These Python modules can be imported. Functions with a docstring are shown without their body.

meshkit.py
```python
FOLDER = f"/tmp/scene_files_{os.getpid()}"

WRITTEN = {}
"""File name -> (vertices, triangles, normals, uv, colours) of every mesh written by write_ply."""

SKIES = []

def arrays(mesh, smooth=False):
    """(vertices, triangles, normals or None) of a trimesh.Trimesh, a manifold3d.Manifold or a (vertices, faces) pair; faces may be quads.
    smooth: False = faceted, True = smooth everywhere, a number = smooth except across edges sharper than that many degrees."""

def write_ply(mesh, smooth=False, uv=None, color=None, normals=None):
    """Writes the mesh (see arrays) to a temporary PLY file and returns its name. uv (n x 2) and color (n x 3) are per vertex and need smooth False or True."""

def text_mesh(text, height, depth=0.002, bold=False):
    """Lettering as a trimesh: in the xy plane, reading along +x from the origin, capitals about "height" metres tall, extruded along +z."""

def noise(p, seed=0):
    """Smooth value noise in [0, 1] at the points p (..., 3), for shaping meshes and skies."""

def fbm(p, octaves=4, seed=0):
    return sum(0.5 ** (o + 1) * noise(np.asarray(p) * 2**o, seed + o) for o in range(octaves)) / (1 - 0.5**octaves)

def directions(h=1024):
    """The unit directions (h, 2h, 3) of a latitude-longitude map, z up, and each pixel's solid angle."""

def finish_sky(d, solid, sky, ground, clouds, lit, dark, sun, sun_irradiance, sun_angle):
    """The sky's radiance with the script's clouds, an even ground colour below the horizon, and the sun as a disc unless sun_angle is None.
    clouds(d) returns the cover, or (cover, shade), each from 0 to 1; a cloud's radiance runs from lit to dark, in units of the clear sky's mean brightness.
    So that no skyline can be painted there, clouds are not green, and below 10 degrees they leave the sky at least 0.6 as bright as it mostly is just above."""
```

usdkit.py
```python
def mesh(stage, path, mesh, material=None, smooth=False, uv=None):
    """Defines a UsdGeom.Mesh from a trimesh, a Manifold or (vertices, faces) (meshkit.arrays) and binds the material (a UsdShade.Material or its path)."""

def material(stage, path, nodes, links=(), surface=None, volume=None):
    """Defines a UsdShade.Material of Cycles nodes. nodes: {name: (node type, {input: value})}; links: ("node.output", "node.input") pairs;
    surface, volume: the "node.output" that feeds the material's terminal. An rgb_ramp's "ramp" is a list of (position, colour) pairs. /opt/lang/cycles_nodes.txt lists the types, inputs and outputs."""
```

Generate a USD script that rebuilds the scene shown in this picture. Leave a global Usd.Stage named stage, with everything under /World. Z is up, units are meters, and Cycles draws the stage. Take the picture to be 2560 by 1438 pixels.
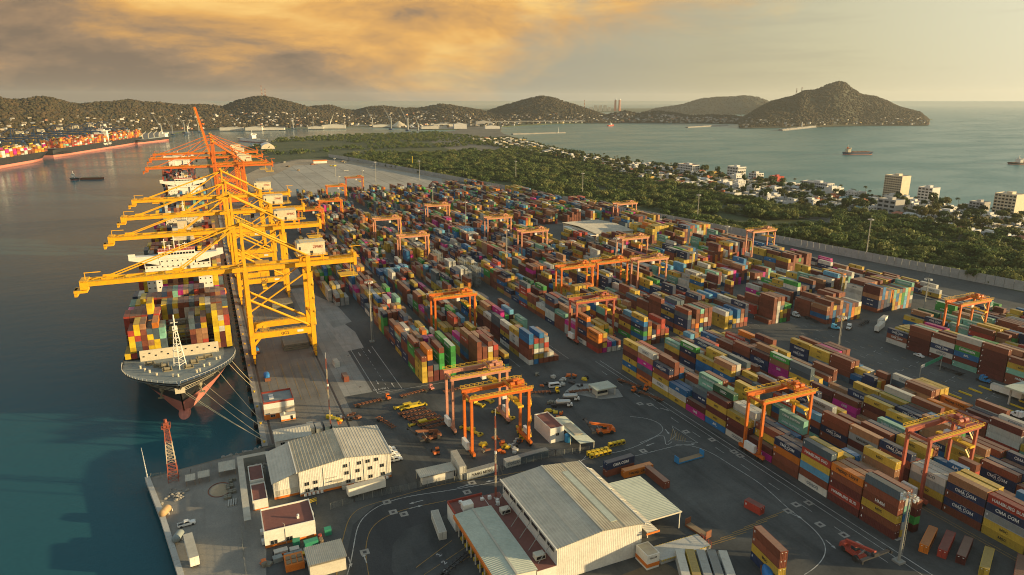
import math, random
import numpy as np
import trimesh
import usdkit, meshkit
from pxr import Usd, UsdGeom, UsdLux, UsdShade, Gf, Sdf, Vt
from shapely.geometry import Polygon, LineString, Point
from shapely import prepared

stage = Usd.Stage.CreateInMemory()
UsdGeom.SetStageUpAxis(stage, 'Z'); UsdGeom.SetStageMetersPerUnit(stage, 1.0)
UsdGeom.Xform.Define(stage, '/World'); UsdGeom.Scope.Define(stage, '/World/Looks')
rng = np.random.default_rng(11); random.seed(5)

# ------------------------------------------------------------------ camera, sky, sun, exposure
CAM_H, PITCH, HEAD = 130.0, 15.363, 24.076          # drone over the quay corner, looking along the terminal
cam = UsdGeom.Camera.Define(stage, '/World/camera')
cam.CreateHorizontalApertureAttr(36.0); cam.CreateFocalLengthAttr(24.005); cam.CreateClippingRangeAttr((1.0, 200000.0))
cam.AddTranslateOp().Set((0, 0, CAM_H)); cam.AddRotateZOp().Set(-HEAD); cam.AddRotateXOp().Set(90 - PITCH)
cam.CreateExposureAttr(1.0)
SUN_AZ, SUN_EL = math.radians(120), math.radians(9.0)   # clockwise from +y
sun_dir = np.array([math.sin(SUN_AZ) * math.cos(SUN_EL), math.cos(SUN_AZ) * math.cos(SUN_EL), math.sin(SUN_EL)])
sun = UsdLux.DistantLight.Define(stage, '/World/sun')
sun.CreateIntensityAttr(1.25); sun.CreateAngleAttr(0.6); sun.CreateNormalizeAttr(True); sun.CreateColorAttr((1.0, 0.73, 0.37))
sun.AddRotateZOp().Set(180 - math.degrees(SUN_AZ)); sun.AddRotateXOp().Set(90 - math.degrees(SUN_EL))
dome = UsdLux.DomeLight.Define(stage, '/World/sky')
SKY_STRENGTH = 0.105
sky_nodes = {
    'tc': ('texture_coordinate', {}), 'sep': ('separate_xyz', {}),
    'sky': ('sky_texture', {'sky_type': 'single_scattering', 'sun_disc': False, 'sun_elevation': SUN_EL, 'sun_rotation': SUN_AZ, 'aerosol_density': 2.0}),
    # thin high overcast: warm near the horizon and brighter towards the sun, cool grey overhead
    'dot': ('vector_math', {'math_type': 'dot_product', 'vector2': tuple(sun_dir)}),
    'glow': ('map_range', {'from_min': -0.35, 'from_max': 0.85, 'to_min': 0.0, 'to_max': 1.0, 'clamp': True}),
    'veil': ('rgb_ramp', {'ramp': [(0.0, (1.3, 1.25, 1.1)), (0.30, (1.9, 1.75, 1.3)), (0.44, (2.35, 2.10, 1.36)), (0.56, (2.9, 2.65, 1.72)), (0.75, (3.9, 3.65, 2.6)), (1.0, (6.0, 5.4, 3.9))]}),
    'up': ('map_range', {'range_type': 'smoothstep', 'from_min': 0.14, 'from_max': 0.62, 'to_min': 0.0, 'to_max': 1.0, 'clamp': True}),
    'veilup': ('mix_color', {'b': (1.75, 2.25, 2.45)}),
    'mixveil': ('mix_color', {'fac': 0.90}),
    # faint grey streaks low in the clear part
    'mz': ('math', {'math_type': 'multiply', 'value2': 11.0}), 'cs': ('combine_xyz', {}), 'n3': ('noise_texture', {'scale': 3.2, 'detail': 6.0, 'roughness': 0.6}),
    'st': ('map_range', {'range_type': 'smoothstep', 'from_min': 0.48, 'from_max': 0.70, 'to_min': 0.0, 'to_max': 0.34, 'clamp': True}), 'streak': ('mix_color', {'b': (1.75, 1.60, 1.20)}),
    # golden and grey cloud bank left of the view; it thins out to the right and with height
    'mz2': ('math', {'math_type': 'multiply', 'value2': 2.6}), 'cv': ('combine_xyz', {}),
    'n1': ('noise_texture', {'scale': 4.6, 'detail': 11.0, 'roughness': 0.60, 'distortion': 0.35}),
    'mz4': ('math', {'math_type': 'multiply', 'value2': 3.6}), 'cv2': ('combine_xyz', {}),
    'n2': ('noise_texture', {'scale': 3.4, 'detail': 12.0, 'roughness': 0.62, 'distortion': 0.3}),
    'side': ('vector_math', {'math_type': 'dot_product', 'vector2': (-0.866, 0.5, 0.0)}),
    'edge': ('math', {'math_type': 'multiply_add', 'value2': 2.35}), 'c1': ('math', {'math_type': 'multiply_add', 'value2': 0.85}),
    'cover': ('map_range', {'range_type': 'smoothstep', 'from_min': 0.50, 'from_max': 0.84, 'to_min': 0.0, 'to_max': 1.0, 'clamp': True}),
    'top': ('map_range', {'range_type': 'smoothstep', 'from_min': 0.17, 'from_max': 0.42, 'to_min': 1.0, 'to_max': 0.0, 'clamp': True}), 'cover2': ('math', {'math_type': 'multiply'}),
    'shade': ('map_range', {'from_min': 0.33, 'from_max': 0.66, 'to_min': 0.12, 'to_max': 1.1}),
    'low': ('map_range', {'from_min': 0.0, 'from_max': 0.085, 'to_min': 0.45, 'to_max': 0.0, 'clamp': True}), 's2': ('math', {'math_type': 'subtract'}),
    'left': ('map_range', {'from_min': 0.22, 'from_max': 0.66, 'to_min': -0.08, 'to_max': 0.36, 'clamp': True}), 's3': ('math', {'math_type': 'subtract', 'use_clamp': True}),
    'cloud': ('rgb_ramp', {'ramp': [(0.0, (1.10, 0.80, 0.55)), (0.22, (1.70, 1.12, 0.66)), (0.45, (2.9, 1.62, 0.60)), (0.7, (3.9, 2.1, 0.60)), (1.0, (4.7, 2.9, 0.90))]}),
    'mixc': ('mix_color', {}),
    'bg': ('background_shader', {'strength': SKY_STRENGTH}),
}
sky_links = [('tc.generated', 'sep.vector'), ('tc.generated', 'dot.vector1'), ('dot.value', 'glow.value'), ('glow.result', 'veil.fac'),
             ('sep.z', 'up.value'), ('up.result', 'veilup.fac'), ('sky.color', 'mixveil.a'),
             ('sep.z', 'mz.value1'), ('sep.x', 'cs.x'), ('sep.y', 'cs.y'), ('mz.value', 'cs.z'), ('cs.vector', 'n3.vector'), ('n3.fac', 'st.value'), ('veil.color', 'streak.a'), ('st.result', 'streak.fac'), ('streak.result', 'veilup.a'), ('veilup.result', 'mixveil.b'),
             ('sep.z', 'mz2.value1'), ('sep.x', 'cv.x'), ('sep.y', 'cv.y'), ('mz2.value', 'cv.z'), ('cv.vector', 'n1.vector'), ('sep.z', 'mz4.value1'), ('sep.x', 'cv2.x'), ('sep.y', 'cv2.y'), ('mz4.value', 'cv2.z'), ('cv2.vector', 'n2.vector'),
             ('tc.generated', 'side.vector1'), ('sep.z', 'edge.value1'), ('side.value', 'edge.value3'), ('n1.fac', 'c1.value1'), ('edge.value', 'c1.value3'), ('c1.value', 'cover.value'),
             ('sep.z', 'top.value'), ('cover.result', 'cover2.value1'), ('top.result', 'cover2.value2'),
             ('n2.fac', 'shade.value'), ('sep.z', 'low.value'), ('shade.result', 's2.value1'), ('low.result', 's2.value2'), ('side.value', 'left.value'), ('s2.value', 's3.value1'), ('left.result', 's3.value2'), ('s3.value', 'cloud.fac'),
             ('mixveil.result', 'mixc.a'), ('cloud.color', 'mixc.b'), ('cover2.value', 'mixc.fac'), ('mixc.result', 'bg.color')]
sky_mat = usdkit.material(stage, '/World/Looks/sky_look', sky_nodes, sky_links, surface='bg.background')
UsdShade.MaterialBindingAPI.Apply(dome.GetPrim()).Bind(sky_mat)

# ------------------------------------------------------------------ view helper: where a pixel of the 2560 x 1438 photograph meets a level plane
def _ray(u, v):
    x, y, z = (u - 1280.0) / 1707.0, -(v - 719.0) / 1707.0, 1.0
    c, s = math.cos(math.radians(PITCH)), math.sin(math.radians(PITCH))
    f, up = z * c + y * s, -z * s + y * c
    c, s = math.cos(math.radians(HEAD)), math.sin(math.radians(HEAD))
    return np.array([x * c + f * s, -x * s + f * c, up])
def at(u, v, z=0.0):
    d = _ray(u, v)
    return np.array([0, 0, CAM_H]) + d * ((z - CAM_H) / d[2])
def to_pixel(p):
    p = np.asarray(p, float) - [0, 0, CAM_H]
    c, s = math.cos(math.radians(HEAD)), math.sin(math.radians(HEAD))
    x, f, up = p[..., 0] * c - p[..., 1] * s, p[..., 0] * s + p[..., 1] * c, p[..., 2]
    c, s = math.cos(math.radians(PITCH)), math.sin(math.radians(PITCH))
    d, h = f * c - up * s, f * s + up * c
    return np.stack([1280 + 1707 * x / d, 719 - 1707 * h / d, d], -1)

# ------------------------------------------------------------------ mesh builder and naming
used = {}
def path_of(name, parent=None):
    base = '/World/' + name if parent is None else str(parent.GetPath()) + '/' + name
    n = used.get(base, -1) + 1
    used[base] = n
    return base if n == 0 else f'{base}_{n:03d}'
def tag(p, label=None, cat=None, group=None, kind=None):
    p = p.GetPrim() if hasattr(p, 'GetPrim') else p
    for k, v in (('label', label), ('category', cat), ('group', group), ('kind', kind)):
        if v: p.SetCustomDataByKey(k, v)
    return p
def thing(name, label, cat, loc=(0, 0, 0), rz=0.0, group=None):
    x = UsdGeom.Xform.Define(stage, path_of(name))
    x.AddTranslateOp().Set(tuple(map(float, loc))); x.AddRotateZOp().Set(float(rz))
    return tag(x, label, cat, group)
def copy_of(proto, name, label, cat, loc, rz=0.0, group=None, scale=None):
    x = UsdGeom.Xform.Define(stage, path_of(name))
    x.AddTranslateOp().Set(tuple(map(float, loc))); x.AddRotateZOp().Set(float(rz))
    if scale is not None: x.AddScaleOp().Set(tuple(scale))
    x.GetPrim().GetReferences().AddInternalReference(proto); x.GetPrim().SetInstanceable(True)
    return tag(x, label, cat, group)
def proto(name):
    return stage.CreateClassPrim('/World/kind_' + name)
def rot2(a):
    c, s = math.cos(a), math.sin(a)
    return np.array([[c, -s], [s, c]])
BOXF = np.array([[0, 3, 2, 1], [4, 5, 6, 7], [0, 1, 5, 4], [1, 2, 6, 5], [2, 3, 7, 6], [3, 0, 4, 7]])
class MB:
    def __init__(s): s.v, s.f, s.n, s.c = [], [], 0, []
    def add(s, v, f, col=None):
        v = np.asarray(v, float); f = np.asarray(f, int)
        if f.ndim == 2 and f.shape[1] == 4: f = np.vstack([f[:, [0, 1, 2]], f[:, [0, 2, 3]]])
        s.v.append(v); s.f.append(f + s.n); s.n += len(v)
        if col is not None: s.c.append(np.broadcast_to(np.asarray(col, float), (len(v), 3)))
        return s
    def box(s, x0, x1, y0, y1, z0, z1, col=None):
        v = np.array([[x0, y0, z0], [x1, y0, z0], [x1, y1, z0], [x0, y1, z0], [x0, y0, z1], [x1, y0, z1], [x1, y1, z1], [x0, y1, z1]])
        return s.add(v, BOXF, col)
    def obox(s, c, sz, rz=0.0, col=None):
        h = np.array(sz) / 2
        v = np.array([[-1, -1, -1], [1, -1, -1], [1, 1, -1], [-1, 1, -1], [-1, -1, 1], [1, -1, 1], [1, 1, 1], [-1, 1, 1]]) * h
        v[:, :2] = v[:, :2] @ rot2(math.radians(rz)).T
        return s.add(v + np.array(c), BOXF, col)
    def beam(s, p, q, w, h=None, col=None, w2=None, h2=None):
        p, q = np.asarray(p, float), np.asarray(q, float); h = w if h is None else h
        w2 = w if w2 is None else w2; h2 = h if h2 is None else h2
        t = (q - p) / np.linalg.norm(q - p)
        a = np.cross(t, [0, 0, 1.0])
        a = np.array([1.0, 0, 0]) if np.linalg.norm(a) < 1e-6 else a / np.linalg.norm(a)
        b = np.cross(a, t)
        v = [p - a * w / 2 - b * h / 2, p + a * w / 2 - b * h / 2, p + a * w / 2 + b * h / 2, p - a * w / 2 + b * h / 2,
             q - a * w2 / 2 - b * h2 / 2, q + a * w2 / 2 - b * h2 / 2, q + a * w2 / 2 + b * h2 / 2, q - a * w2 / 2 + b * h2 / 2]
        return s.add(v, [[0, 1, 2, 3], [7, 6, 5, 4], [4, 5, 1, 0], [5, 6, 2, 1], [6, 7, 3, 2], [7, 4, 0, 3]], col)
    def tube(s, pts, r, n=6, col=None, r2=None, cap=True):
        pts = np.asarray(pts, float); k = len(pts)
        t = np.gradient(pts, axis=0); t /= np.linalg.norm(t, axis=1, keepdims=True) + 1e-12
        ref = np.where(np.abs(t[:, 2:]) < 0.9, [0, 0, 1.0], [1.0, 0, 0])
        a = np.cross(t, ref); a /= np.linalg.norm(a, axis=1, keepdims=True) + 1e-12
        b = np.cross(t, a); ang = np.arange(n) * 2 * np.pi / n
        rr = np.linspace(r, r if r2 is None else r2, k) if np.ndim(r) == 0 else np.asarray(r, float)
        v = pts[:, None] + rr[:, None, None] * (np.cos(ang)[None, :, None] * a[:, None] + np.sin(ang)[None, :, None] * b[:, None])
        i, j = np.meshgrid(np.arange(k - 1), np.arange(n), indexing='ij')
        q = np.stack([i * n + j, i * n + (j + 1) % n, (i + 1) * n + (j + 1) % n, (i + 1) * n + j], -1).reshape(-1, 4)
        f = np.vstack([q[:, [0, 1, 2]], q[:, [0, 2, 3]]])
        if cap:
            e = np.array([[0, m, m + 1] for m in range(1, n - 1)])
            f = np.vstack([f, e, e[:, ::-1] + (k - 1) * n])
        return s.add(v.reshape(-1, 3), f, col)
    def cyl(s, c, r, h, n=12, col=None, r2=None):
        c = np.asarray(c, float); return s.tube([c, c + [0, 0, h]], r, n, col, r2)
    def hcyl(s, p, q, r, n=12, col=None): return s.tube([p, q], r, n, col)
    def poly(s, pts, z0, z1, col=None):
        g = Polygon(pts)
        m = trimesh.creation.extrude_polygon(g, z1 - z0, engine='earcut')
        return s.add(np.array(m.vertices) + [0, 0, z0], m.faces, col)
    def sheet(s, pts, z, col=None, holes=None):
        v, f = trimesh.creation.triangulate_polygon(Polygon(pts, holes), engine='earcut')
        v = np.c_[v, np.full(len(v), z)]
        nrm = np.cross(v[f[:, 1]] - v[f[:, 0]], v[f[:, 2]] - v[f[:, 0]])[:, 2]
        f = np.where((nrm < 0)[:, None], f[:, ::-1], f)
        return s.add(v, f, col)
    def quad(s, a, b, c, d, col=None): return s.add([a, b, c, d], [[0, 1, 2, 3]], col)
    def mesh(s, m, col=None, loc=(0, 0, 0)): return s.add(np.array(m.vertices) + np.asarray(loc), m.faces, col)
    def merged(s): return np.vstack(s.v), np.vstack(s.f)
    def build(s, name, mat, parent=None, smooth=False, label=None, cat=None, group=None, kind=None, move=None, rz=0.0):
        v, f = s.merged()
        if rz: v = v.copy(); v[:, :2] = v[:, :2] @ rot2(math.radians(rz)).T
        if move is not None: v = v + np.asarray(move, float)
        m = usdkit.mesh(stage, path_of(name, parent), (v, f), mat, smooth=smooth)
        if s.c:
            UsdGeom.PrimvarsAPI(m).CreatePrimvar('tint', Sdf.ValueTypeNames.Color3fArray, 'vertex').Set(Vt.Vec3fArray.FromNumpy(np.vstack(s.c).astype(np.float32)))
        return tag(m, label, cat, group, kind)
def text_at(txt, h, depth=0.03, bold=True):
    return meshkit.text_mesh(txt, h, depth, bold)
_text = {}
def text_flat(txt, h, bold=True):
    """Lettering centred on the origin in the xz plane, facing -y."""
    k = (txt, bold)
    if k not in _text:
        m = meshkit.text_mesh(txt, 1.0, 0.03, bold); v = np.array(m.vertices)
        v[:, :2] -= (v[:, :2].max(0) + v[:, :2].min(0)) / 2
        _text[k] = (v, np.array(m.faces))
    v, f = _text[k]
    v = v.copy(); v[:, :2] *= h
    return np.c_[v[:, 0], -v[:, 2], v[:, 1]], f

# ------------------------------------------------------------------ materials
M = {}
def paint(key, col, rough=0.55, dirt=0.25, scale=0.6, dirt_col=None, metallic=0.0, spec=0.35, bump=0.0):
    """Painted or weathered surface: the colour broken up by two noises of grime and fading."""
    col = np.asarray(col, float)
    dc = np.asarray(dirt_col if dirt_col is not None else col * 0.45 + 0.02, float)
    nodes = {'g': ('geometry', {}),
             'n': ('noise_texture', {'scale': scale, 'detail': 6.0, 'roughness': 0.65}),
             'n2': ('noise_texture', {'scale': scale * 6.3, 'detail': 3.0, 'roughness': 0.6}),
             'r': ('map_range', {'from_min': 0.42, 'from_max': 0.72, 'to_min': 0.0, 'to_max': dirt, 'clamp': True}),
             'r2': ('map_range', {'from_min': 0.3, 'from_max': 0.75, 'to_min': 0.90, 'to_max': 1.10, 'clamp': True}),
             'm': ('mix_color', {'a': tuple(col), 'b': tuple(dc)}),
             'h': ('hsv', {}),
             'p': ('principled_bsdf', {'roughness': rough, 'metallic': metallic, 'specular_ior_level': spec})}
    links = [('g.position', 'n.vector'), ('g.position', 'n2.vector'), ('n.fac', 'r.value'), ('r.result', 'm.fac'), ('n2.fac', 'r2.value'),
             ('m.result', 'h.color'), ('r2.result', 'h.value'), ('h.color', 'p.base_color')]
    if bump:
        nodes['b'] = ('bump', {'strength': 0.6, 'distance': bump}); links += [('n2.fac', 'b.height'), ('b.normal', 'p.normal')]
    M[key] = usdkit.material(stage, '/World/Looks/' + key, nodes, links, surface='p.BSDF')
    return M[key]
def tinted(key, rough=0.6, dirt=0.3, scale=0.5, ridges=0.0):
    """Colour from the mesh's own tint, with grime; ridges: spacing of pressed steel corrugation as relief."""
    nodes = {'a': ('attribute', {'attribute': 'tint'}), 'g': ('geometry', {}),
             'n': ('noise_texture', {'scale': scale, 'detail': 6.0, 'roughness': 0.65}),
             'r': ('map_range', {'from_min': 0.40, 'from_max': 0.75, 'to_min': 1.0, 'to_max': 1.0 - dirt, 'clamp': True}),
             'h': ('hsv', {}),
             'p': ('principled_bsdf', {'roughness': rough, 'specular_ior_level': 0.3})}
    links = [('g.position', 'n.vector'), ('n.fac', 'r.value'), ('a.color', 'h.color'), ('r.result', 'h.value'), ('h.color', 'p.base_color')]
    if ridges:
        nodes['sx'] = ('separate_xyz', {}); nodes['ad'] = ('math', {'math_type': 'add'})
        nodes['mu'] = ('math', {'math_type': 'multiply', 'value2': 2 * math.pi / ridges}); nodes['si'] = ('math', {'math_type': 'sine'})
        nodes['b'] = ('bump', {'strength': 0.55, 'distance': 0.05})
        links += [('g.position', 'sx.vector'), ('sx.x', 'ad.value1'), ('sx.y', 'ad.value2'), ('ad.value', 'mu.value1'), ('mu.value', 'si.value1'), ('si.value', 'b.height'), ('b.normal', 'p.normal')]
    M[key] = usdkit.material(stage, '/World/Looks/' + key, nodes, links, surface='p.BSDF')
    return M[key]
# ------------------------------------------------------------------ water and land
def ground_mat(key, c1, c2, scale, rough=0.85, fine=3.0, joints=None, c3=None, stain=0.5):
    nodes = {'g': ('geometry', {}), 'n': ('noise_texture', {'scale': scale, 'detail': 8.0, 'roughness': 0.62, 'distortion': 0.4}),
             'n2': ('noise_texture', {'scale': fine, 'detail': 4.0, 'roughness': 0.7}),
             'r': ('map_range', {'from_min': 0.32, 'from_max': 0.68, 'clamp': True}), 'm': ('mix_color', {'a': c1, 'b': c2}),
             'r2': ('map_range', {'from_min': 0.25, 'from_max': 0.8, 'to_min': 0.80, 'to_max': 1.18, 'clamp': True}), 'h': ('hsv', {}),
             'mp': ('mapping', {'scale': (1.0, 0.11, 1.0)}), 'n3': ('noise_texture', {'scale': scale * 3.1, 'detail': 5.0, 'roughness': 0.7}),
             'r3': ('map_range', {'from_min': 0.5, 'from_max': 0.78, 'to_min': 0.0, 'to_max': stain, 'clamp': True}),
             'm2': ('mix_color', {'b': c3 if c3 else tuple(np.array(c1) * 0.45)}),
             'p': ('principled_bsdf', {'roughness': rough, 'specular_ior_level': 0.25})}
    links = [('g.position', 'n.vector'), ('g.position', 'n2.vector'), ('n.fac', 'r.value'), ('r.result', 'm.fac'), ('n2.fac', 'r2.value'),
             ('g.position', 'mp.vector'), ('mp.vector', 'n3.vector'), ('n3.fac', 'r3.value'), ('r3.result', 'm2.fac'), ('m.result', 'm2.a'),
             ('m2.result', 'h.color'), ('r2.result', 'h.value'), ('h.color', 'p.base_color')]
    if joints:
        nodes['br'] = ('brick_texture', {'scale': 1.0, 'brick_width': joints[0], 'row_height': joints[1], 'mortar_size': joints[2], 'mortar_smooth': 0.3, 'offset': 0.0, 'color1': (1, 1, 1), 'color2': (0.86, 0.87, 0.88), 'mortar': (0.62, 0.62, 0.62)})
        nodes['mj'] = ('mix_color', {'blend_type': 'multiply', 'fac': 1.0})
        links = [l for l in links if l != ('h.color', 'p.base_color')] + [('g.position', 'br.vector'), ('h.color', 'mj.a'), ('br.color', 'mj.b'), ('mj.result', 'p.base_color')]
    M[key] = usdkit.material(stage, '/World/Looks/' + key, nodes, links, surface='p.BSDF'); return M[key]
ground_mat('asphalt', (0.042, 0.046, 0.048), (0.098, 0.101, 0.097), 0.035, fine=1.3, stain=.8)
ground_mat('yard_asphalt', (0.054, 0.057, 0.057), (0.110, 0.110, 0.104), 0.022, fine=0.9, stain=.7)
ground_mat('quay_concrete', (0.15, 0.14, 0.125), (0.21, 0.20, 0.18), 0.05, joints=(6.0, 10.0, 0.10), c3=(0.07, 0.065, 0.06))
ground_mat('slab_concrete', (0.22, 0.22, 0.20), (0.30, 0.29, 0.265), 0.05, joints=(5.0, 5.0, 0.08))
ground_mat('edge_concrete', (0.24, 0.23, 0.205), (0.33, 0.31, 0.28), 0.15)
ground_mat('new_paving', (0.30, 0.28, 0.235), (0.40, 0.37, 0.31), 0.012, joints=(27.0, 60.0, 0.9), c3=(0.16, 0.125, 0.09), fine=0.2)
ground_mat('bare_earth', (0.26, 0.205, 0.145), (0.36, 0.30, 0.215), 0.012, c3=(0.10, 0.075, 0.05), fine=0.15)
ground_mat('spit_gravel', (0.17, 0.165, 0.15), (0.25, 0.235, 0.205), 0.07, fine=2.0, c3=(0.10, 0.09, 0.075))
ground_mat('low_scrub', (0.028, 0.048, 0.018), (0.075, 0.085, 0.032), 0.010, fine=0.08, c3=(0.11, 0.095, 0.05))
ground_mat('town_ground', (0.085, 0.082, 0.062), (0.17, 0.155, 0.125), 0.015, fine=0.12, c3=(0.03, 0.045, 0.018))
ground_mat('beach_sand', (0.42, 0.35, 0.25), (0.50, 0.43, 0.32), 0.02)
ground_mat('dry_earth', (0.095, 0.070, 0.045), (0.16, 0.12, 0.075), 0.06, fine=1.2)
ground_mat('new_asphalt', (0.040, 0.043, 0.046), (0.055, 0.058, 0.060), 0.04, fine=1.5)
paint('white_line', (0.42, 0.42, 0.40), 0.7, 0.95, 0.7, (0.09, 0.09, 0.09)); paint('yellow_line', (0.34, 0.20, 0.035), 0.7, 0.8, 0.8, (0.09, 0.08, 0.07))
paint('steel_dark', (0.035, 0.035, 0.037), 0.5, 0.3); paint('kerb_grey', (0.24, 0.24, 0.22), 0.8, 0.3)

water_nodes = {'g': ('geometry', {}),
    'mp': ('mapping', {'scale': (1.0, 2.2, 1.0), 'rotation': (0, 0, 0.35)}),
    'n1': ('noise_texture', {'scale': 0.45, 'detail': 3.0, 'roughness': 0.55}), 'n2': ('noise_texture', {'scale': 0.06, 'detail': 3.0, 'roughness': 0.5}),
    'n3': ('noise_texture', {'scale': 0.0035, 'detail': 5.0, 'roughness': 0.6, 'distortion': 0.6}),
    's': ('math', {'math_type': 'multiply_add', 'value2': 2.2}),
    'b': ('bump', {'strength': 0.30, 'distance': 0.22}),
    'sx': ('separate_xyz', {}), 'bay': ('map_range', {'from_min': 420.0, 'from_max': 900.0, 'clamp': True}),
    'c': ('mix_color', {'a': (0.018, 0.082, 0.104), 'b': (0.046, 0.150, 0.158)}),
    'r': ('map_range', {'from_min': 0.40, 'from_max': 0.62, 'to_min': 0.10, 'to_max': 0.20, 'clamp': True}),
    'rb': ('math', {'math_type': 'multiply_add', 'value2': 0.16}),
    'p': ('principled_bsdf', {'ior': 1.333, 'specular_ior_level': 0.12})}
M['sea_water'] = usdkit.material(stage, '/World/Looks/sea_water', water_nodes,
    [('g.position', 'mp.vector'), ('mp.vector', 'n1.vector'), ('mp.vector', 'n2.vector'), ('mp.vector', 'n3.vector'), ('n2.fac', 's.value1'), ('n1.fac', 's.value3'), ('s.value', 'b.height'),
     ('b.normal', 'p.normal'), ('g.position', 'sx.vector'), ('sx.x', 'bay.value'), ('bay.result', 'c.fac'), ('c.result', 'p.base_color'), ('n3.fac', 'r.value'), ('bay.result', 'rb.value1'), ('r.result', 'rb.value3'), ('rb.value', 'p.roughness')], surface='p.BSDF')
SEA = -3.0
sea = MB(); R = 90000.0
ring = [(R * math.cos(a), R * math.sin(a)) for a in np.linspace(0, 2 * math.pi, 97)[:-1]]
sea.sheet(ring, SEA); sea.build('sea', M['sea_water'], kind='structure')

def land(name, pts, mat, z=0.0, depth=4.5):
    m = MB(); m.sheet(pts, z)
    p = np.array(pts); q = np.roll(p, -1, axis=0)
    for a, b in zip(p, q): m.quad((*a, z - depth), (*b, z - depth), (*b, z), (*a, z))
    return m.build(name, mat, kind='structure')
wall_x = lambda y: 515.0 - 0.158 * (y - 290) if y < 600 else 466.0 - 0.173 * (y - 600)
PEN = [(9.2, 257), (9.2, 1740), (60, 1860), (150, 2180), (251, 2500), (400, 2640), (550, 2700), (700, 2720), (850, 2750), (1000, 2870), (1130, 3100), (1209, 3345), (1300, 3420), (1420, 3330), (1394, 3240),
       (1340, 3130), (1270, 2960), (1183, 2770), (1120, 2600), (1078, 2450), (1010, 2200), (948, 1968), (890, 1740), (858, 1560), (842, 1370), (850, 1150), (848, 900), (850, 719), (851, 467), (858, 200), (870, -150), (-4, -150), (-11, 140), (-18.6, 189), (-24.5, 222), (-30.6, 251), (0.5, 256.5)]
land('peninsula_ground', PEN, M['town_ground'], 0.0)
def flat(name, pts, mat, z, label=None): return MB().sheet(pts, z).build(name, mat, kind='structure')
flat('scrub_ground', [(9.6, 1330), (9.6, 1740), (60, 1850), (150, 2165), (251, 2480), (400, 2620), (550, 2680), (700, 2700), (800, 2700), (700, 2300), (600, 1700), (560, 900), (640, 420), (680, 60), (560, -100), (520, 240), (466, 600), (320, 1570), (200, 1640), (90, 1500)], M['low_scrub'], 0.02)
flat('yard_ground', [(44, -120), (480, -120), (515, 290), (466, 600), (385, 1075), (60, 1075), (60, 300), (44, 292)], M['yard_asphalt'], 0.040)
flat('new_yard', [(60, 1060), (387, 1060), (300, 1560), (200, 1620), (110, 1480), (60, 1300)], M['bare_earth'], 0.030)
flat('new_paving', [(78, 995), (330, 995), (372, 1130), (330, 1290), (280, 1480), (170, 1480), (110, 1290), (78, 1250)], M['new_paving'], 0.055)
flat('front_apron', [(-4, -100), (178, -100), (178, 291.5), (60, 291.5), (46, 270), (24, 258), (10, 256), (6, 205), (2, 160), (-4, 20)], M['asphalt'], 0.060)
flat('spit_ground', [(-30, 250.2), (0.5, 255.5), (6, 205), (2, 160), (-4, 20), (-4, -100), (-6, 140), (-18, 189), (-24, 222)], M['spit_gravel'], 0.064)
flat('quay_deck', [(9.2, 258), (9.2, 1330), (47, 1330), (47, 258), (24, 257.2)], M['quay_concrete'], 0.068)
flat('quay_lane_strip', [(47.05, 292), (47.05, 1050), (60, 1050), (60, 292)], M['slab_concrete'], 0.064)
flat('concrete_patch', [(58.5, 350), (56, 430), (62, 432), (70, 380), (69, 352)], M['edge_concrete'], 0.090)
flat('old_paving_patch', [(60, 392), (56.5, 440), (60.4, 470), (70, 440), (72, 400)], M['slab_concrete'], 0.094)
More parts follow.
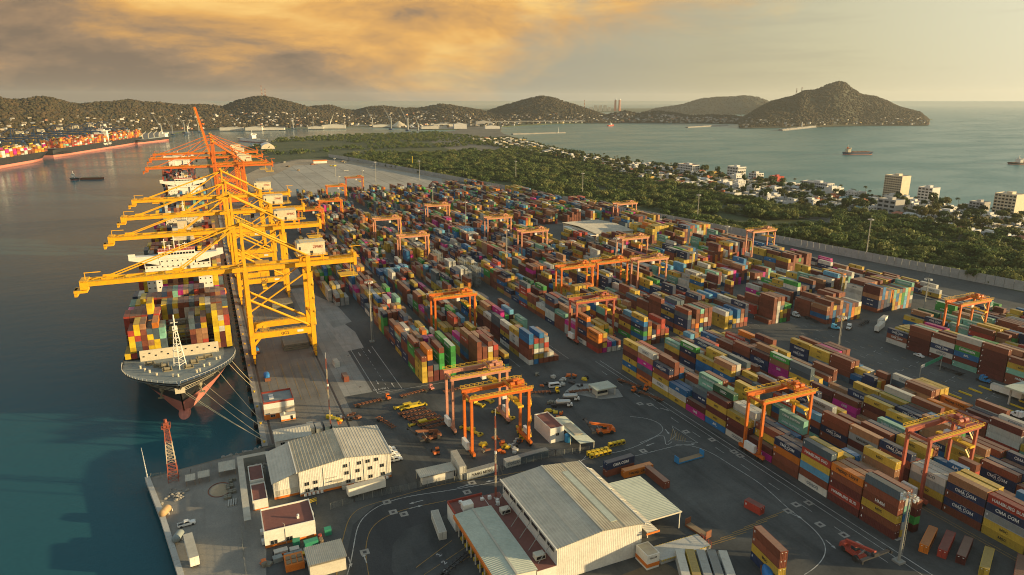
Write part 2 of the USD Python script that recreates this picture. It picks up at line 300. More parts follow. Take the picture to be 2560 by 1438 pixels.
flat('warehouse_earth', [(66, 60), (66, 120), (70, 136.5), (110, 139), (112, 130), (104, 112), (100, 60)], M['dry_earth'], 0.085)
flat('service_road', [(24, 150), (26, 178), (31, 193), (40, 201), (52, 205), (70, 206.0), (112, 210), (112, 196), (80, 190.5), (60, 186), (46, 184), (40, 178), (37, 168), (36, 150), (40, 120), (26, 120)], M['new_asphalt'], 0.072)
# crane rails and quay edge
for nm, x in (('crane_rail', 13.2), ('crane_rail', 43.4)):
    MB().box(x - 0.45, x + 0.45, 259, 1330, 0.072, 0.076).box(x - 0.08, x + 0.08, 259, 1330, 0.076, 0.14).build(nm, M['steel_dark'], kind='structure')
MB().box(9.0, 11.2, 258, 1330, 0.0, 0.28).build('quay_coping', M['edge_concrete'], kind='structure')
for k in range(32):
    x = 79.2 if k % 2 == 0 else 103.2
# painted lines
lines = MB()
def line(pts, w=0.20, z=0.105, mb=None):
    mb = mb or lines; pts = np.asarray(pts, float)[:, :2]
    t = np.gradient(pts, axis=0); t /= np.linalg.norm(t, axis=1, keepdims=True); n = np.c_[-t[:, 1], t[:, 0]] * w / 2
    a, b = pts + n, pts - n
    for i in range(len(pts) - 1): mb.quad((*b[i], z), (*b[i + 1], z), (*a[i + 1], z), (*a[i], z))
def dashed(p, q, on=1.5, off=1.5, w=0.18, z=0.105, mb=None):
    p, q = np.array(p[:2], float), np.array(q[:2], float); L = np.linalg.norm(q - p); t = (q - p) / L; s = 0
    while s < L: line([p + t * s, p + t * min(s + on, L)], w, z, mb); s += on + off
def curve(pts, n=12):
    from scipy.interpolate import CubicSpline
    pts = np.asarray(pts, float)[:, :2]; s = np.r_[0, np.cumsum(np.linalg.norm(np.diff(pts, axis=0), axis=1))]
    return CubicSpline(s, pts)(np.linspace(0, s[-1], n * (len(pts) - 1)))
def pxs(*uv): return [at(u, v)[:2] for u, v in uv]
def arrow(c, ang, L=4.0, z=0.109, mb=None, w=0.16):
    mb = mb or lines; a = math.radians(ang); t = np.array([math.sin(a), math.cos(a)]); n = np.array([t[1], -t[0]]); c = np.array(c[:2], float)
    p = c - t * L / 2; q = c + t * L * 0.16; e = c + t * L / 2
    for pts in ([p - n * w, p + n * w, q + n * w, q - n * w],): mb.quad(*[(*x, z) for x in pts])
    mb.add([(*(q - n * 0.55), z), (*(q + n * 0.55), z), (*e, z)], [[0, 1, 2]])
yl = MB()
# entrance lane by the first block
line([(61.8, 289), (61.8, 352)], 0.3); line([(73.4, 290), (73.4, 352)], 0.3); dashed((67.6, 292), (67.6, 352), 2.6, 2.6); line([(61.8, 289), (105, 289.4)], 0.3); line([(61.8, 290.6), (67.6, 290.6)], 0.5)
arrow((70.5, 296), 0, 6); arrow((64.7, 343), 180, 6); arrow((70.5, 345), 0, 6); arrow((64.6, 302), 180, 6)
tv, tf = text_at('ALTO', 1.7, 0.002, True).vertices, text_at('ALTO', 1.7, 0.002, True).faces
lines.add(np.c_[-tv[:, 0], -tv[:, 1], tv[:, 2]] + [66.9, 294.6, 0.104], tf)
# winding service road, bottom left
line(curve(pxs((868, 1438), (880, 1390), (888, 1345), (905, 1300), (950, 1265), (1000, 1247), (1100, 1230), (1250, 1205), (1400, 1180), (1465, 1140))), 0.28)
line(curve(pxs((922, 1438), (915, 1390), (918, 1350), (935, 1315), (975, 1288), (1030, 1270), (1115, 1252))), 0.22, mb=yl)
line(curve(pxs((842, 1438), (848, 1390), (862, 1330), (895, 1275), (950, 1255), (1100, 1214), (1230, 1192), (1390, 1160))), 0.22, mb=yl)
for u, v, an in ((1040, 1256, 268), (1040, 1268, 88), (1160, 1216, 88), (1230, 1202, 268), (912, 1396, 0), (875, 1406, 180)): arrow(at(u, v), an, 5)
for a, b in (((1040, 1420), (1130, 1352)), ((1060, 1438), (1165, 1368)), ((1100, 1438), (1180, 1388))): line(pxs(a, b), 0.2, mb=yl)
# junction right of the workshops
line(curve(pxs((1452, 1152), (1520, 1135), (1600, 1112), (1660, 1092), (1666, 1112), (1680, 1105))), 0.24)
line(pxs((1500, 1168), (1590, 1140), (1690, 1115), (1716, 1112)), 0.24); line(curve(pxs((1690, 1112), (1760, 1125), (1830, 1165), (1900, 1210), (1975, 1275), (2040, 1330), (2062, 1365), (2055, 1400), (2010, 1438))), 0.26)
line(curve(pxs((1575, 1043), (1610, 1046), (1648, 1060), (1657, 1072), (1648, 1086), (1600, 1108))), 0.24)
line(pxs((1680, 1065), (1690, 1090), (1670, 1105)), 0.2); line(pxs((1680, 1065), (1745, 1108)), 0.2); line(pxs((1690, 1100), (1745, 1108)), 0.2)
for k in range(7):
    a = np.array(at(1683 + k * 5, 1072 + k * 4)); b = np.array(at(1676 + k * 6, 1100 + k * 0.8)); line([a[:2], b[:2]], 0.18, mb=yl)
line([(176.2, 283), (176.2, 84)], 0.28); line([(173.6, 283), (173.6, 84)], 0.22); line([(205.6, 150), (205.6, 84)], 0.2, mb=yl); line([(204.3, 150), (204.3, 84)], 0.2, mb=yl)
dashed((169.5, 270), (169.5, 90), 5, 9, 0.22)
for u, v, an in ((1668, 1080, 195), (1625, 1112, 262), (1725, 1112, 100), (1662, 1024, 150), (1990, 1290, 160), (2077, 1362, 190)): arrow(at(u, v), an, 4.5)
for y in (262, 235, 205, 182, 160, 135, 112, 96):
    for dx in (-6.0,): pass
for u, v in ((1600, 1010), (1625, 1012), (1715, 1080), (1780, 1100), (1835, 1130), (1850, 1140), (1990, 1262), (1970, 1278), (2022, 1258), (2110, 1338), (2145, 1362), (2050, 1312), (1608, 1128), (983, 1281), (1010, 1286), (912, 1381), (967, 1256), (1168, 1231), (1180, 1208), (870, 890), (900, 968), (2240, 1345)):
    c = at(u, v); m = MB()
    for s in (2.0, 1.0): m.box(c[0] - s / 2 - 0.35, c[0] + s / 2 + 0.35, c[1] - s / 2 - 0.35, c[1] + s / 2 + 0.35, 0.07, 0.11 if s == 2.0 else 0.116)
    pts = [(c[0] - 1.3, c[1] - 1.3), (c[0] + 1.3, c[1] - 1.3), (c[0] + 1.3, c[1] + 1.3), (c[0] - 1.3, c[1] + 1.3)]
    hol = [(c[0] - .55, c[1] - .55), (c[0] + .55, c[1] - .55), (c[0] + .55, c[1] + .55), (c[0] - .55, c[1] + .55)]
    lines.sheet(pts, 0.112, holes=[hol]) if False else MB().sheet(pts, 0.112).build('drain_slab', M['edge_concrete'], kind='structure')
    MB().sheet(hol, 0.117).build('drain_grate', M['steel_dark'], kind='structure')
for x in (17, 21, 25, 29, 33, 37, 41): line([(x, 296), (x, 345)], 0.16, mb=yl, z=0.112); line([(x, 375), (x, 460)], 0.16, mb=yl, z=0.112)
for x in (17, 25, 33, 40):
    for y in np.arange(318, 345, 1.6): line([(x - 0.7, y), (x + 0.7, y + 1.2)], 0.16, mb=yl, z=0.118)
for x0 in (80.8, 108.8, 136.8, 177.3, 206.3, 235.5, 266.0, 296.0):
    for xx in (x0, x0 + 23.5): line([(xx, 292), (xx, 470)], 0.9, 0.112) if False else None
    line([(x0 + 19.2, 292), (x0 + 19.2, 560)], 0.2); line([(x0 + 26.0, 292), (x0 + 26.0, 560)], 0.2)
for y in (150, 170, 190, 210, 232): dashed((300 + (y - 150) * 0.1, y), (330, y + 6), 2.5, 6, 0.25)
for k, x in enumerate((299, 305, 311, 317, 323)): dashed((x, 110), (x, 285), 3.0, 7.0, 0.2, mb=lines if k % 2 else yl)
for k in range(6): line(pxs((1740 + k * 30, 1375 - k * 14), (1840 + k * 26, 1345 - k * 14)), 0.2, mb=yl)
for a, b, c in (('1', 1097, 1388), ('2', 1110, 1407), ('3', 1116, 1427)):
    p = at(b, c); ring_ = [(p[0] + 1.3 * math.cos(t), p[1] + 1.3 * math.sin(t)) for t in np.linspace(0, 2 * math.pi, 20)[:-1]]
    MB().sheet(ring_, 0.112).build('bay_number_disc', M['steel_dark'], kind='structure')
    m = text_at(a, 1.6, 0.004); v = np.array(m.vertices); v[:, :2] -= (v[:, :2].max(0) + v[:, :2].min(0)) / 2
    lines.add(v @ np.array([[0.85, 0.5, 0], [-0.5, 0.85, 0], [0, 0, 1]]) + [p[0], p[1], 0.118], m.faces)
lines.build('white_markings', M['white_line'], kind='structure'); yl.build('yellow_markings', M['yellow_line'], kind='structure')
# ------------------------------------------------------------------ the container yard
COL = {'brown': (0.185, 0.056, 0.032), 'maroon': (0.10, 0.024, 0.021), 'ochre': (0.47, 0.32, 0.045), 'navy': (0.016, 0.032, 0.078), 'white': (0.50, 0.49, 0.43), 'grey': (0.30, 0.32, 0.31),
       'blue': (0.018, 0.13, 0.30), 'seafoam': (0.17, 0.38, 0.29), 'green': (0.045, 0.26, 0.055), 'orange': (0.60, 0.18, 0.022), 'red': (0.36, 0.050, 0.032), 'magenta': (0.44, 0.020, 0.20),
       'skyblue': (0.10, 0.30, 0.46), 'tan': (0.34, 0.17, 0.085), 'slate': (0.075, 0.11, 0.135), 'darkgreen': (0.015, 0.085, 0.045), 'yellow': (0.62, 0.42, 0.02)}
WORD = {'brown': 'rust-brown', 'maroon': 'dark maroon', 'ochre': 'ochre-yellow', 'navy': 'navy blue', 'white': 'off-white', 'grey': 'light grey', 'blue': 'bright blue', 'seafoam': 'pale sea-green', 'green': 'leaf green',
        'orange': 'orange', 'red': 'red', 'magenta': 'magenta', 'skyblue': 'sky-blue', 'tan': 'tan-brown', 'slate': 'slate grey-blue', 'darkgreen': 'dark green', 'yellow': 'bright yellow'}
MIX = (['brown'] * 26 + ['maroon'] * 9 + ['ochre'] * 20 + ['navy'] * 12 + ['white'] * 7 + ['grey'] * 3 + ['blue'] * 5 + ['seafoam'] * 4 + ['green'] * 4 + ['orange'] * 3 + ['red'] * 4 + ['magenta'] * 2 + ['skyblue'] * 2 + ['tan'] * 8 + ['slate'] * 4 + ['darkgreen'] * 1)
LOGO = {'ochre': ('MSC', 'dark'), 'navy': ('CMA CGM', 'white'), 'magenta': ('ONE', 'white'), 'white': ('COSCO', 'slate'), 'green': ('EVERGREEN', 'white'), 'orange': ('Hapag-Lloyd', 'dark'), 'seafoam': ('CHINA SHIPPING', 'white'),
        'darkgreen': ('UASC', 'white'), 'grey': ('MAERSK', 'dark'), 'blue': ('APL', 'white'), 'red': ('HAMBURG SUD', 'white'), 'skyblue': ('', 'white'), 'brown': ('', 'white'), 'maroon': ('', 'white'), 'tan': ('', 'white'), 'slate': ('', 'white'), 'yellow': ('MSC', 'dark')}
TXT = {'dark': (0.03, 0.025, 0.02), 'white': (0.68, 0.68, 0.64), 'slate': (0.07, 0.10, 0.13), 'red': (0.5, 0.05, 0.04)}
BOX = []      # every container: x, y (centre), z (base), L, H, colour, lettering, rz, where
def put(x, y, z, L, H, c, where, rz=0.0, logo=None): BOX.append([x, y, z, L, H, c, logo, rz, where])
W = 2.44
ORD = ['bottom', 'second', 'third', 'fourth', 'fifth', 'sixth', 'seventh', 'eighth']
ORD1 = ['first', 'second', 'third', 'fourth', 'fifth', 'sixth', 'seventh', 'eighth', 'ninth', 'tenth', 'eleventh', 'twelfth', 'thirteenth', 'fourteenth', 'fifteenth', 'sixteenth', 'seventeenth', 'eighteenth', 'nineteenth', 'twentieth']
def ordn(k): return ORD1[k] if k < len(ORD1) else f'{k + 1}th'
def stack(x, y, L, cols, where, z0=0.06):
    z = z0
    for t, c in enumerate(cols):
        logo = None
        if isinstance(c, tuple): c, logo = c
        H = 2.59 if L < 7 or c in ('ochre',) and rng.random() < 0.4 else 2.74
        put(x, y, z, L, H - 0.035, c, where + (t,), logo=logo); z += H
def block(name, x0, ncol, y0, y1, mean, far=False, hmin=1, hmax=5, pitch=2.9, fill=0.94, over=None, p20=0.16, seed=0, same=0.35):
    """Stacks in ncol rows along y; over[(bay, col)] lists the colours of a stack from the ground up."""
    r = np.random.default_rng(1000 + seed); nb = int((y1 - y0) / 12.6)
    for b in range(nb):
        base = mean + 1.0 * math.sin(b * 0.9 + seed) + r.normal(0, 0.4)
        two = r.random() < p20; bulk = MIX[r.integers(len(MIX))] if r.random() < 0.3 else None
        for c in range(ncol):
            x = x0 + pitch * c + W / 2; yc = y0 + 12.6 * b + 6.1
            o = over.get((b, c)) if over else None
            if o is not None: stack(x, yc, 12.19, o, (name, c, b, '')); continue
            if r.random() > fill: continue
            for half in ((0,) if not two else (0, 1)):
                n = int(np.clip(round(base + r.normal(0, 1.15)), hmin, hmax)); prev = None; cs = []
                for t in range(n):
                    k = bulk if bulk and r.random() < 0.55 else prev if prev and r.random() < same else MIX[r.integers(len(MIX))]
                    cs.append(k); prev = k
                if two: stack(x, yc - 3.2 + 6.4 * half, 6.06, cs, (name, c, b, 'near half of ' if half == 0 else 'far half of '))
                else: stack(x, yc, 12.19, cs, (name, c, b, ''))
Y, B, N, Wt, G, O, K, S = 'ochre', 'brown', 'navy', 'white', 'green', 'orange', 'maroon', 'seafoam'
# bay 0 is the end towards the camera
ov1 = {(0, 0): [Y, Y, Y, Y, B], (0, 1): [B, 'tan', B, N, O, O], (0, 2): [K, K, 'slate'], (0, 3): [K, K, G, G, G, B], (0, 4): [Y, B], (0, 5): [G, G, G, G, G, G],
       (1, 0): [G, B, B, G, G, B], (1, 1): [B, B, N, N, B], (1, 2): [B, G, G, N], (1, 3): [N, N, 'grey', B], (1, 4): [B, Y, B, B, B], (1, 5): [G, G, G, B, B, G],
       (2, 0): [N, N, B, B, N], (2, 1): [B, B, Y, K], (2, 2): [N, B, Wt, N, 'tan'], (3, 0): [Y, N, N, S, O], (3, 1): [N, B, 'magenta', 'white'], (4, 0): [N, B, N, N, B], (4, 1): [Y, Wt, B, B]}
block('quayside block', 84.0, 6, 292.2, 650, 3.7, over=ov1, seed=1, hmax=5)
block('quay strip', 66.5, 4, 436, 640, 2.6, seed=21, hmax=4, fill=0.85)
ov2 = {(0, 0): [B, B, B, B, B, B], (0, 1): [Y, B, B, B, B], (0, 2): [Y, Y, Y, Y, Wt, B], (0, 3): [B, 'blue', B, B, 'red'], (0, 4): [], (0, 5): [S, N, Y], (1, 0): [B, 'blue', 'slate', B, 'red', 'tan'], (1, 1): [B, B, B, B, 'tan'], (1, 2): [B, K, B, B, 'tan'], (1, 3): [B, B, B, 'red', 'red'], (1, 4): [B, S, B, B, B], (1, 5): [], (2, 0): [Y, Y, S, 'magenta']}
block('second block', 112.0, 6, 292.2, 985, 3.6, over=ov2, seed=2)
ov3 = {(0, 0): [Wt, B, B, B, 'blue', 'blue'], (0, 1): ['blue', Y, Wt, S, 'red'], (0, 2): [B, Y, Wt, 'slate', B, 'blue'], (0, 3): [B, Wt, 'tan', 'red', 'grey'], (0, 4): [B, Wt], (0, 5): [B],
       (1, 0): [Y, B, Wt, Wt, Y], (1, 1): [B, B, Y, B, 'tan'], (2, 0): [Wt, N, Y, B, Wt], (1, 4): [], (1, 5): [Y, B, Y, 'tan']}
block('third block', 140.0, 6, 292.2, 985, 3.3, over=ov3, seed=3, fill=0.9)
ov4 = {(0, 0): ['red', B, (O, 'Hapag-Lloyd'), (O, 'Hapag-Lloyd')], (0, 1): ['magenta', Y, B, Y], (0, 2): [Wt, 'magenta'], (0, 3): [Wt, 'blue'], (0, 4): [Wt, B], (0, 5): [], (1, 0): [Wt, B, N, B, N, O], (1, 1): [B, N, B, 'blue'], (1, 2): [Y, S, S],
       (2, 0): [Wt, Wt, 'magenta'], (2, 1): [B, G, Wt], (3, 0): [B, B, B, S], (4, 0): [N, Wt, Wt, 'slate', B, N], (5, 0): [B, O, Wt], (6, 0): [B, Y, B, B], (7, 0): ['red', 'blue', Y, 'red', 'red', 'slate'], (2, 5): []}
block('fourth block', 180.6, 6, 292.2, 985, 3.5, over=ov4, seed=4)
ov5 = {(0, 0): [Y, 'blue', G, (N, 'CMA CGM'), ('blue', 'APL'), Y], (0, 1): [Y, B, Y, Y, B], (0, 2): [K, Wt, N], (0, 3): [B, B, 'red', B], (0, 4): ['slate', B, B, 'red', 'red'], (0, 5): [Y, Y, 'red'], (1, 0): [G, B, Y, B], (1, 1): [B, Y, B, B, 'skyblue'], (1, 2): [B, B, Y, G], (2, 0): [B, Wt, B, Y, B], (3, 0): [Y, B, S, S]}
block('fifth block', 209.0, 6, 292.2, 985, 3.8, over=ov5, seed=5)
ov6 = {(0, 0): [Y, B, N, N, 'slate', B], (0, 1): [B, N, B, 'tan'], (0, 2): [Y, B, O, B, B, B], (0, 3): [Y, S, N, Y, B, S], (0, 4): [B, N, B, Wt, B, B], (0, 5): [Y, N, B, B, B, B], (1, 0): [N, B, N, Y, N], (2, 0): [B, B, B, B, B, B], (2, 1): [B, B, B, 'tan'], (3, 0): [Wt, Y, B, B], (4, 0): [Y, B, B, 'slate'], (5, 0): [B, (Wt, 'Hapag-Lloyd'), B]}
block('sixth block', 238.4, 6, 292.2, 985, 3.7, over=ov6, seed=6)
ov7 = {(0, 0): [Y, Y, Y, Wt], (0, 1): [Y, N, Y, 'blue'], (0, 2): [N, Y], (0, 3): [B, Wt, 'blue', 'blue'], (1, 0): [Y, Y, Y, Y], (1, 1): [Wt, Y, Wt], (1, 2): [Y, N, 'blue']}
block('seventh block', 268.8, 6, 296, 990, 3.4, over=ov7, seed=7)
ov8 = {(0, 0): [B], (0, 1): [B, B, B, B, B, B], (0, 2): [Wt, Wt, Wt, Wt, Wt, B], (0, 3): [G, Y, Y, 'slate', 'tan', B], (0, 4): [G, B, Y, G], (0, 5): [K, K, B, G], (1, 1): [B, B, S, B, B]}
block('eighth block', 299.0, 6, 292.4, 560, 3.2, over=ov8, seed=8, fill=0.85)
block('eighth block far part', 299.0, 6, 640, 990, 3.6, seed=18)
# blocks beyond the middle road, near part in front of the empties depot
ova = {(0, 0): [B, 'blue', B, 'tan'], (0, 11): [B, Y, Y, B]}
block('front depot stacks', 330.4, 11, 278.6, 304, 4.8, over=ova, seed=30, p20=0.0, pitch=2.62, fill=1.0, hmin=4, hmax=5, same=0.6)
block('big depot stack', 378.8, 12, 282.0, 308, 5.6, seed=31, p20=0.0, pitch=2.62, fill=1.0, hmin=5, hmax=6, same=0.55, over={(0, 0): [B, (N, 'CMA CGM'), (N, 'CMA CGM'), 'tan', K, K], (1, 0): [N, Wt, Wt, Wt, Wt]})
for k, (xa, nc, ya, yb, mn) in enumerate([(330.4, 11, 312, 352, 3.6), (370.0, 14, 318, 356, 4.2), (326.0, 12, 372, 398, 4.4), (366.0, 8, 376, 402, 3.6), (396.0, 9, 374, 412, 4.6), (330.0, 10, 414, 440, 4.0), (362.0, 9, 428, 455, 3.4), (396.0, 12, 440, 492, 4.6), (330, 10, 462, 490, 3.4), (366, 8, 474, 500, 4.4), (322.0, 10, 502, 530, 4.0), (376.0, 9, 520, 560, 4.6), (402.0, 12, 508, 560, 4.4), (380.0, 16, 572, 612, 4.8)]):
    block(f'depot stacks group {k + 1}', xa, nc, ya, yb, mn, seed=40 + k, p20=0.05, pitch=2.62, fill=0.97, hmin=2, hmax=6, same=0.5)
for k, x in enumerate((328.4, 357.8, 387.2, 414.0)):
    block(f'far right block {k + 1}', x, 6, 652 if k < 3 else 640, 985 if k < 2 else 900 if k == 2 else 760, 4.2, seed=60 + k, p20=0.05, hmin=2)
# nearest blocks, right of the workshops: bay 0 at the near end, the far end at y = 269
ovA1 = {(11, 0): [Y, 'blue', Y, K, B, Y], (10, 0): [O, B, 'slate', 'magenta', 'tan', Wt], (9, 0): [Y, (Wt, 'COSCO'), Y, B, N], (8, 0): [Y, Wt, 'blue'], (7, 0): ['magenta', K], (6, 0): ['blue', Y, K, Y, K], (5, 0): [(Wt, 'COSCO'), K, K, Y], (4, 0): ['magenta', K], (3, 0): [B, B, O, (N, 'CMA CGM')],
        (2, 0): [Wt, B, 'skyblue', Y, 'red', 'slate'], (1, 0): [K, 'red', K, B, (O, 'Hapag-Lloyd')], (0, 0): [K, B, Y, (B, 'HMM'), B, 'slate'],
        (11, 1): [B, Y, B, N], (10, 1): [Y, B, B, B, Wt], (9, 1): [B, B, N, B, B, B], (8, 1): [B, G, 'blue'], (7, 1): [Y, N, N, 'slate'], (6, 1): [K, B, B, Y, K, ('darkgreen', 'UASC')], (5, 1): [B, B, 'blue', Wt, Wt], (4, 1): [B, G, Y, B], (3, 1): [B, N, B, (N, 'CMA CGM')], (2, 1): [B, K, B, B, Y, Y], (1, 1): [B, B, B, B, 'tan'], (0, 1): [Y, 'grey', 'blue', S, Wt, B],
        (0, 2): [], (0, 3): [K, (G, 'EVERGREEN'), K, B], (0, 4): [], (0, 5): [], (1, 2): [K, B, 'magenta', B, B], (1, 3): [B, B, B], (2, 2): [B, Y, 'navy', 'tan'], (10, 2): [B, Y, B, 'tan', B], (11, 2): [B, N, 'slate', Wt, B], (11, 3): [Y, B, B, B, 'red'], (11, 4): [], (9, 2): [N, B, Y, 'blue', B], (5, 2): [B, Y, N, B, Wt], (4, 2): [N, B, Wt, (N, 'CMA CGM')], (6, 2): [Y, B, N, O]}
block('front block', 180.4, 6, 117.8, 269.2, 3.9, over=ovA1, seed=71, hmax=6, p20=0.08)
ovA2 = {(2, 0): [B, (N, 'CMA CGM'), B, (N, 'CMA CGM'), 'tan'], (1, 0): [Y, Y, 'grey', (N, 'CMA CGM'), 'red'], (1, 1): [B, Y, B, B, B], (2, 1): [B, N, Y, Y, Y], (2, 2): [B, B, B, Y, Y], (3, 0): [B, Y, 'grey', Wt], (3, 1): [Y, B, Wt, Wt], (3, 2): [B, B, Y, Wt], (4, 0): [K, K, K, B, (N, 'CMA CGM')], (5, 0): ['grey', 'grey', K, 'grey', 'tan'], (14, 0): [B, B, Y, S], (14, 1): [B, B, B, B], (14, 2): [Y, B, Y, Y], (14, 3): [Wt, N, B, B], (13, 0): [N, (N, 'CMA CGM'), B, N, (G, 'EVERGREEN')], (13, 1): [B, B, Y, Wt], (13, 2): [Y, B, B, O], (6, 0): [N, B, N, B, B], (7, 0): [S, N, B, 'skyblue'], (8, 0): [B, 'blue', (S, 'CHINA SHIPPING'), 'red']}
block('second front block', 209.0, 6, 84.6, 274.6, 3.7, over=ovA2, seed=72, hmax=5)
ovA3 = {(14, 0): [Y, (Wt, 'COSCO'), 'blue'], (14, 1): [B, B, B], (13, 0): [B, B, B], (13, 1): [N, B, 'tan'], (12, 0): [N, N, B, B]}
block('third front block', 238.4, 6, 92, 281.2, 3.3, over=ovA3, seed=73, hmax=5)
block('fourth front block', 268.8, 5, 96, 250, 2.7, seed=74, hmax=4, fill=0.85, over={(6, 1): [S, B, 'tan', B], (6, 2): [B, B, B, 'tan'], (6, 3): [B, Y, Y, Y], (6, 4): [S, Y, Y, Y]})
ovC = {(11, 0): [Wt, (B, 'CMA CGM'), (N, 'CMA CGM')], (10, 0): [K, K, K, B, B], (9, 0): [K, Wt, (N, 'CMA CGM'), Wt, B], (8, 0): [S, K, 'blue', G, B, Wt], (7, 0): [K, K, K, K, K, B], (6, 0): [B, (B, 'HMM'), S, Y, B], (5, 0): [K, (N, 'CMA CGM'), B, 'red', 'red']}
block('right-hand block', 336.6, 6, 92, 245.6, 3.4, over=ovC, seed=75, hmax=5)
block('second right-hand block', 366.4, 6, 92, 258, 3.5, seed=76, hmax=5, over={(12, 0): [B, 'blue', Y], (11, 0): [B, K, 'red', N]})
block('third right-hand block', 395.8, 6, 110, 262, 3.0, seed=77, hmax=4)
block('fourth right-hand block', 425.2, 6, 120, 262, 2.6, seed=78, hmax=4)
# loose containers on the ground
def loose(u, v, c, L, rz, where, z=0.06, logo=None, H=2.7):
    p = at(u, v) if not isinstance(u, tuple) else np.array(u)
    put(p[0], p[1], z, L, H, c, ('loose', where), rz, logo)
loose((50.6, 332), 0, Wt, 6.06, 4, 'off-white short container standing alone on the quay lane beside the crane feet'); loose((51.3, 311.5), 0, B, 6.06, 2, 'rust-red short container standing alone on the quay lane, nearer of two')
loose((55.3, 180.2), 0, Wt, 12.19, -6, 'long off-white refrigerated container parked alone beside the loading dock')
loose((125.4, 186.0), 0, N, 12.19, -86, 'navy container with white lettering behind the pale warehouse canopy', z=2.78, logo='CMA CGM'); loose((125.4, 186.02), 0, B, 12.19, -86, 'rust-brown container under the navy one behind the warehouse canopy')
loose((130.9, 182.4), 0, O, 12.19, -90, 'orange container with dark lettering against the warehouse canopy', logo='Hapag-Lloyd'); loose((134.6, 175.8), 0, B, 12.19, 0, 'rust-brown container lying along the open yard edge of the canopy')
loose((152.9, 147.4), 0, 'red', 6.06, 12, 'short red container standing alone on the open asphalt')
for t, c in enumerate((N, Y, B, B)): loose((134.6, 122.6), 0, c, 12.19, -8, f'{WORD[c]} container, {ORD[t]} in the lone four-high stack by the bottom edge', z=0.06 + 2.72 * t)
loose((188.6, 112.4), 0, O, 12.19, -66, 'orange container on the ground, farthest of the four set side by side at the mast', logo='Hapag-Lloyd'); loose((191.3, 108.6), 0, 'red', 12.19, -66, 'dull red container on the ground between the orange one and a maroon one'); loose((193.6, 104.6), 0, K, 12.19, -66, 'dark maroon container on the ground between a dull red and an ochre one'); loose((194.2, 98.6), 0, Y, 12.19, -64, 'ochre container on the ground, nearest of the four set side by side at the mast')
loose((199.4, 92.5), 0, B, 12.19, -64, 'brown container cut by the bottom edge below the ochre one')
# white site containers of the workshop yard
loose((72.5, 209.8), 0, Wt, 12.19, -4, 'upper white site container at the left end of the workshop fence', z=2.76); loose((72.5, 209.81), 0, Wt, 12.19, -4, 'lower white site container at the left end of the workshop fence')
loose((79.2, 204.6), 0, 'grey', 12.19, -86, 'pale grey container with lettering along the workshop fence', logo='YANG MING'); loose((92.2, 206.2), 0, Wt, 6.06, -86, 'short white container in the middle of the workshop fence'); loose((101.2, 207.0), 0, 'slate', 12.19, -86, 'grey-blue container at the right end of the workshop fence')
for k, (x, y, c) in enumerate(((112.6, 132.6, Wt), (115.4, 131.4, Y), (118.2, 130.0, 'grey'), (121.0, 128.6, 'grey'), (123.9, 127.0, Wt))): loose((x, y), 0, c, 12.19, -28, f'{WORD[c]} dusty container, {ordn(k)} from the left in the slanting row by the ramp')
for k, (x, y, c) in enumerate(((31.2, 262.2, 'grey'), (34.6, 262.6, 'slate'), (37.4, 262.0, 'slate'), (28.3, 264.2, 'grey'))): loose((x, y), 0, c, 6.06, 0, f'short {WORD[c]} container behind the gabled shed, number {k + 1} from the quay' if False else ('short ' + WORD[c] + ' container in the row behind the white office hall, ' + ('leftmost', 'second from left', 'third from left', 'rightmost')[[3, 0, 1, 2].index(k)]))
# double-stacked wagons on the railway and stacks of the far port
WAGONS = []; rw = np.random.default_rng(808)
for j, x in enumerate((443.6, 449.0, 454.4)):
    for k in range(22):
        y = 292 + j * 5 + k * 14.9
        if y > 620 or (x > 453 and y > 575): break
        WAGONS.append((k, j, x, y)); n = 2 if rw.random() < .6 else 1
        stack(x, y, 12.19, [('brown', 'maroon', 'navy', 'white', 'ochre', 'blue', 'brown', 'magenta', 'tan')[rw.integers(9)] for _ in range(n)], (f'{("nearest", "middle", "farthest")[j]} railway track', 0, k, ''), 1.14)
for k, (x, y, nc, b) in enumerate(((-15, 3575, 10, 6), (60, 3580, 12, 6), (-300, 2300, 8, 10), (-330, 2050, 8, 10), (880, 3420, 10, 5))): block(f'far port stacks {k + 1}', x, nc, y, y + b * 12.6, 3.2, seed=90 + k)
# reefer stacks among steel racks, third block gap
for k, (x, y, n) in enumerate(((160.5, 452, 5), (163.6, 452, 5), (166.6, 452, 4), (160.5, 478, 5), (163.6, 478, 5), (160.2, 560, 4), (163.2, 560, 4), (166.2, 560, 3), (163, 640, 3), (160, 640, 4))): stack(x, y, 12.19, [Wt] * n, ('reefer racks', k, 0, ''))
# ------------------------------------------------------------------ container ships
paint('hull_black', (0.018, 0.020, 0.024), 0.45, 0.5, 0.15, (0.06, 0.045, 0.035)); paint('hull_red', (0.52, 0.19, 0.145), 0.6, 0.5, 0.12, (0.34, 0.14, 0.11))
paint('ship_white', (0.70, 0.68, 0.60), 0.5, 0.25, 0.3, (0.42, 0.34, 0.24)); paint('deck_grey', (0.20, 0.23, 0.225), 0.7, 0.35, 0.3); paint('ship_cream', (0.55, 0.49, 0.36), 0.6, 0.3, 0.4)
paint('window_dark', (0.018, 0.022, 0.026), 0.12, 0.0, 1.0, None, 0.0, 0.6); paint('rope_tan', (0.45, 0.40, 0.25), 0.9, 0.2); paint('signal_red', (0.50, 0.05, 0.03), 0.5, 0.2); paint('boat_orange', (0.72, 0.16, 0.02), 0.5, 0.2)
paint('lashing_tan', (0.23, 0.20, 0.13), 0.7, 0.5)
class Frame:
    def __init__(s, o, head): s.o = np.array([o[0], o[1], SEA]); s.r = rot2(-math.radians(head)); s.head = head     # local +y is the bow; head clockwise from world +y
    def w(s, x, y, z): p = s.r @ np.array([x, y]); return np.array([p[0] + s.o[0], p[1] + s.o[1], z + s.o[2]])
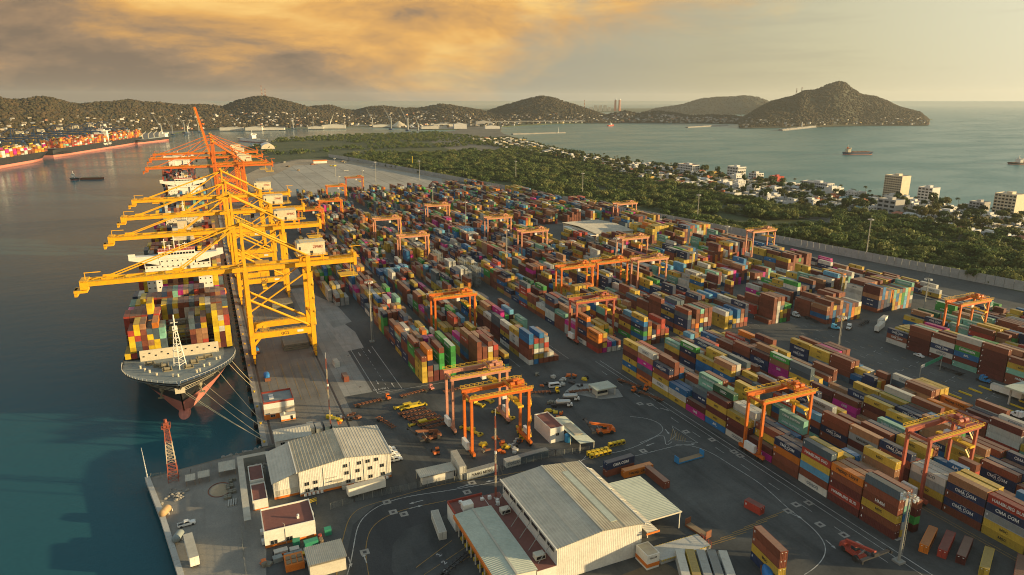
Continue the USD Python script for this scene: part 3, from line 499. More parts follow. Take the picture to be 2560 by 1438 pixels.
def half_breadth(t, z, Bm, zb, zd):
    """t from the stern (0) to the bow (1), z above the water."""
    f = np.clip((z - 0.0) / zd, 0, 1)
    t0 = 0.70 + 0.20 * f; p = 1.7 + 0.9 * f
    b = 1.0 if t < t0 else max(0.0, 1 - ((t - t0) / (1 - t0)) ** p)
    s0 = 0.16 * (1 - f) ** 1.5
    if t < s0: b *= 0.55 + 0.45 * (t / s0) ** 0.7
    if z < 0: b *= 0.9
    return max(b, 0.012) * Bm / 2
def hull_part(L, Bm, z0, z1, zd, rake, n=64, nz=5, fore=0.0):
    ts = np.r_[np.linspace(0, 0.68, n // 3), np.linspace(0.69, 1.0, n)]; zs = np.linspace(z0, z1, nz); V = []
    for t in ts:
        row = []
        for z in zs:
            zz = z + (fore * np.clip((t - 0.86) / 0.05, 0, 1) if z == z1 else 0)
            y = L * t - rake * t ** 6 * (1 - np.clip(zz / zd, 0, 1.1)) - L
            row.append((half_breadth(t, zz, Bm, 0, zd), y, zz))
        V.append(row)
    V = np.array(V); k, m = V.shape[:2]; mb = MB()
    i, j = np.meshgrid(np.arange(k - 1), np.arange(m - 1), indexing='ij')
    q = np.stack([i * m + j, (i + 1) * m + j, (i + 1) * m + j + 1, i * m + j + 1], -1).reshape(-1, 4)
    mb.add(V.reshape(-1, 3), q); P = V.copy(); P[..., 0] *= -1; mb.add(P.reshape(-1, 3), q[:, ::-1])
    a = V[0]; c = P[0]
    for jj in range(m - 1): mb.quad(a[jj], a[jj + 1], c[jj + 1], c[jj])
    return mb, V
def hull_deck(V, z):
    e = V[:, -1]; pts = [(x, y) for x, y, _ in e] + [(-x, y) for x, y, _ in e[::-1]]
    return MB().sheet(pts, z)
def container_ship(name, label, o, head, L, Bm, zd, bridge_y, zb_top, detail=2, boot=6.0, hullmat='hull_black', word=None, funnel_y=None, group=None):
    """o: the bow tip on the water plane. Lengths run aft as negative y."""
    t = thing(name, label, 'container ship', (o[0], o[1], SEA), -head, group)
    lo, _ = hull_part(L, Bm, -1.0, boot, zd, 12.0); lo.build('boot_topping', M['hull_red'], t, smooth=40)
    up, V = hull_part(L, Bm, boot, zd, zd, 12.0, fore=0.0); up.build('hull', M[hullmat], t, smooth=40)
    hull_deck(V, zd - 0.9 if detail > 1 else zd - 0.4).build('deck', M['deck_grey'], t)
    if detail > 1:
        b = trimesh.creation.icosphere(3, 1.0); b.apply_scale([2.6, 7.5, 3.4]); MB().mesh(b, loc=(0, -13.5, -0.9)).build('bulbous_bow', M['hull_red'], t, smooth=True)
        # forecastle: breakwater, winches, bollards, foremast
        bw = MB(); bw.box(-16.5, 16.5, -37.6, -37.2, zd - 0.9, zd + 4.2)
        for x in np.arange(-15, 16, 5): bw.beam((x, -40, zd - 0.9), (x, -37.7, zd + 3.6), 0.3)
        bwo = bw.build('breakwater', M['ship_cream'], t)
        hl = MB()
        for k, x in enumerate(np.linspace(-15, 15, 13)): hl.obox((x, -37.17, zd + (2.6 if k % 2 else 1.3)), (0.8, 0.06, 0.6))
        hl.build('port_hole', M['window_dark'], bwo, kind='stuff')
        for x, y, r in ((-6, -25, 1.1), (-4, -20, 0.9), (6, -25, 1.1), (8.5, -27, 0.9), (4.5, -20, 0.9), (-9, -29, 0.8), (12, -31, 0.8), (-12, -31, 0.7)):
            m = MB(); m.hcyl((x - 1.3, y, zd + 0.3), (x + 1.3, y, zd + 0.3), r * 0.75, 12); m.hcyl((x - 1.45, y, zd + 0.3), (x - 1.3, y, zd + 0.3), r * 1.15, 12); m.hcyl((x + 1.3, y, zd + 0.3), (x + 1.45, y, zd + 0.3), r * 1.15, 12); m.box(x - 1.6, x + 1.9, y - 0.8, y + 0.8, zd - 0.9, zd - 0.4); m.box(x + 1.6, x + 2.4, y - 0.5, y + 0.5, zd - 0.5, zd + 0.9); m.build('mooring_winch', M['lashing_tan'], t)
        for x, y in ((-12, -20), (-9.8, -19), (-8, -14), (-6.8, -13), (0.5, -11), (2.5, -12), (9, -16), (12, -21), (14, -24), (-15, -26), (-16.5, -27), (16, -28)): MB().cyl((x, y, zd - 0.9), 0.42, 1.25, 10).cyl((x, y, zd + 0.3), 0.55, 0.15, 10).build('bollard_post', M['ship_cream'], t)
        fm = MB(); zt = zd + 23
        for x, y in ((-2.6, -24), (2.6, -24), (0, -19.5)): fm.beam((x, y, zd - 0.9), (x * 0.18, -23 + (y + 23) * 0.18, zt - 5), 0.34)
        for k in range(6):
            f = k / 6.0; g = 1 - f * 0.82; z = zd + (zt - 5 - zd) * f + 1
            c = [(-2.6 * g, -23 - 1.0 * g, z), (2.6 * g, -23 - 1.0 * g, z), (0, -23 + 3.5 * g, z)]
            for a, b2 in ((0, 1), (1, 2), (2, 0)): fm.beam(c[a], c[b2], 0.2)
            g2 = 1 - (f + 1 / 6) * 0.82; fm.beam(c[0], (2.6 * g2, -23 - 1.0 * g2, z + (zt - 5 - zd) / 6), 0.16)
        fm.box(-1.1, 1.1, -24.2, -21.8, zt - 6.2, zt - 5.9); fm.cyl((0, -23, zt - 6), 0.3, 6.5, 8); fm.box(-1.5, 1.5, -23.1, -22.9, zt - 3.2, zt - 2.9); fm.box(-1.0, 1.0, -23.3, -22.5, zt - 5.9, zt - 4.6)
        fm.build('foremast', M['ship_white'], t)
        for s in (-1, 1):                               # hawse bolsters and anchors
            hb = trimesh.creation.icosphere(2, 1.0); hb.apply_scale([1.3, 1.5, 1.5]); a = MB(); a.mesh(hb, loc=(s * 7.2, -12.5, zd - 6.0)); a.beam((s * 7.4, -11.2, zd - 6.2), (s * 8.2, -10.9, zd - 9.4), 0.5); a.beam((s * 6.9, -10.9, zd - 9.2), (s * 9.3, -10.9, zd - 9.2), 0.7, 0.6); a.build('anchor', M['lashing_tan'], t, smooth=30)
        st = MB()                                       # pale stripes round the bow
        for zz in (zd - 2.9, zd - 3.9, zd - 4.9):
            pts = []
            for tt in np.linspace(0.955, 0.9995, 26):
                y = L * tt - 12.0 * tt ** 6 * (1 - zz / zd) - L; pts.append((half_breadth(tt, zz, Bm, 0, zd) + 0.10, y + 0.05, zz))
            for s in (-1, 1):
                p = np.array(pts) * [s, 1, 1]
                for a, b2 in zip(p[:-1], p[1:]): st.quad(a, b2, b2 + [0, 0, 0.45], a + [0, 0, 0.45])
        st.box(-1.9, 1.9, -2.6, -2.3, zd - 5.2, zd - 2.6); st.build('bow_stripe', M['ship_cream'], t)
        rl = MB(); prev = None
        for tt in np.r_[np.linspace(0.9, 0.999, 22)]:
            y = L * tt - L; x = half_breadth(tt, zd, Bm, 0, zd)
            for s in (-1, 1):
                rl.beam((s * x, y, zd), (s * x, y, zd + 1.0), 0.08)
                if prev: rl.beam((s * prev[0], prev[1], zd + 1.0), (s * x, y, zd + 1.0), 0.08)
            prev = (x, y)
        rl.build('railing', M['ship_white'], t)
        lb = MB(); lbz = zd + 8
    # bridge
    by = bridge_y; ht = zb_top
    acc = MB(); acc.box(-Bm * 0.36, -Bm * 0.13, by - 11, by, zd - 1, ht - 6.4); acc.box(Bm * 0.13, Bm * 0.36, by - 11, by, zd - 1, ht - 6.4); acc.box(-Bm * 0.13, Bm * 0.13, by - 11, by - 1.2, zd - 1, ht - 8); acc.box(-Bm * 0.36 + .01, Bm * 0.36 - .01, by - 11, by + 0.4, ht - 8, ht - 3.0)
    ao = acc.build('accommodation', M['ship_white'], t)
    for s in (-1, 1):
        wing = MB(); x0, x1 = s * Bm * 0.2, s * (Bm / 2 + 0.8)
        v = [(x0, by - 4.5, ht - 6.4), (x0, by + 0.7, ht - 6.4), (x1, by + 0.7, ht - 2.6), (x1, by - 4.5, ht - 2.6), (x0, by - 4.5, ht - 1.2), (x0, by + 0.7, ht - 1.2), (x1, by + 0.7, ht - 0.9), (x1, by - 4.5, ht - 0.9)]
        wing.add(v, [[0, 1, 2, 3], [7, 6, 5, 4], [4, 5, 1, 0], [5, 6, 2, 1], [6, 7, 3, 2], [7, 4, 0, 3]])
        wing.box(min(x1, x1 - s * 3.5), max(x1, x1 - s * 3.5), by + 0.5, by + 0.7, ht - 0.9, ht + 0.9); wing.build('bridge_wing', M['ship_white'], t)
    wh = MB(); wh.box(-Bm * 0.20, Bm * 0.20, by - 8, by + 0.9, ht - 3.0, ht + 1.2); who = wh.build('wheelhouse', M['ship_white'], t)
    wd = MB()
    for x in np.linspace(-Bm * 0.18, Bm * 0.18, 12): wd.obox((x, by + 0.92, ht - 0.4), (1.15, 0.1, 1.1))
    wd.build('window_row', M['window_dark'], who, kind='stuff')
    MB().box(-Bm * 0.205, Bm * 0.205, by - 8.2, by + 1.1, ht + 1.2, ht + 1.4).build('roof_edge', M['signal_red'], who)
    pw = MB()
    for x in list(np.linspace(-Bm * 0.34, Bm * 0.34, 13)):
        for z in np.arange(zd + 2, ht - 4, 3.0):
            if abs(x) > Bm * 0.14 or z > ht - 8: pw.obox((x, by + (0.42 if z > ht - 8 else 0.03), z), (0.7, 0.08, 0.7))
    for s in (-1, 1): pw.obox((s * Bm * 0.27, by + 0.43, ht - 5.4), (7.5, 0.1, 2.4))
    pw.build('cabin_window', M['window_dark'], ao, kind='stuff')
    ms = MB()
    for x, h in ((-4.5, 3.5), (-1.6, 2.8), (1.0, 7.5), (3.6, 2.6), (6.0, 6.0)):
        ms.beam((x, by - 4, ht + 1.4), (x, by - 4, ht + 1.4 + h), 0.45); ms.box(x - 1.3, x + 1.3, by - 4.2, by - 3.8, ht + 1.4 + h * 0.72, ht + 1.4 + h * 0.72 + 0.35)
    for x in np.arange(-Bm * 0.2, Bm * 0.2, 1.4): ms.beam((x, by + 1.0, ht + 1.4), (x, by + 1.0, ht + 2.5), 0.07)
    ms.beam((-Bm * 0.2, by + 1.0, ht + 2.5), (Bm * 0.2, by + 1.0, ht + 2.5), 0.09); ms.build('radar_mast', M['ship_white'], t)
    for s in (-1, 1):
        lbm = trimesh.creation.capsule(height=7.0, radius=1.4, count=[8, 8]); lbm.apply_transform(trimesh.transformations.rotation_matrix(math.pi / 2, [1, 0, 0]))
        MB().mesh(lbm, loc=(s * (Bm / 2 - 1.3), by - 4, zd + 4)).build('lifeboat', M['boat_orange'], t, smooth=True)
    if funnel_y:
        fn = MB(); fn.box(-7, 7, funnel_y - 9, funnel_y, zd - 1, zd + 22); fn.box(-3.2, 3.2, funnel_y - 8, funnel_y - 1, zd + 22, zd + 27); fn.build('funnel', M['ship_cream'], t)
    if word:
        v, f = text_flat(word, 6.0); m = MB(); m.add(np.c_[v[:, 1] + Bm / 2 + 0.15, v[:, 0] - L * 0.52, v[:, 2] + zd - 5.2], f); m.build('hull_lettering', M['ship_white'], t)
    return t
def lashing(t, zd, Bm, ys, hgt):
    for y in ys:
        m = MB()
        for x in np.linspace(-Bm / 2 + 1.2, Bm / 2 - 1.2, 10): m.beam((x, y, zd - 0.9), (x, y, zd + hgt), 0.35, 0.5)
        for z in np.linspace(zd + 2.2, zd + hgt, 4): m.box(-Bm / 2 + 1, Bm / 2 - 1, y - 0.45, y + 0.45, z - 0.12, z + 0.12)
        for x in np.linspace(-Bm / 2 + 1.2, Bm / 2 - 1.2, 10)[:-1]: m.beam((x, y, zd), (x + 4.5, y, zd + hgt), 0.12)
        m.build('lashing_bridge', M['lashing_tan'], t)
def cargo(fr, shipword, ys, ncol, z0, heights, seed, bulk=None, pitch=2.52, over=None, same=0.45, pool=None):
    r = np.random.default_rng(seed); P_ = pool or MIX
    for b, y in enumerate(ys):
        n0 = heights[min(b, len(heights) - 1)]
        for c in range(ncol):
            x = (c - (ncol - 1) / 2) * pitch
            n = (n0[c] if c < len(n0) else n0[-1]) if isinstance(n0, (list, tuple)) else int(np.clip(round(n0 + r.normal(0, 0.7)), 0, 9))
            prev = None
            for k in range(n):
                col = prev if prev and r.random() < same else P_[r.integers(len(P_))]
                if over and (b, c, k) in over: col = over[(b, c, k)]
                prev = col; p = fr.w(x, y, z0 + 2.66 * k)
                put(p[0], p[1], p[2], 12.19, 2.62, col, (shipword, c, b, '', k), -fr.head)
SHIPMIX = ['brown'] * 20 + ['yellow'] * 24 + ['red'] * 12 + ['tan'] * 10 + ['maroon'] * 8 + ['slate'] * 8 + ['magenta'] * 4 + ['orange'] * 3 + ['navy'] * 4 + ['white'] * 4 + ['seafoam'] * 2
f1 = Frame((-19.2, 297.0), 180)
ship1 = container_ship('container_ship', 'big black-hulled container ship at the near quay, white foremast and pink bow', (-19.2, 297.0), 180, 345, 47, 19.0, -127, 49.5, boot=8.0, funnel_y=-262)
b1h = [[1, 5, 6, 6, 5, 6, 5, 0, 0, 0, 0, 6, 5, 6, 0, 7, 7, 6], [6, 6, 6, 6, 8, 6, 1, 2, 2, 2, 2, 5, 5, 7, 7, 7, 7, 7], [5, 5, 5, 5, 5, 5, 6, 6, 6, 6, 6, 6, 6, 6, 5, 5, 5, 5], [5, 5, 6, 6, 6, 6, 7, 7, 7, 7, 7, 7, 7, 7, 6, 6, 6, 5], [5, 5, 0, 0, 0, 0, 8, 8, 8, 8, 8, 8, 8, 0, 0, 0, 0, 4]]
b1h = [list(reversed(h)) for h in b1h]     # the bow points at the camera, so columns run right to left
y1 = [-45.5, -60.5, -75.5, -90.5, -108]
ov = {}
for c in (15, 14): ov.update({(0, 17 - 15, k): 'yellow' for k in range(1, 7)})
for c in range(18):
    for k in range(2): ov[(2, c, k)] = 'white' if k == 1 else 'brown'
for c in range(12, 18): ov[(2, c, 3)] = 'magenta' if c > 13 else 'brown'; ov[(2, c, 2)] = 'magenta'
cargo(f1, 'the near ship', y1, 18, 19.2, b1h, 301, over=ov, pool=SHIPMIX)
y2 = [-148, -163, -178, -193, -208, -223, -238, -280, -295, -310, -325]
cargo(f1, 'the near ship behind its bridge', y2, 18, 19.2, [6, 7, 6, 6, 5, 6, 6, 6, 5, 6, 5], 302, pool=SHIPMIX)
lashing(ship1, 19.0, 47, [y + 7.5 for y in y1[1:]], 7.5)
f2 = Frame((-22.0, 690.0), 180)
ship2 = container_ship('container_ship', 'second container ship in line along the quay, white bridge between grey stacks', (-22, 690), 180, 330, 45, 19, -150, 48, detail=2, funnel_y=-262)
cargo(f2, 'the second quay ship', [-48, -63, -78, -93, -108, -123, -136], 17, 19.2, [5, 6, 6, 5, 6, 6, 5], 311, pool=['slate'] * 3 + ['white'] * 3 + ['navy'] * 3 + ['blue'] + MIX)
cargo(f2, 'the second quay ship', [-172, -187, -202, -217, -232, -280, -295, -310], 17, 19.2, [6, 6, 5, 6, 6, 6, 5, 5], 312)
f3 = Frame((-36.0, 1075.0), 180)
ship3 = container_ship('container_ship', 'dark third container ship at the far end of the quay behind orange cranes', (-36, 1075), 180, 330, 44, 18, -200, 44, detail=1)
cargo(f3, 'the third quay ship', [-40, -55, -70, -85, -100, -115, -130, -145, -160, -175, -220, -235, -250, -265], 16, 18.2, [4, 4, 5, 4, 5, 5, 4, 4, 4, 4, 4, 4, 3, 3], 313, pool=['navy', 'maroon', 'brown', 'slate', 'brown', 'red'])
# ships across the basin
pa, pb = at(120, 394, SEA), at(352, 356, SEA); hd = math.degrees(math.atan2(pb[0] - pa[0], pb[1] - pa[1])); Lh = np.linalg.norm(pb - pa)
f4 = Frame(pb[:2], hd)
ship4 = container_ship('container_ship', 'black container ship with white lettering and red waterline across the basin', pb, hd, Lh, 46, 20, -Lh * 0.47, 52, detail=1, boot=5.5, word='Hapag-Lloyd', group=None)
nb4 = int((Lh - 60) / 15)
cargo(f4, 'the far lettered ship', [-45 - 15 * k for k in range(nb4) if abs(45 + 15 * k - Lh * 0.47 - 5) > 12], 17, 20.2, [7 if k % 4 else 5 for k in range(nb4)], 321, pool=['orange'] * 5 + ['brown'] * 5 + ['red'] * 4 + ['white'] * 2 + ['tan'] * 3 + ['ochre'] + ['seafoam'])
pa, pb = at(-160, 445, SEA), at(112, 398, SEA); hd = math.degrees(math.atan2(pb[0] - pa[0], pb[1] - pa[1])); Lh = np.linalg.norm(pb - pa)
f5 = Frame(pb[:2], hd)
ship5 = container_ship('container_ship', 'container ship cut by the left edge of the picture across the basin', pb, hd, Lh, 46, 20, -Lh * 0.55, 52, detail=1, boot=6)
nb5 = int((Lh - 45) / 15)
cargo(f5, 'the ship at the left edge', [-34 - 15 * k for k in range(nb5) if abs(34 + 15 * k - Lh * 0.55 - 5) > 12], 17, 20.2, [5, 3, 6, 6, 2, 4, 6, 6, 5, 6, 6, 6, 6, 6, 6, 6, 6, 6, 6][:nb5], 322, pool=['white'] * 5 + ['ochre'] * 3 + ['orange'] * 2 + ['brown'] * 4 + ['magenta'] * 2 + ['red'] + ['slate'])
# mooring lines of the near ship
for k, (p, q) in enumerate((((-16.5, 299.5, 10.5), (9.9, 262.5, 0.5)), ((-17.5, 299.5, 10.5), (9.9, 262.5, 0.6)), ((-12, 302, 11), (9.9, 266, 0.5)), ((-10, 305, 11.5), (10.0, 276, 0.5)), ((0.2, 320, 14.5), (10.0, 318.5, 0.5)), ((-4, 313, 13.5), (10.0, 283, 0.5)), ((1.5, 323, 14.8), (10, 325, 0.5)))):
    p, q = np.array(p), np.array(q); s = np.linspace(0, 1, 12)[:, None]; pts = p + (q - p) * s - np.array([0, 0, 1.0]) * (2.2 * s * (1 - s)) * (0.6 if k > 3 else 1)
    MB().tube(pts, 0.11, 5).build('mooring_line', M['rope_tan'], label=('mooring rope from the near ship, ' + ('lowest rope to the last bollard', 'rope just above the lowest one', 'third rope up from the water', 'steep rope nearest to the quay wall', 'left rope of the short pair by the crane foot', 'long middle rope ending at the gatehouse', 'right rope of the short pair by the crane foot')[k]), cat='rope', group='mooring ropes of the near ship')
# ------------------------------------------------------------------ choose the containers that show largest, build those one by one, the rest as one mass
def visible_share(W_=1280):
    """Pixels of the frame that each container covers, with a coarse depth buffer over the three faces that can face the camera."""
    H_ = int(W_ * 1438 / 2560); sc = W_ / 2560.0
    dep = np.full((H_, W_), 1e9); idb = np.full((H_, W_), -1, int)
    A = np.array([[b[0], b[1], b[2], b[3], b[4], b[7]] for b in BOX]); order = np.argsort(A[:, 0] ** 2 + A[:, 1] ** 2)
    for i in order:
        x, y, z, L, H, rz = A[i]
        c = np.array([[-W / 2, -L / 2, 0], [W / 2, -L / 2, 0], [W / 2, L / 2, 0], [-W / 2, L / 2, 0]]); c[:, :2] = c[:, :2] @ rot2(math.radians(rz)).T
        v = np.vstack([c, c + [0, 0, H]]) + [x, y, z]; p = to_pixel(v)
        if p[:, 2].min() < 5: continue
        q = p[:, :2] * sc
        if q[:, 0].max() < 0 or q[:, 0].min() > W_ or q[:, 1].max() < 0 or q[:, 1].min() > H_: continue
        hull = q
        x0, x1 = max(int(q[:, 0].min()), 0), min(int(q[:, 0].max()) + 1, W_); y0, y1 = max(int(q[:, 1].min()), 0), min(int(q[:, 1].max()) + 1, H_)
        if x1 <= x0 or y1 <= y0: continue
        gx, gy = np.meshgrid(np.arange(x0, x1) + 0.5, np.arange(y0, y1) + 0.5)
        for f in ((4, 5, 6, 7), (0, 1, 5, 4), (3, 0, 4, 7), (1, 2, 6, 5), (2, 3, 7, 6)):
            a = q[list(f)]; s = 0.0; ins = np.ones(gx.shape, bool)
            ar = sum(a[k, 0] * a[(k + 1) % 4, 1] - a[(k + 1) % 4, 0] * a[k, 1] for k in range(4))
            if ar > 0: continue
            for k in range(4):
                e = a[(k + 1) % 4] - a[k]; ins &= (e[0] * (gy - a[k, 1]) - e[1] * (gx - a[k, 0])) <= 0
            if not ins.any(): continue
            d = p[list(f), 2].mean() - p[:, 2].mean() * 0.0
            sub = dep[y0:y1, x0:x1]; w = ins & (d < sub)
            sub[w] = d; idb[y0:y1, x0:x1][w] = i
    return np.bincount(idb[idb >= 0], minlength=len(BOX))
share = visible_share()
big = [int(i) for i in np.argsort(-share)[:292] if share[i] > 0]
bigset = set(big)
def corrugated(x0, x1, z0, z1, depth=0.045, pitch=0.56):
    """A pressed-steel wall in the xz plane at y = 0, outside towards -y."""
    n = max(4, int((x1 - x0) / pitch)); p = (x1 - x0) / n; xs, ys = [], []
    for k in range(n):
        for f, d in ((0.0, 0.0), (0.28, 0.0), (0.5, 1.0), (0.78, 1.0)): xs.append(x0 + p * (k + f)); ys.append(depth * d)
    xs.append(x1); ys.append(0.0); xs, ys = np.array(xs), np.array(ys); k = len(xs)
    v = np.vstack([np.c_[xs, ys, np.full(k, z0)], np.c_[xs, ys, np.full(k, z1)]])
    f = [[i, i + 1, i + 1 + k, i + k] for i in range(k - 1)]
    return v, np.array(f)
def cont_paint(key, c):
    c = np.array(c)
    nodes = {'tc': ('texture_coordinate', {}), 'o': ('object_info', {}), 'g': ('geometry', {}), 'n': ('noise_texture', {'scale': 0.35, 'detail': 7.0, 'roughness': 0.7}),
             'r': ('map_range', {'from_min': 0.5, 'from_max': 0.8, 'to_min': 0.0, 'to_max': 0.55, 'clamp': True}), 'm': ('mix_color', {'a': tuple(c), 'b': tuple(c * 0.45 + np.array([0.035, 0.020, 0.012]))}),
             'mp': ('mapping', {'scale': (1.6, 1.6, 0.16)}), 'n2': ('noise_texture', {'scale': 1.0, 'detail': 5.0, 'roughness': 0.7}), 'r2': ('map_range', {'from_min': 0.52, 'from_max': 0.74, 'to_min': 0.0, 'to_max': 0.6, 'clamp': True}), 'm2': ('mix_color', {'b': tuple(c * 0.5 + np.array([0.06, 0.032, 0.018]))}), 'vv': ('map_range', {'to_min': 0.72, 'to_max': 1.22}), 'h': ('hsv', {}), 'p': ('principled_bsdf', {'roughness': 0.55, 'specular_ior_level': 0.3})}
    M[key] = usdkit.material(stage, '/World/Looks/' + key, nodes, [('g.position', 'n.vector'), ('n.fac', 'r.value'), ('r.result', 'm.fac'), ('o.random', 'vv.value'), ('g.position', 'mp.vector'), ('mp.vector', 'n2.vector'), ('n2.fac', 'r2.value'), ('r2.result', 'm2.fac'), ('m.result', 'm2.a'), ('m2.result', 'h.color'), ('vv.result', 'h.value'), ('h.color', 'p.base_color')], surface='p.BSDF')
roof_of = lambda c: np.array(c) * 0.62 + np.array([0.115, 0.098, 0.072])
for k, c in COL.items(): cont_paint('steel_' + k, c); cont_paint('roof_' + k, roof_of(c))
for k, c in TXT.items(): paint('letter_' + k, c, 0.6, 0.3, 0.8)
_cp = {}
def cont_proto(color, long, logo):
    key = f"{color}_{'long' if long else 'short'}_{(logo or 'plain').lower().replace(' ', '_').replace('-', '_')}"
    if key in _cp: return _cp[key]
    L = 12.19 if long else 6.06; H = 2.68 if long else 2.55
    P = stage.CreateClassPrim('/World/kind_container_' + key); mt, rf = M['steel_' + color], M['roof_' + color]
    fr = MB()
    for x in (-W / 2, W / 2 - 0.13):
        for y in (-L / 2, L / 2 - 0.16): fr.box(x, x + 0.13, y, y + 0.16, 0, H)
        fr.box(x, x + 0.1, -L / 2 + .16, L / 2 - .16, 0.0, 0.16); fr.box(x, x + 0.1, -L / 2 + .16, L / 2 - .16, H - 0.13, H - 0.005)
    for y in (-L / 2, L / 2 - 0.12): fr.box(-W / 2 + .13, W / 2 - .13, y, y + 0.12, 0.0, 0.16); fr.box(-W / 2 + .13, W / 2 - .13, y, y + 0.12, H - 0.14, H - 0.005)
    fr.build('frame', mt, P)
    v, f = corrugated(-L / 2 + 0.16, L / 2 - 0.16, 0.16, H - 0.13)
    a = np.c_[v[:, 1] - W / 2 + 0.03, -v[:, 0], v[:, 2]]; MB().add(a, f).build('side_wall', mt, P)
    a = np.c_[-v[:, 1] + W / 2 - 0.03, v[:, 0], v[:, 2]]; MB().add(a, f).build('side_wall', mt, P)
    v, f = corrugated(-W / 2 + 0.13, W / 2 - 0.13, 0.16, H - 0.14); MB().add(np.c_[-v[:, 0], -v[:, 1] + L / 2 - 0.03, v[:, 2]], f).build('end_wall', mt, P)
    r = MB(); r.box(-W / 2 + 0.02, W / 2 - 0.02, -L / 2 + 0.02, L / 2 - 0.02, H - 0.06, H - 0.012)
    for k in range(int(L / 1.1)): y = -L / 2 + 0.6 + k * 1.1; r.box(-W / 2 + 0.2, W / 2 - 0.2, y, y + 0.45, H - 0.012, H + 0.006)
    r.build('roof', rf, P)
    for s in (-1, 1):
        d = MB(); x0, x1 = sorted((s * 0.03, s * (W / 2 - 0.15))); d.box(x0, x1, -L / 2 + 0.03, -L / 2 + 0.07, 0.18, H - 0.16)
        for xx in (s * 0.3, s * 0.85): d.box(xx - 0.025, xx + 0.025, -L / 2 - 0.01, -L / 2 + 0.03, 0.1, H - 0.08); d.box(xx - 0.16, xx + 0.05, -L / 2 - 0.012, -L / 2 + 0.02, 1.05, 1.12)
        do = d.build('door', mt, P)
        MB().box(min(s * .42, s * .78), max(s * .42, s * .78), -L / 2 + 0.018, -L / 2 + 0.028, H - 0.62, H - 0.42).build('number_plate', M['letter_white'], do)
    if logo:
        tc = LOGO.get(color, ('', 'white'))[1]; tc = 'dark' if logo == 'MSC' else tc
        wd = L * (0.62 if long else 0.72); h = min(0.8 if logo == 'MSC' else 1.0, wd / (0.72 * len(logo)))
        v, f = text_flat(logo, h); b = MB(); z = H * 0.52
        b.add(np.c_[v[:, 1] - W / 2 + 0.012, -v[:, 0], v[:, 2] + z], f); b.add(np.c_[-v[:, 1] + W / 2 - 0.012, v[:, 0], v[:, 2] + z], f)
        if logo == 'CMA CGM':
            t = np.linspace(-1, 1, 9)
            for sg in (-1, 1):
                arc = [np.array([-W / 2 + 0.012 if True else 0, -q * 1.1, z + sg * (h * 0.5 + 0.28 + 0.16 * (1 - q * q))]) for q in t]
                for p_, q_ in zip(arc[:-1], arc[1:]): b.quad(p_, q_, q_ + [0, 0, 0.12], p_ + [0, 0, 0.12])
        b.build('lettering', M['letter_' + tc], P)
    else:
        MB().box(-W / 2 + 0.005, -W / 2 + 0.012, L / 2 - 0.85, L / 2 - 0.5, 1.2, 1.9).build('number_panel', M['letter_white'], P)
    _cp[key] = P.GetPath(); return _cp[key]
def lettering_of(i):
    c, lg, L = BOX[i][5], BOX[i][6], BOX[i][3]
    if lg is not None: return lg
    r = (i * 7919 % 100) / 100.0; t = LOGO[c][0]
    return t if t and (c != 'white' or r < 0.45) and (c not in ('blue', 'red', 'orange', 'grey') or r < 0.6) and r < 0.86 else None
LETW = {'dark': 'dark', 'white': 'white', 'slate': 'grey'}
for i in big:
    x, y, z, L, H, c, lg, rz, wh = BOX[i]; lo = lettering_of(i); long = L > 7
    if wh[0] == 'loose': lab = wh[1]; grp = None
    elif 'ship' in wh[0]:
        lab = f"{WORD[c]} container, {ORD[wh[4]]} tier, {ordn(17 - wh[1])} column from the water side, {ordn(wh[2])} bay aboard {wh[0]}"; grp = 'containers aboard ' + wh[0]
    else:
        lab = f"{WORD[c]} container, {ORD[wh[4]]} tier, {ordn(wh[1])} row from quay side, {wh[3]}{ordn(wh[2])} bay, {wh[0]}"; grp = 'containers of the ' + wh[0]
        if len(lab.replace(',', '').split()) > 16: lab = f"{WORD[c]} container, {ORD[wh[4]]} tier, {ordn(wh[1])} row, {wh[3]}{ordn(wh[2])} bay of {wh[0]}"
    flip = 0 if (i * 31 % 10) < 7 or wh[0] == 'loose' else 180
    copy_of(cont_proto(c, long, lo), 'shipping_container', lab, 'container', (x, y, z), rz + flip, grp, scale=(1, 1, (H / (2.68 if long else 2.55))))
# the rest of the stacks
mass = MB(); rr = np.random.default_rng(4)
order = [i for i in range(len(BOX)) if i not in bigset]
A = np.array([[BOX[i][0], BOX[i][1], BOX[i][2], BOX[i][3], BOX[i][4], BOX[i][7]] for i in order])
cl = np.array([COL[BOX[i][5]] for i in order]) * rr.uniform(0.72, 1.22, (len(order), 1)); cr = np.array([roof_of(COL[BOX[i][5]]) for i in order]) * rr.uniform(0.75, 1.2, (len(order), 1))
cz, sz_ = np.cos(np.radians(A[:, 5])), np.sin(np.radians(A[:, 5]))
corner = np.array([[-1, -1], [1, -1], [1, 1], [-1, 1]]) * 0.5
lx, ly = corner[None, :, 0] * W, corner[None, :, 1] * A[:, 3:4]
px_, py_ = A[:, :1] + lx * cz[:, None] - ly * sz_[:, None], A[:, 1:2] + lx * sz_[:, None] + ly * cz[:, None]
n = len(order); bot = np.stack([px_, py_, np.repeat(A[:, 2:3], 4, 1)], -1); top = bot + np.array([0, 0, 1.0]) * A[:, 4][:, None, None]
V8 = np.concatenate([bot, top], 1).reshape(-1, 3); base = (np.arange(n) * 8)[:, None, None]
mass.add(V8, (BOXF[2:][None] + base).reshape(-1, 4)); mass.c.append(np.repeat(cl, 8, 0))
tv_ = top + [0, 0, 0.004]; mass.add(tv_.reshape(-1, 3), (np.array([[[0, 1, 2, 3]]]) + (np.arange(n) * 4)[:, None, None]).reshape(-1, 4)); mass.c.append(np.repeat(cr, 4, 0))
q, qc = [], []
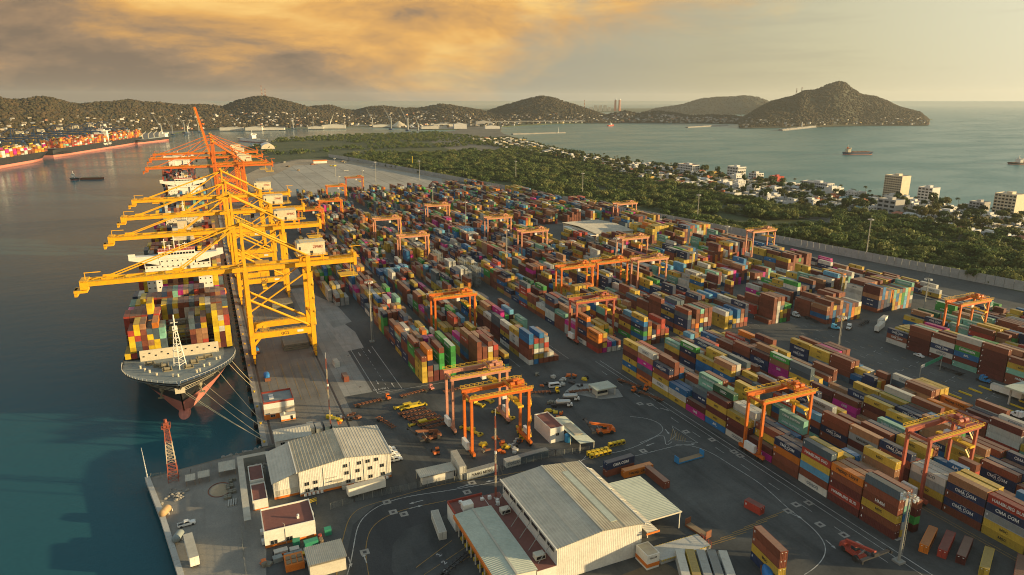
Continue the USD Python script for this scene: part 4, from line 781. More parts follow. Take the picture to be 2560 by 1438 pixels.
for j, i in enumerate(order):              # lettering seen as small blocks of paint on the sides that show
    if share[i] < 3 or BOX[i][3] < 7: continue
    lo = lettering_of(i)
    if not lo: continue
    c = TXT['dark' if lo == 'MSC' else LOGO.get(BOX[i][5], ('', 'white'))[1]]; w_, h_ = (1.3, 1.3) if lo == 'MSC' else (min(7.0, 0.62 * len(lo)), 0.62)
    x, y, z, L, H, _, _, rz, _ = BOX[i]; a = math.radians(rz); e = np.array([-math.sin(a), math.cos(a)]); nn = np.array([-math.cos(a), -math.sin(a)])
    nseg = len(lo) if lo != 'MSC' else 1; step = w_ / nseg
    for k in range(nseg):
        if lo != 'MSC' and lo[k] == ' ': continue
        ctr = np.array([x, y]) + nn * (W / 2 + 0.02) + e * (w_ / 2 - step * (k + 0.5)); hw = step * 0.36
        q += [(*(ctr + e * hw), z + H * .55 - h_ / 2), (*(ctr - e * hw), z + H * .55 - h_ / 2), (*(ctr - e * hw), z + H * .55 + h_ / 2), (*(ctr + e * hw), z + H * .55 + h_ / 2)]; qc += [c] * 4
if q:
    mass.add(np.array(q), np.arange(len(q)).reshape(-1, 4)); mass.c.append(np.array(qc))
tinted('container_mass_paint', 0.6, 0.42, 0.30)
mass.build('container_stacks', M['container_mass_paint'], label='the mass of stacked shipping containers farther back in the terminal and on the ships', kind='stuff')
print('containers', len(BOX), 'individual', len(big))
# ------------------------------------------------------------------ ship-to-shore cranes
paint('crane_yellow', (0.76, 0.38, 0.010), 0.42, 0.5, 0.4, (0.42, 0.20, 0.03)); paint('crane_orange', (0.58, 0.135, 0.014), 0.5, 0.6, 0.5, (0.30, 0.085, 0.03)); paint('crane_salmon', (0.52, 0.23, 0.15), 0.6, 0.7, 0.5, (0.30, 0.14, 0.07))
paint('crane_red', (0.36, 0.085, 0.052), 0.55, 0.6, 0.5, (0.20, 0.06, 0.04)); paint('house_cream', (0.62, 0.55, 0.38), 0.6, 0.55, 0.4, (0.36, 0.27, 0.15)); paint('rope_dark', (0.05, 0.05, 0.05), 0.5, 0.0); paint('wheel_black', (0.02, 0.02, 0.02), 0.7, 0.2)
paint('rail_yellow', (0.66, 0.40, 0.02), 0.5, 0.3); paint('panel_white', (0.66, 0.66, 0.62), 0.5, 0.3); paint('crane_blue', (0.020, 0.045, 0.10), 0.5, 0.2)
def quay_crane(name, label, y, mat, raised=False, name_text=None, bz=47.0, tip=-56.0, back=67.5, trolley=20.0, apex=71.0, h2=9.0, house=True, group=None):
    m = M[mat]; t = thing(name, label, 'quay crane', (0, y, 0), 0, group)
    xs, xl = 13.2, 43.4
    for x in (xs, xl):
        for yy in (-h2, h2):
            lg = MB(); top = bz + (6.5 if x == xl else 2.0)
            lg.beam((x, yy, 5.0), (x, yy, 21.0), 2.2, 1.9); lg.beam((x, yy, 21.0), (x, yy, top), 2.1, 1.7); lg.beam((x, yy * 1.0, 3.2), (x, yy, 5.0), 1.4, 1.4)
            lo = lg.build('leg', m, t)
            lb = MB(); lb.box(x - 1.5, x + 1.5, yy - 1.4, yy + 1.4, 25.0, 25.12); lb.box(x - 1.5, x + 1.5, yy - 1.45, yy - 1.4, 25.9, 26.0); lb.build('landing', M['rail_yellow'], lo)
            bo = MB(); bo.beam((x, yy - 4.4, 2.6), (x, yy + 4.4, 2.6), 0.9, 1.0)
            for k in (-3, -1, 1, 3): bo.beam((x, yy + k - 0.8, 1.4), (x, yy + k + 0.8, 1.4), 0.7, 1.1)
            b_ = bo.build('bogie', m, t); wh = MB()
            for k in np.arange(-3.5, 4, 1.0): wh.hcyl((x - 0.22, yy + k, 0.5), (x + 0.22, yy + k, 0.5), 0.42, 10)
            wh.build('wheel', M['wheel_black'], b_, kind='stuff')
        sb = MB(); sb.beam((x, -h2 - 3, 4.2), (x, h2 + 3, 4.2), 1.2, 1.5); sb.build('sill_beam', m, t)
        gb = MB(); gb.beam((x, -h2, bz - 3), (x, h2, bz - 3), 1.3, 1.9); gb.build('tie_beam', m, t)
        MB().beam((x, -h2, 21), (x, h2, 21), 1.1, 1.5).build('tie_beam', m, t)
    for yy in (-h2, h2):
        pb = MB(); pb.box(xs + 1.0, xl - 1.0, yy - 0.85, yy + 0.85, 13.0, 16.0); po = pb.build('portal_beam', m, t)
        gs = MB(); gs.beam((xs + 0.6, yy, 9.6), (xs + 3.8, yy, 13.2), 0.8, 1.2); gs.build('gusset', m, t)
        hr = MB()
        for x in np.arange(xs + 2, xl - 1, 2.2): hr.beam((x, yy - .8, 16), (x, yy - .8, 17.15), 0.10)
        for z in (16.6, 17.15): hr.beam((xs + 2, yy - .8, z), (xl - 1.2, yy - .8, z), 0.08)
        hr.build('railing', M['rail_yellow'], po)
        if yy < 0 and name_text:
            v, f = text_flat(name_text, 1.35); MB().add(v + [29.2, yy - 0.87, 14.4], f).build('crane_number', M['letter_dark'], po)
            MB().box(35.2, 38.2, yy - 0.93, yy - 0.86, 14.2, 15.4).build('plate', M['panel_white'], po)
        dg = MB(); dg.tube([(xs + 0.6, yy, 33.5), (xl - 0.8, yy, 16.4)], 0.62, 10); dg.build('brace', m, t, smooth=40)
        dg = MB(); dg.tube([(xs + 0.6, yy, 27.5), (xl - 1.0, yy, bz - 1.5)], 0.42, 8); dg.build('brace', m, t, smooth=40)
        MB().beam((xs, yy, bz + 1.0), (xs + 0.4, yy * 0.30, apex), 1.4, 1.3, w2=0.9, h2=0.9).build('apex_leg', m, t)
        MB().tube([(xs + 0.7, yy * 0.32, apex - 0.6), (xl + 0.4, yy * 0.62, bz + 6.0)], 0.55, 9).build('back_stay', m, t, smooth=40)
    MB().beam((xs + .4, -h2 * 0.42, apex), (xs + .4, h2 * 0.42, apex), 1.4, 1.5).build('apex_beam', m, t)
    pl = MB(); pl.box(xs - 1.6, xs + 2.6, -4, 4, apex + 0.8, apex + 0.9)
    for x in (xs - 1.6, xs + 2.6):
        for yy in (-4, -2, 0, 2, 4): pl.beam((x, yy, apex + 0.9), (x, yy, apex + 2.0), 0.09)
        pl.beam((x, -4, apex + 2.0), (x, 4, apex + 2.0), 0.09)
    for k in (-1.5, 0, 1.5): pl.hcyl((xs - 0.3, k - 0.2, apex + 1.4), (xs - 0.3, k + 0.2, apex + 1.4), 0.7, 10)
    pl.beam((xs + 1, 0, apex + 1), (xs + 1, 0, apex + 4.5), 0.12); pl.build('apex_platform', M['rail_yellow'], t)
    # girder over the land and boom over the water
    gz0, gz1 = bz, bz + 2.7
    for yy in (-3.4, 3.4):
        MB().box(xs - 1.5, back, yy - 0.75, yy + 0.75, gz0, gz1).build('girder', m, t)
    wk = MB()
    for x in np.arange(xs, back, 2.4): wk.beam((x, -5.2, gz1), (x, -5.2, gz1 + 1.15), 0.09)
    for z in (0.6, 1.15): wk.beam((xs, -5.2, gz1 + z), (back, -5.2, gz1 + z), 0.08)
    wk.box(xs, back, -5.3, -4.2, gz1 - 0.12, gz1); wk.build('walkway', M['rail_yellow'], t)
    bp = MB(); bp.box(back - 0.2, back + 3.2, -4.4, 4.4, gz1 - 0.1, gz1); bp.box(back, back + 1.5, -4.2, 4.2, gz0 - 1.5, gz1 + 2.5); bp.box(back - 1.5, back + 4.5, -1.2, -0.9, gz1 + 5.2, gz1 + 5.5); bp.beam((back, -1, gz1), (back, -1, gz1 + 5.4), 0.3)
    for yy in (-4.4, 4.4): bp.beam((back, yy, gz1 + 1.1), (back + 3.2, yy, gz1 + 1.1), 0.1)
    bp.build('rear_sheave_frame', m, t)
    cy = MB(); cy.box(back - 7.5, back + 1.5, -4.5, 4.5, gz0 - 7.3, gz0 - 6.9)
    for x in (back - 7.5, back + 1.5):
        for yy in (-4.5, 4.5): cy.beam((x, yy, gz0 - 6.9), (x, yy, gz0 - 5.8), 0.12)
    for yy in (-4.5, 4.5): cy.beam((back - 7.5, yy, gz0 - 5.8), (back + 1.5, yy, gz0 - 5.8), 0.1); cy.beam((back - 0.6, yy * .8, gz0 - 7), (back - 0.6, yy * .8, gz0), 0.25)
    cy.build('service_platform', M['rail_yellow'], t)
    B0 = xs - 1.5; L = B0 - tip; ang = math.radians(78.5) if raised else 0.0
    def bp_(d, z): return np.array([B0 - d * math.cos(ang) - z * math.sin(ang), 0, gz0 + 1.3 + d * math.sin(ang) * 1.0 + z * math.cos(ang)])
    for yy in (-3.4, 3.4):
        b = MB(); p, q = bp_(0.0, 0), bp_(L, 0)
        p[1] = q[1] = yy; b.beam(p, q, 1.5, 2.5); b.build('boom', m, t)
    ti = MB()
    for d in np.linspace(1, L, 9): p = bp_(d, 0.9); ti.beam(p + [0, -3.4, 0], p + [0, 3.4, 0], 0.7, 0.7)
    ti.build('boom_tie', m, t, kind='stuff')
    wk = MB()
    for d in np.arange(1, L, 2.4): wk.beam(bp_(d, 1.3) + [0, -5.1, 0], bp_(d, 2.5) + [0, -5.1, 0], 0.09)
    for z in (1.9, 2.5): wk.beam(bp_(1, z) + [0, -5.1, 0], bp_(L, z) + [0, -5.1, 0], 0.08)
    wk.beam(bp_(1, 1.25) + [0, -4.7, 0], bp_(L, 1.25) + [0, -4.7, 0], 1.0, 0.12); wk.build('boom_walkway', M['rail_yellow'], t)
    tp = MB(); e = bp_(L, 0)
    if not raised:
        tp.box(e[0] - 1.8, e[0] + 1.5, -4.4, 4.4, e[2] - 2.6, e[2] + 1.5); tp.box(e[0] - 4.6, e[0] + 0.8, -4.2, 4.2, e[2] - 4.2, e[2] - 3.0); tp.box(e[0] - 4.8, e[0] - 3.6, -2.5, 2.5, e[2] - 6.2, e[2] - 3.0)
        tp.beam((e[0] + 0.5, -2, e[2] + 1.2), (e[0] + 0.5, -2, e[2] + 5.0), 0.3); tp.beam((e[0] + 0.5, -2, e[2] + 4.8), (e[0] + 7.0, -2, e[2] + 4.8), 0.35)
        tp.build('boom_tip', m, t)
        for d0 in (0.42, 0.86):
            for yy in (-2.6, 2.6):
                MB().beam((xs - 0.4, yy * 0.9, apex - 0.4), (B0 - L * d0, yy * 1.25, gz1 + 0.2), 0.42, 0.55).build('fore_stay', m, t)
                MB().box(B0 - L * d0 - 2.5, B0 - L * d0 + 2.5, yy * 1.25 - .3, yy * 1.25 + .3, gz1 - 0.3, gz1 + 0.8).build('stay_bracket', m, t)
        lt = MB(); x = B0 - L * 0.40; lt.beam((x, -2.8, gz1), (x + 0.5, -2.8, gz1 + 4.6), 0.35); lt.build('light_post', m, t)
    else:
        tp.beam(bp_(L - 1.5, 0) + [0, -4.2, 0], bp_(L - 1.5, 0) + [0, 4.2, 0], 1.5, 2.0); tp.beam(bp_(L * .72, -2) + [0, -2, 0], bp_(L * .72, -4) + [0, 2, 0], 1.6); tp.build('boom_tip', m, t)
        for yy in (-2.6, 2.6):
            MB().beam((xs - 0.4, yy * .9, apex), bp_(L * 0.42, 0.9) + [0, yy, 0], 0.4, 0.5).build('fore_stay', m, t)
    if back > 60 and mat == 'crane_orange':
        for yy in (-2.8, 2.8): MB().beam((xs + 0.6, yy, apex), (back - 1, yy * 1.2, gz1 + 0.5), 0.4, 0.45).build('back_stay', m, t)
    if house:
        hs = MB(); hs.box(39.2, 53.0, -4.8, 4.8, gz1 + 3.2, gz1 + 9.6); ho = hs.build('machinery_house', M['house_cream'], t)
        MB().box(38.4, 54.0, -6.2, 6.2, gz1 + 2.9, gz1 + 3.15).build('house_floor', m, ho)
        MB().box(40.8, 53.3, -5.05, 5.05, gz1 + 9.6, gz1 + 9.9).build('house_roof', M['house_cream'], ho)
        dr = MB(); dr.box(45.5, 46.8, -4.9, -4.78, gz1 + 3.3, gz1 + 5.4); dr.box(40.0, 40.9, -4.9, -4.78, gz1 + 6.2, gz1 + 7.8); dr.build('house_door', M['steel_dark'], ho)
        rr_ = MB()
        for x in np.arange(38.4, 54.1, 1.95): rr_.beam((x, -6.2, gz1 + 3.15), (x, -6.2, gz1 + 4.25), 0.1); rr_.beam((x, -4.9, gz1 + 9.9), (x, -4.9, gz1 + 10.9), 0.09)
        rr_.beam((38.4, -6.2, gz1 + 4.2), (54, -6.2, gz1 + 4.2), 0.1); rr_.beam((40.8, -4.9, gz1 + 10.9), (53.3, -4.9, gz1 + 10.9), 0.09); rr_.build('house_railing', M['rail_yellow'], ho)
        v, f = text_flat('ZPMC', 1.3); MB().add(v + [49.5, -4.86, gz1 + 7.4], f).build('house_lettering', M['crane_red'], ho)
        for x in (40.5, 52.0):
            for yy in (-3.4, 3.4): MB().beam((x, yy, gz1), (x, yy, gz1 + 3.0), 0.7).build('house_post', m, t)
    # trolley, cab and spreader on their ropes
    tr = MB(); tr.box(trolley - 3.5, trolley + 3.5, -4.0, 4.0, gz1 + 0.1, gz1 + 0.9); tr.box(trolley - 2.6, trolley + 2.6, -4.2, 4.2, gz0 - 1.3, gz0 - 0.4); tr.build('trolley', m, t)
    MB().box(trolley + 3.0, trolley + 5.4, -1.2, 1.2, gz0 - 4.2, gz0 - 1.3).build('operator_cab', M['window_dark'], t)
    sp = MB(); sz = gz0 - 9.0; sp.box(trolley - 1.0, trolley + 1.0, -5.6, 5.6, sz, sz + 0.5); sp.box(trolley - 1.2, trolley + 1.2, -6.1, -5.6, sz - 0.3, sz + 0.5); sp.box(trolley - 1.2, trolley + 1.2, 5.6, 6.1, sz - 0.3, sz + 0.5); sp.box(trolley - 1.1, trolley + 1.1, -2.0, 2.0, sz + 0.5, sz + 1.4)
    so = sp.build('spreader', M['rail_yellow'], t)
    for x in (-0.9, 0.9):
        for yy in (-1.7, 1.7): MB().beam((trolley + x, yy, sz + 1.2), (trolley + x * 1.8, yy, gz0 - 0.5), 0.09).build('hoist_rope', M['rope_dark'], so)
    rp = MB()
    if not raised:
        for yy in (-1.6, 1.6): rp.beam((tip + 2, yy, gz0 - 0.9), (back, yy, gz0 - 0.9), 0.09)
        rp.build('trolley_rope', M['rope_dark'], t)
    cr = MB()
    for a in np.linspace(0, 2 * math.pi, 25)[:-1]: cr.beam((19.5, -8.0 + 0.1, 18.6), (19.5 + 2.7 * math.cos(a), -8.0, 18.6 + 2.7 * math.sin(a)), 0.12)
    cr.hcyl((19.5, -8.3, 18.6), (19.5, -7.7, 18.6), 0.7, 14); cr.build('cable_reel', M['rail_yellow'], t)
    st = MB()
    for k in range(8):
        z = 17 + k * 3.6; a = (xl + 1.4, -h2 - 1.3 + (2.2 if k % 2 else 0), z); b = (xl + 1.4, -h2 - 1.3 + (0 if k % 2 else 2.2), z + 3.6); st.beam(a, b, 0.7, 0.12)
    st.build('stairway', M['rail_yellow'], t)
    return t
for k, (y, tx) in enumerate(((361, 22.0), (476, -8.0), (556, 26.0), (650, -40.0))):
    quay_crane('quay_crane', f'yellow ship-to-shore gantry crane, {("nearest of the yellow four, at the bow of the near ship", "second of the yellow four, behind the nearest", "third of the yellow four", "farthest of the yellow four, just before the orange ones")[k]}', y, 'crane_yellow', name_text=f'QC{k + 1}', trolley=tx, group='yellow quay cranes')
quay_crane('quay_crane', 'orange quay crane with a lowered boom, nearest of the orange group', 882, 'crane_orange', bz=54, tip=-58.5, back=75.5, apex=82, trolley=-20, group='orange quay cranes')
quay_crane('quay_crane', 'orange quay crane with its boom raised almost upright against the hills', 925, 'crane_orange', raised=True, bz=53, tip=-57, back=72, apex=82, trolley=26, group='orange quay cranes')
quay_crane('quay_crane', 'orange quay crane with a lowered boom behind the raised boom', 1018, 'crane_orange', bz=54, tip=-62, back=75, apex=82, trolley=-12, group='orange quay cranes')
quay_crane('quay_crane', 'orange quay crane with a lowered boom, farthest of the orange group', 1106, 'crane_orange', bz=54, tip=-62, back=75, apex=82, trolley=30, group='orange quay cranes')

# ------------------------------------------------------------------ rubber-tyred gantry cranes over the stacks
def rtg_proto(key, mat, boxmat='panel_white'):
    P = stage.CreateClassPrim('/World/kind_yard_crane_' + key); m = M[mat]; Hh = 24.3; S_ = 23.5
    for yy in (-3.9, 3.9):
        for x in (0.0, S_):
            lg = MB(); lg.beam((x, yy, 2.4), (x, yy, Hh - 1.0), 1.0, 0.85); lg.build('leg', m, P)
        g = MB(); g.box(-1.0, S_ + 1.4, yy - 0.55, yy + 0.55, Hh - 1.6, Hh); go = g.build('girder', m, P)
        wk = MB(); s = -1 if yy < 0 else 1
        wk.box(-1, S_ + 1.4, yy + s * 0.65 - 0.0 if s > 0 else yy - 1.5, yy + 1.5 if s > 0 else yy - 0.65, Hh - 0.12, Hh - 0.02)
        for x in np.arange(-1, S_ + 1.5, 1.9): wk.beam((x, yy + s * 1.5, Hh), (x, yy + s * 1.5, Hh + 1.1), 0.09)
        for z in (0.55, 1.1): wk.beam((-1, yy + s * 1.5, Hh + z), (S_ + 1.4, yy + s * 1.5, Hh + z), 0.08)
        wk.build('walkway', M['rail_yellow'], go)
    for x in (0.0, S_):
        sb = MB(); sb.beam((x, -6.4, 1.9), (x, 6.4, 1.9), 1.0, 1.2); sb.build('sill_beam', m, P)
        for yy in (-5.2, -3.2, 3.2, 5.2):
            w = MB(); w.hcyl((x - 0.45, yy, 0.75), (x + 0.45, yy, 0.75), 0.75, 14); w.build('tyre', M['wheel_black'], P, smooth=40)
        MB().beam((x, -3.9, Hh - 1.4), (x, 3.9, Hh - 1.4), 0.7, 0.9).build('end_tie', m, P)
    MB().box(-1.9, -0.6, -3.0, 2.2, 2.6, 5.6).build('engine_house', M[boxmat], P)
    MB().box(S_ + 0.7, S_ + 1.9, -2.2, 2.8, 2.6, 5.0).build('electric_house', M[boxmat], P)
    tx = 19.2; tr = MB(); tr.box(tx - 3.2, tx + 3.2, -4.4, 4.4, Hh + 0.1, Hh + 0.6)
    for dx, dy in ((-1.6, -1.5), (1.2, -1.5), (-1.6, 1.6), (1.4, 1.6)): tr.hcyl((tx + dx - 0.9, dy, Hh + 1.3), (tx + dx + 0.9, dy, Hh + 1.3), 0.75, 12)
    tr.box(tx - 0.7, tx + 0.9, -0.6, 0.8, Hh + 0.6, Hh + 2.4); to = tr.build('trolley', m, P)
    rl = MB()
    for x in (tx - 3.2, tx + 3.2):
        for yy in (-4.4, -2.2, 0, 2.2, 4.4): rl.beam((x, yy, Hh + 0.6), (x, yy, Hh + 1.8), 0.09)
        for z in (1.2, 1.8): rl.beam((x, -4.4, Hh + z), (x, 4.4, Hh + z), 0.08)
    for yy in (-4.4, 4.4): rl.beam((tx - 3.2, yy, Hh + 1.8), (tx + 3.2, yy, Hh + 1.8), 0.08)
    rl.build('railing', M['rail_yellow'], to)
    MB().box(tx - 5.4, tx - 3.6, -1.0, 1.0, Hh - 4.6, Hh - 2.2).build('operator_cab', M['panel_white'], P)
    sp = MB(); z = Hh - 6.6; sp.box(tx - 1.0, tx + 1.0, -5.8, 5.8, z, z + 0.45); sp.box(tx - 1.2, tx + 1.2, -6.1, -5.6, z - 0.3, z + 0.5); sp.box(tx - 1.2, tx + 1.2, 5.6, 6.1, z - 0.3, z + 0.5); sp.box(tx - 1.2, tx + 1.2, -1.6, 1.6, z + 0.45, z + 1.2); so = sp.build('spreader', M['rail_yellow'], P)
    for dx in (-0.9, 0.9):
        for yy in (-1.4, 1.4): MB().beam((tx + dx, yy, z + 1), (tx + dx * 1.5, yy * 1.6, Hh), 0.08).build('hoist_rope', M['rope_dark'], so)
    st = MB()
    for k in range(6):
        zz = 2.6 + k * 3.5; a = (S_ + 1.3, -3.4 + (2.6 if k % 2 else 0), zz); b = (S_ + 1.3, -3.4 + (0 if k % 2 else 2.6), zz + 3.5); st.beam(a, b, 0.6, 0.1); st.beam(np.array(a) + [0.3, 0, 1], np.array(b) + [0.3, 0, 1], 0.07)
    st.build('stairway', M['rail_yellow'], P)
    return P.GetPath()
RT = {k: rtg_proto(k, 'crane_' + k) for k in ('orange', 'salmon', 'red')}
RTGS = [(80.8, 221.5, 'orange', 'parked among the workshops, nearer of the pair'), (80.8, 242.5, 'salmon', 'parked among the workshops behind the orange one'), (109.2, 353, 'orange', 'over the second block, under the nearest end of the rows'), (177.3, 314, 'red', 'over the near end of the fourth block'),
        (206.3, 386, 'orange', 'over the fifth block, left of the side-by-side pair'), (235.5, 389, 'orange', 'over the sixth block, beside its twin on the fifth'), (264.5, 384, 'salmon', 'over the seventh block, right of the orange pair'), (296.0, 452, 'salmon', 'beside the depot shed, in front of the white cold boxes'),
        (236.0, 512, 'salmon', 'over the middle of the sixth block'), (235.5, 586, 'salmon', 'farther along the sixth block, behind another of its kind'), (394, 613, 'salmon', 'over the brown wall of stacks near the boundary wall'), (413, 434, 'salmon', 'beside the railway and boundary wall'),
        (207.5, 683, 'salmon', 'over the far fifth block under a light mast'), (138.4, 622, 'salmon', 'over the third block by the steel racks'), (137.8, 533, 'salmon', 'over the third block, nearer than the one by the racks'), (140.5, 895, 'orange', 'at the far end of the third block'), (182, 985, 'red', 'farthest of all, at the edge of the new paving'),
        (110.6, 762, 'orange', 'over the far second block'), (81.5, 706, 'orange', 'at the far end of the quayside block'), (177.6, 175.5, 'orange', 'over the front block beside the diagonal road'), (205.8, 131.5, 'red', 'over the second front block by the right edge'), (363.6, 226, 'orange', 'with a yellow spreader over the right-hand blocks')]
for k, (x, y, c, w) in enumerate(RTGS):
    copy_of(RT[c], 'yard_gantry_crane', f"{ {'orange': 'bright orange', 'salmon': 'faded salmon-pink', 'red': 'red-painted'}[c] } rubber-tyred gantry crane {w}", 'gantry crane', (x, y, 0.1), 0, 'yard gantry cranes')
# ------------------------------------------------------------------ floodlight masts
paint('galvanised', (0.30, 0.30, 0.27), 0.5, 0.3, 0.5, None, 0.3)
def mast_proto(key, h, thin=False):
    P = stage.CreateClassPrim('/World/kind_' + key); m = MB(); r0 = 0.42 if not thin else 0.35
    m.tube([(0, 0, 0.6), (0, 0, h - 1.0)], r0, 10, r2=0.18); m.build('pole', M['galvanised'], P, smooth=40)
    MB().box(-1.3, 1.3, -1.3, 1.3, 0, 0.6).build('footing', M['kerb_grey'], P)
    hd = MB()
    for a in np.linspace(0, 2 * math.pi, 13)[:-1]: b = a + 2 * math.pi / 12; hd.beam((1.7 * math.cos(a), 1.7 * math.sin(a), h - 1.2), (1.7 * math.cos(b), 1.7 * math.sin(b), h - 1.2), 0.14); hd.beam((0, 0, h - 1.0), (1.7 * math.cos(a), 1.7 * math.sin(a), h - 1.2), 0.1)
    ho = hd.build('head_ring', M['galvanised'], P)
    for a in np.linspace(0, 2 * math.pi, 11)[:-1]: MB().obox((2.0 * math.cos(a), 2.0 * math.sin(a), h - 1.7), (0.75, 0.5, 0.7), math.degrees(a)).build('floodlight', M['panel_white'], ho)
    ld = MB()
    for z in np.arange(2, h - 2, 0.8): ld.beam((0.75, -0.3, z), (0.75, 0.3, z), 0.06)
    for yy in (-0.3, 0.3): ld.beam((0.78, yy, 1.5), (0.72, yy, h - 2), 0.07)
    ld.build('ladder', M['galvanised'], P); MB().cyl((0, 0, h - 1), 0.06, 3.0, 6).build('lightning_rod', M['galvanised'], P)
    return P.GetPath()
MP = {'tall': mast_proto('tall_mast', 36), 'low': mast_proto('low_mast', 23), 'far': mast_proto('far_mast', 33, True)}
for x, y, k, w in ((75.2, 359.4, 'tall', 'beside the quayside block, with a crowned head'), (293.6, 238, 'low', 'at the edge of the middle road'), (172.6, 110, 'low', 'by the bottom edge beside the four ground containers'), (205.2, 470, 'tall', 'between the fourth and fifth blocks'), (234.8, 640, 'far', 'thin, over the middle of the sixth block'), (264, 408, 'tall', 'in the middle of the yard near the orange cranes'),
                   (482.9, 588.3, 'far', 'inside the boundary wall by the railway'), (481, 835, 'far', 'against the woods above the wagon line'), (476, 1050, 'far', 'against the woods near the wall bend'), (500.6, 390.7, 'tall', 'tall, standing at the wall before the village'), (163, 933, 'far', 'at the end of the stacks before the new paving, left'), (242, 770, 'far', 'thin, among the far middle stacks'), (210, 1003, 'far', 'at the start of the new paving'),
                   (210, 1230, 'far', 'in the middle of the unfinished paving'), (258, 1130, 'far', 'in the unfinished paving, right of its twin'), (330, 1120, 'far', 'beside the construction plant on bare earth'), (420, 470, 'low', 'among the block-stacked boxes'), (366, 300, 'low', 'in front of the tall depot stacks'), (408, 272, 'low', 'at the right corner of the tall depot stack'), (322.4, 395, 'low', 'along the depot road')):
    copy_of(MP[k], 'floodlight_mast', f'grey floodlight mast {w}', 'light mast', (x, y, 0.06), 0, 'floodlight masts')
# ------------------------------------------------------------------ workshop and office buildings by the quay
paint('wall_white', (0.66, 0.64, 0.57), 0.7, 0.35, 0.25, (0.44, 0.40, 0.32)); paint('wall_cream', (0.56, 0.52, 0.42), 0.7, 0.3, 0.3); paint('band_orange', (0.62, 0.17, 0.02), 0.6, 0.3, 0.4); paint('band_grey', (0.42, 0.39, 0.33), 0.7, 0.3)
paint('roof_metal', (0.44, 0.41, 0.335), 0.5, 0.6, 0.10, (0.29, 0.265, 0.21)); paint('roof_old', (0.44, 0.385, 0.275), 0.55, 0.7, 0.12, (0.27, 0.22, 0.15)); paint('roof_green', (0.42, 0.45, 0.37), 0.5, 0.45, 0.15, (0.27, 0.29, 0.23)); paint('roof_red', (0.19, 0.075, 0.06), 0.85, 0.55, 0.15, (0.11, 0.06, 0.055)); paint('parapet_red', (0.33, 0.055, 0.035), 0.7, 0.3)
paint('concrete_pale', (0.42, 0.41, 0.37), 0.8, 0.4, 0.3); paint('rust', (0.20, 0.075, 0.035), 0.8, 0.5, 0.6, (0.10, 0.045, 0.03)); paint('machine_yellow', (0.60, 0.42, 0.02), 0.5, 0.45, 0.8, (0.25, 0.18, 0.05)); paint('truck_orange', (0.62, 0.14, 0.02), 0.45, 0.3, 0.8); paint('truck_white', (0.68, 0.68, 0.65), 0.35, 0.2); paint('truck_blue', (0.03, 0.20, 0.42), 0.4, 0.2)
paint('truck_sky', (0.10, 0.42, 0.60), 0.4, 0.2); paint('steel_tank', (0.48, 0.48, 0.46), 0.3, 0.3, 0.5, None, 0.6); paint('tarp_blue', (0.02, 0.16, 0.42), 0.6, 0.35, 0.5); paint('water_blue', (0.04, 0.28, 0.52), 0.5, 0.2); paint('green_box', (0.03, 0.24, 0.14), 0.6, 0.3); paint('hatch_grey', (0.19, 0.18, 0.14), 0.75, 0.6, 0.35); paint('timber', (0.24, 0.17, 0.10), 0.85, 0.4); paint('rock', (0.25, 0.235, 0.205), 0.9, 0.5, 0.4, None, bump=0.1); paint('sand_heap', (0.33, 0.26, 0.17), 0.9, 0.3); paint('fence_wire', (0.20, 0.22, 0.20), 0.6, 0.2); paint('tan_tank', (0.42, 0.27, 0.13), 0.7, 0.4)
def ribbed(x0, x1, y0, y1, zf, along='y', pitch=1.05, rise=0.07, th=0.12, mb=None):
    """Roof sheet with raised seams; zf(x, y) gives its height; the seams run along the named axis."""
    mb = mb or MB(); n = max(2, int(round(((x1 - x0) if along == 'y' else (y1 - y0)) / pitch)))
    e = np.linspace(x0 if along == 'y' else y0, x1 if along == 'y' else y1, n + 1); prof = []
    for a, b in zip(e[:-1], e[1:]): w_ = b - a; prof += [(a, 0), (a + w_ * .72, 0), (a + w_ * .80, rise), (a + w_ * .92, rise)]
    prof.append((e[-1], 0)); V = []
    cross = np.linspace(y0 if along == 'y' else x0, y1 if along == 'y' else x1, 2)
    for c in cross:
        for p, d in prof: x, y = (p, c) if along == 'y' else (c, p); V.append((x, y, zf(x, y) + d))
    k = len(prof); V = np.array(V); f = [[i, i + 1, i + 1 + k, i + k] for i in range(k - 1)]
    if along != 'y': f = [q[::-1] for q in f]
    mb.add(V, f); U = V.copy(); U[:, 2] -= th; return mb.add(U, [q[::-1] for q in f])
def win(parent, x, y, z, w=1.5, h=1.2, face='-y', frame='window_frame'):
    m = MB()
    if face == '-y': m.box(x - w / 2 - .08, x + w / 2 + .08, y - 0.10, y - 0.02, z - h / 2 - .08, z + h / 2 + .08)
    else: m.box(x - 0.10, x - 0.02, y - w / 2 - .08, y + w / 2 + .08, z - h / 2 - .08, z + h / 2 + .08)
    o = m.build('window', M['band_grey'], parent)
    for s in (-1, 1):
        p = MB()
        if face == '-y': c = x + s * w / 4; p.box(c - w / 4 + .06, c + w / 4 - .06, y - 0.13, y - 0.095, z - h / 2, z + h / 2)
        else: c = y + s * w / 4; p.box(x - 0.13, x - 0.095, c - w / 4 + .06, c + w / 4 - .06, z - h / 2, z + h / 2)
        p.build('pane', M['window_dark'], o)
def gable_box(x0, x1, y0, y1, eave, ridge, rx=None):
    rx = (x0 + x1) / 2 if rx is None else rx; m = MB(); P = [(x0, 0), (x1, 0), (x1, eave), (rx, ridge), (x0, eave)]
    v = [(x, y0, z) for x, z in P] + [(x, y1, z) for x, z in P]
    m.add(v, [[0, 1, 2], [0, 2, 3], [0, 3, 4]]); m.add(v, [[7, 6, 5], [8, 7, 5], [9, 8, 5]]); m.add(v, [[1, 6, 7, 2], [5, 0, 4, 9]]); return m
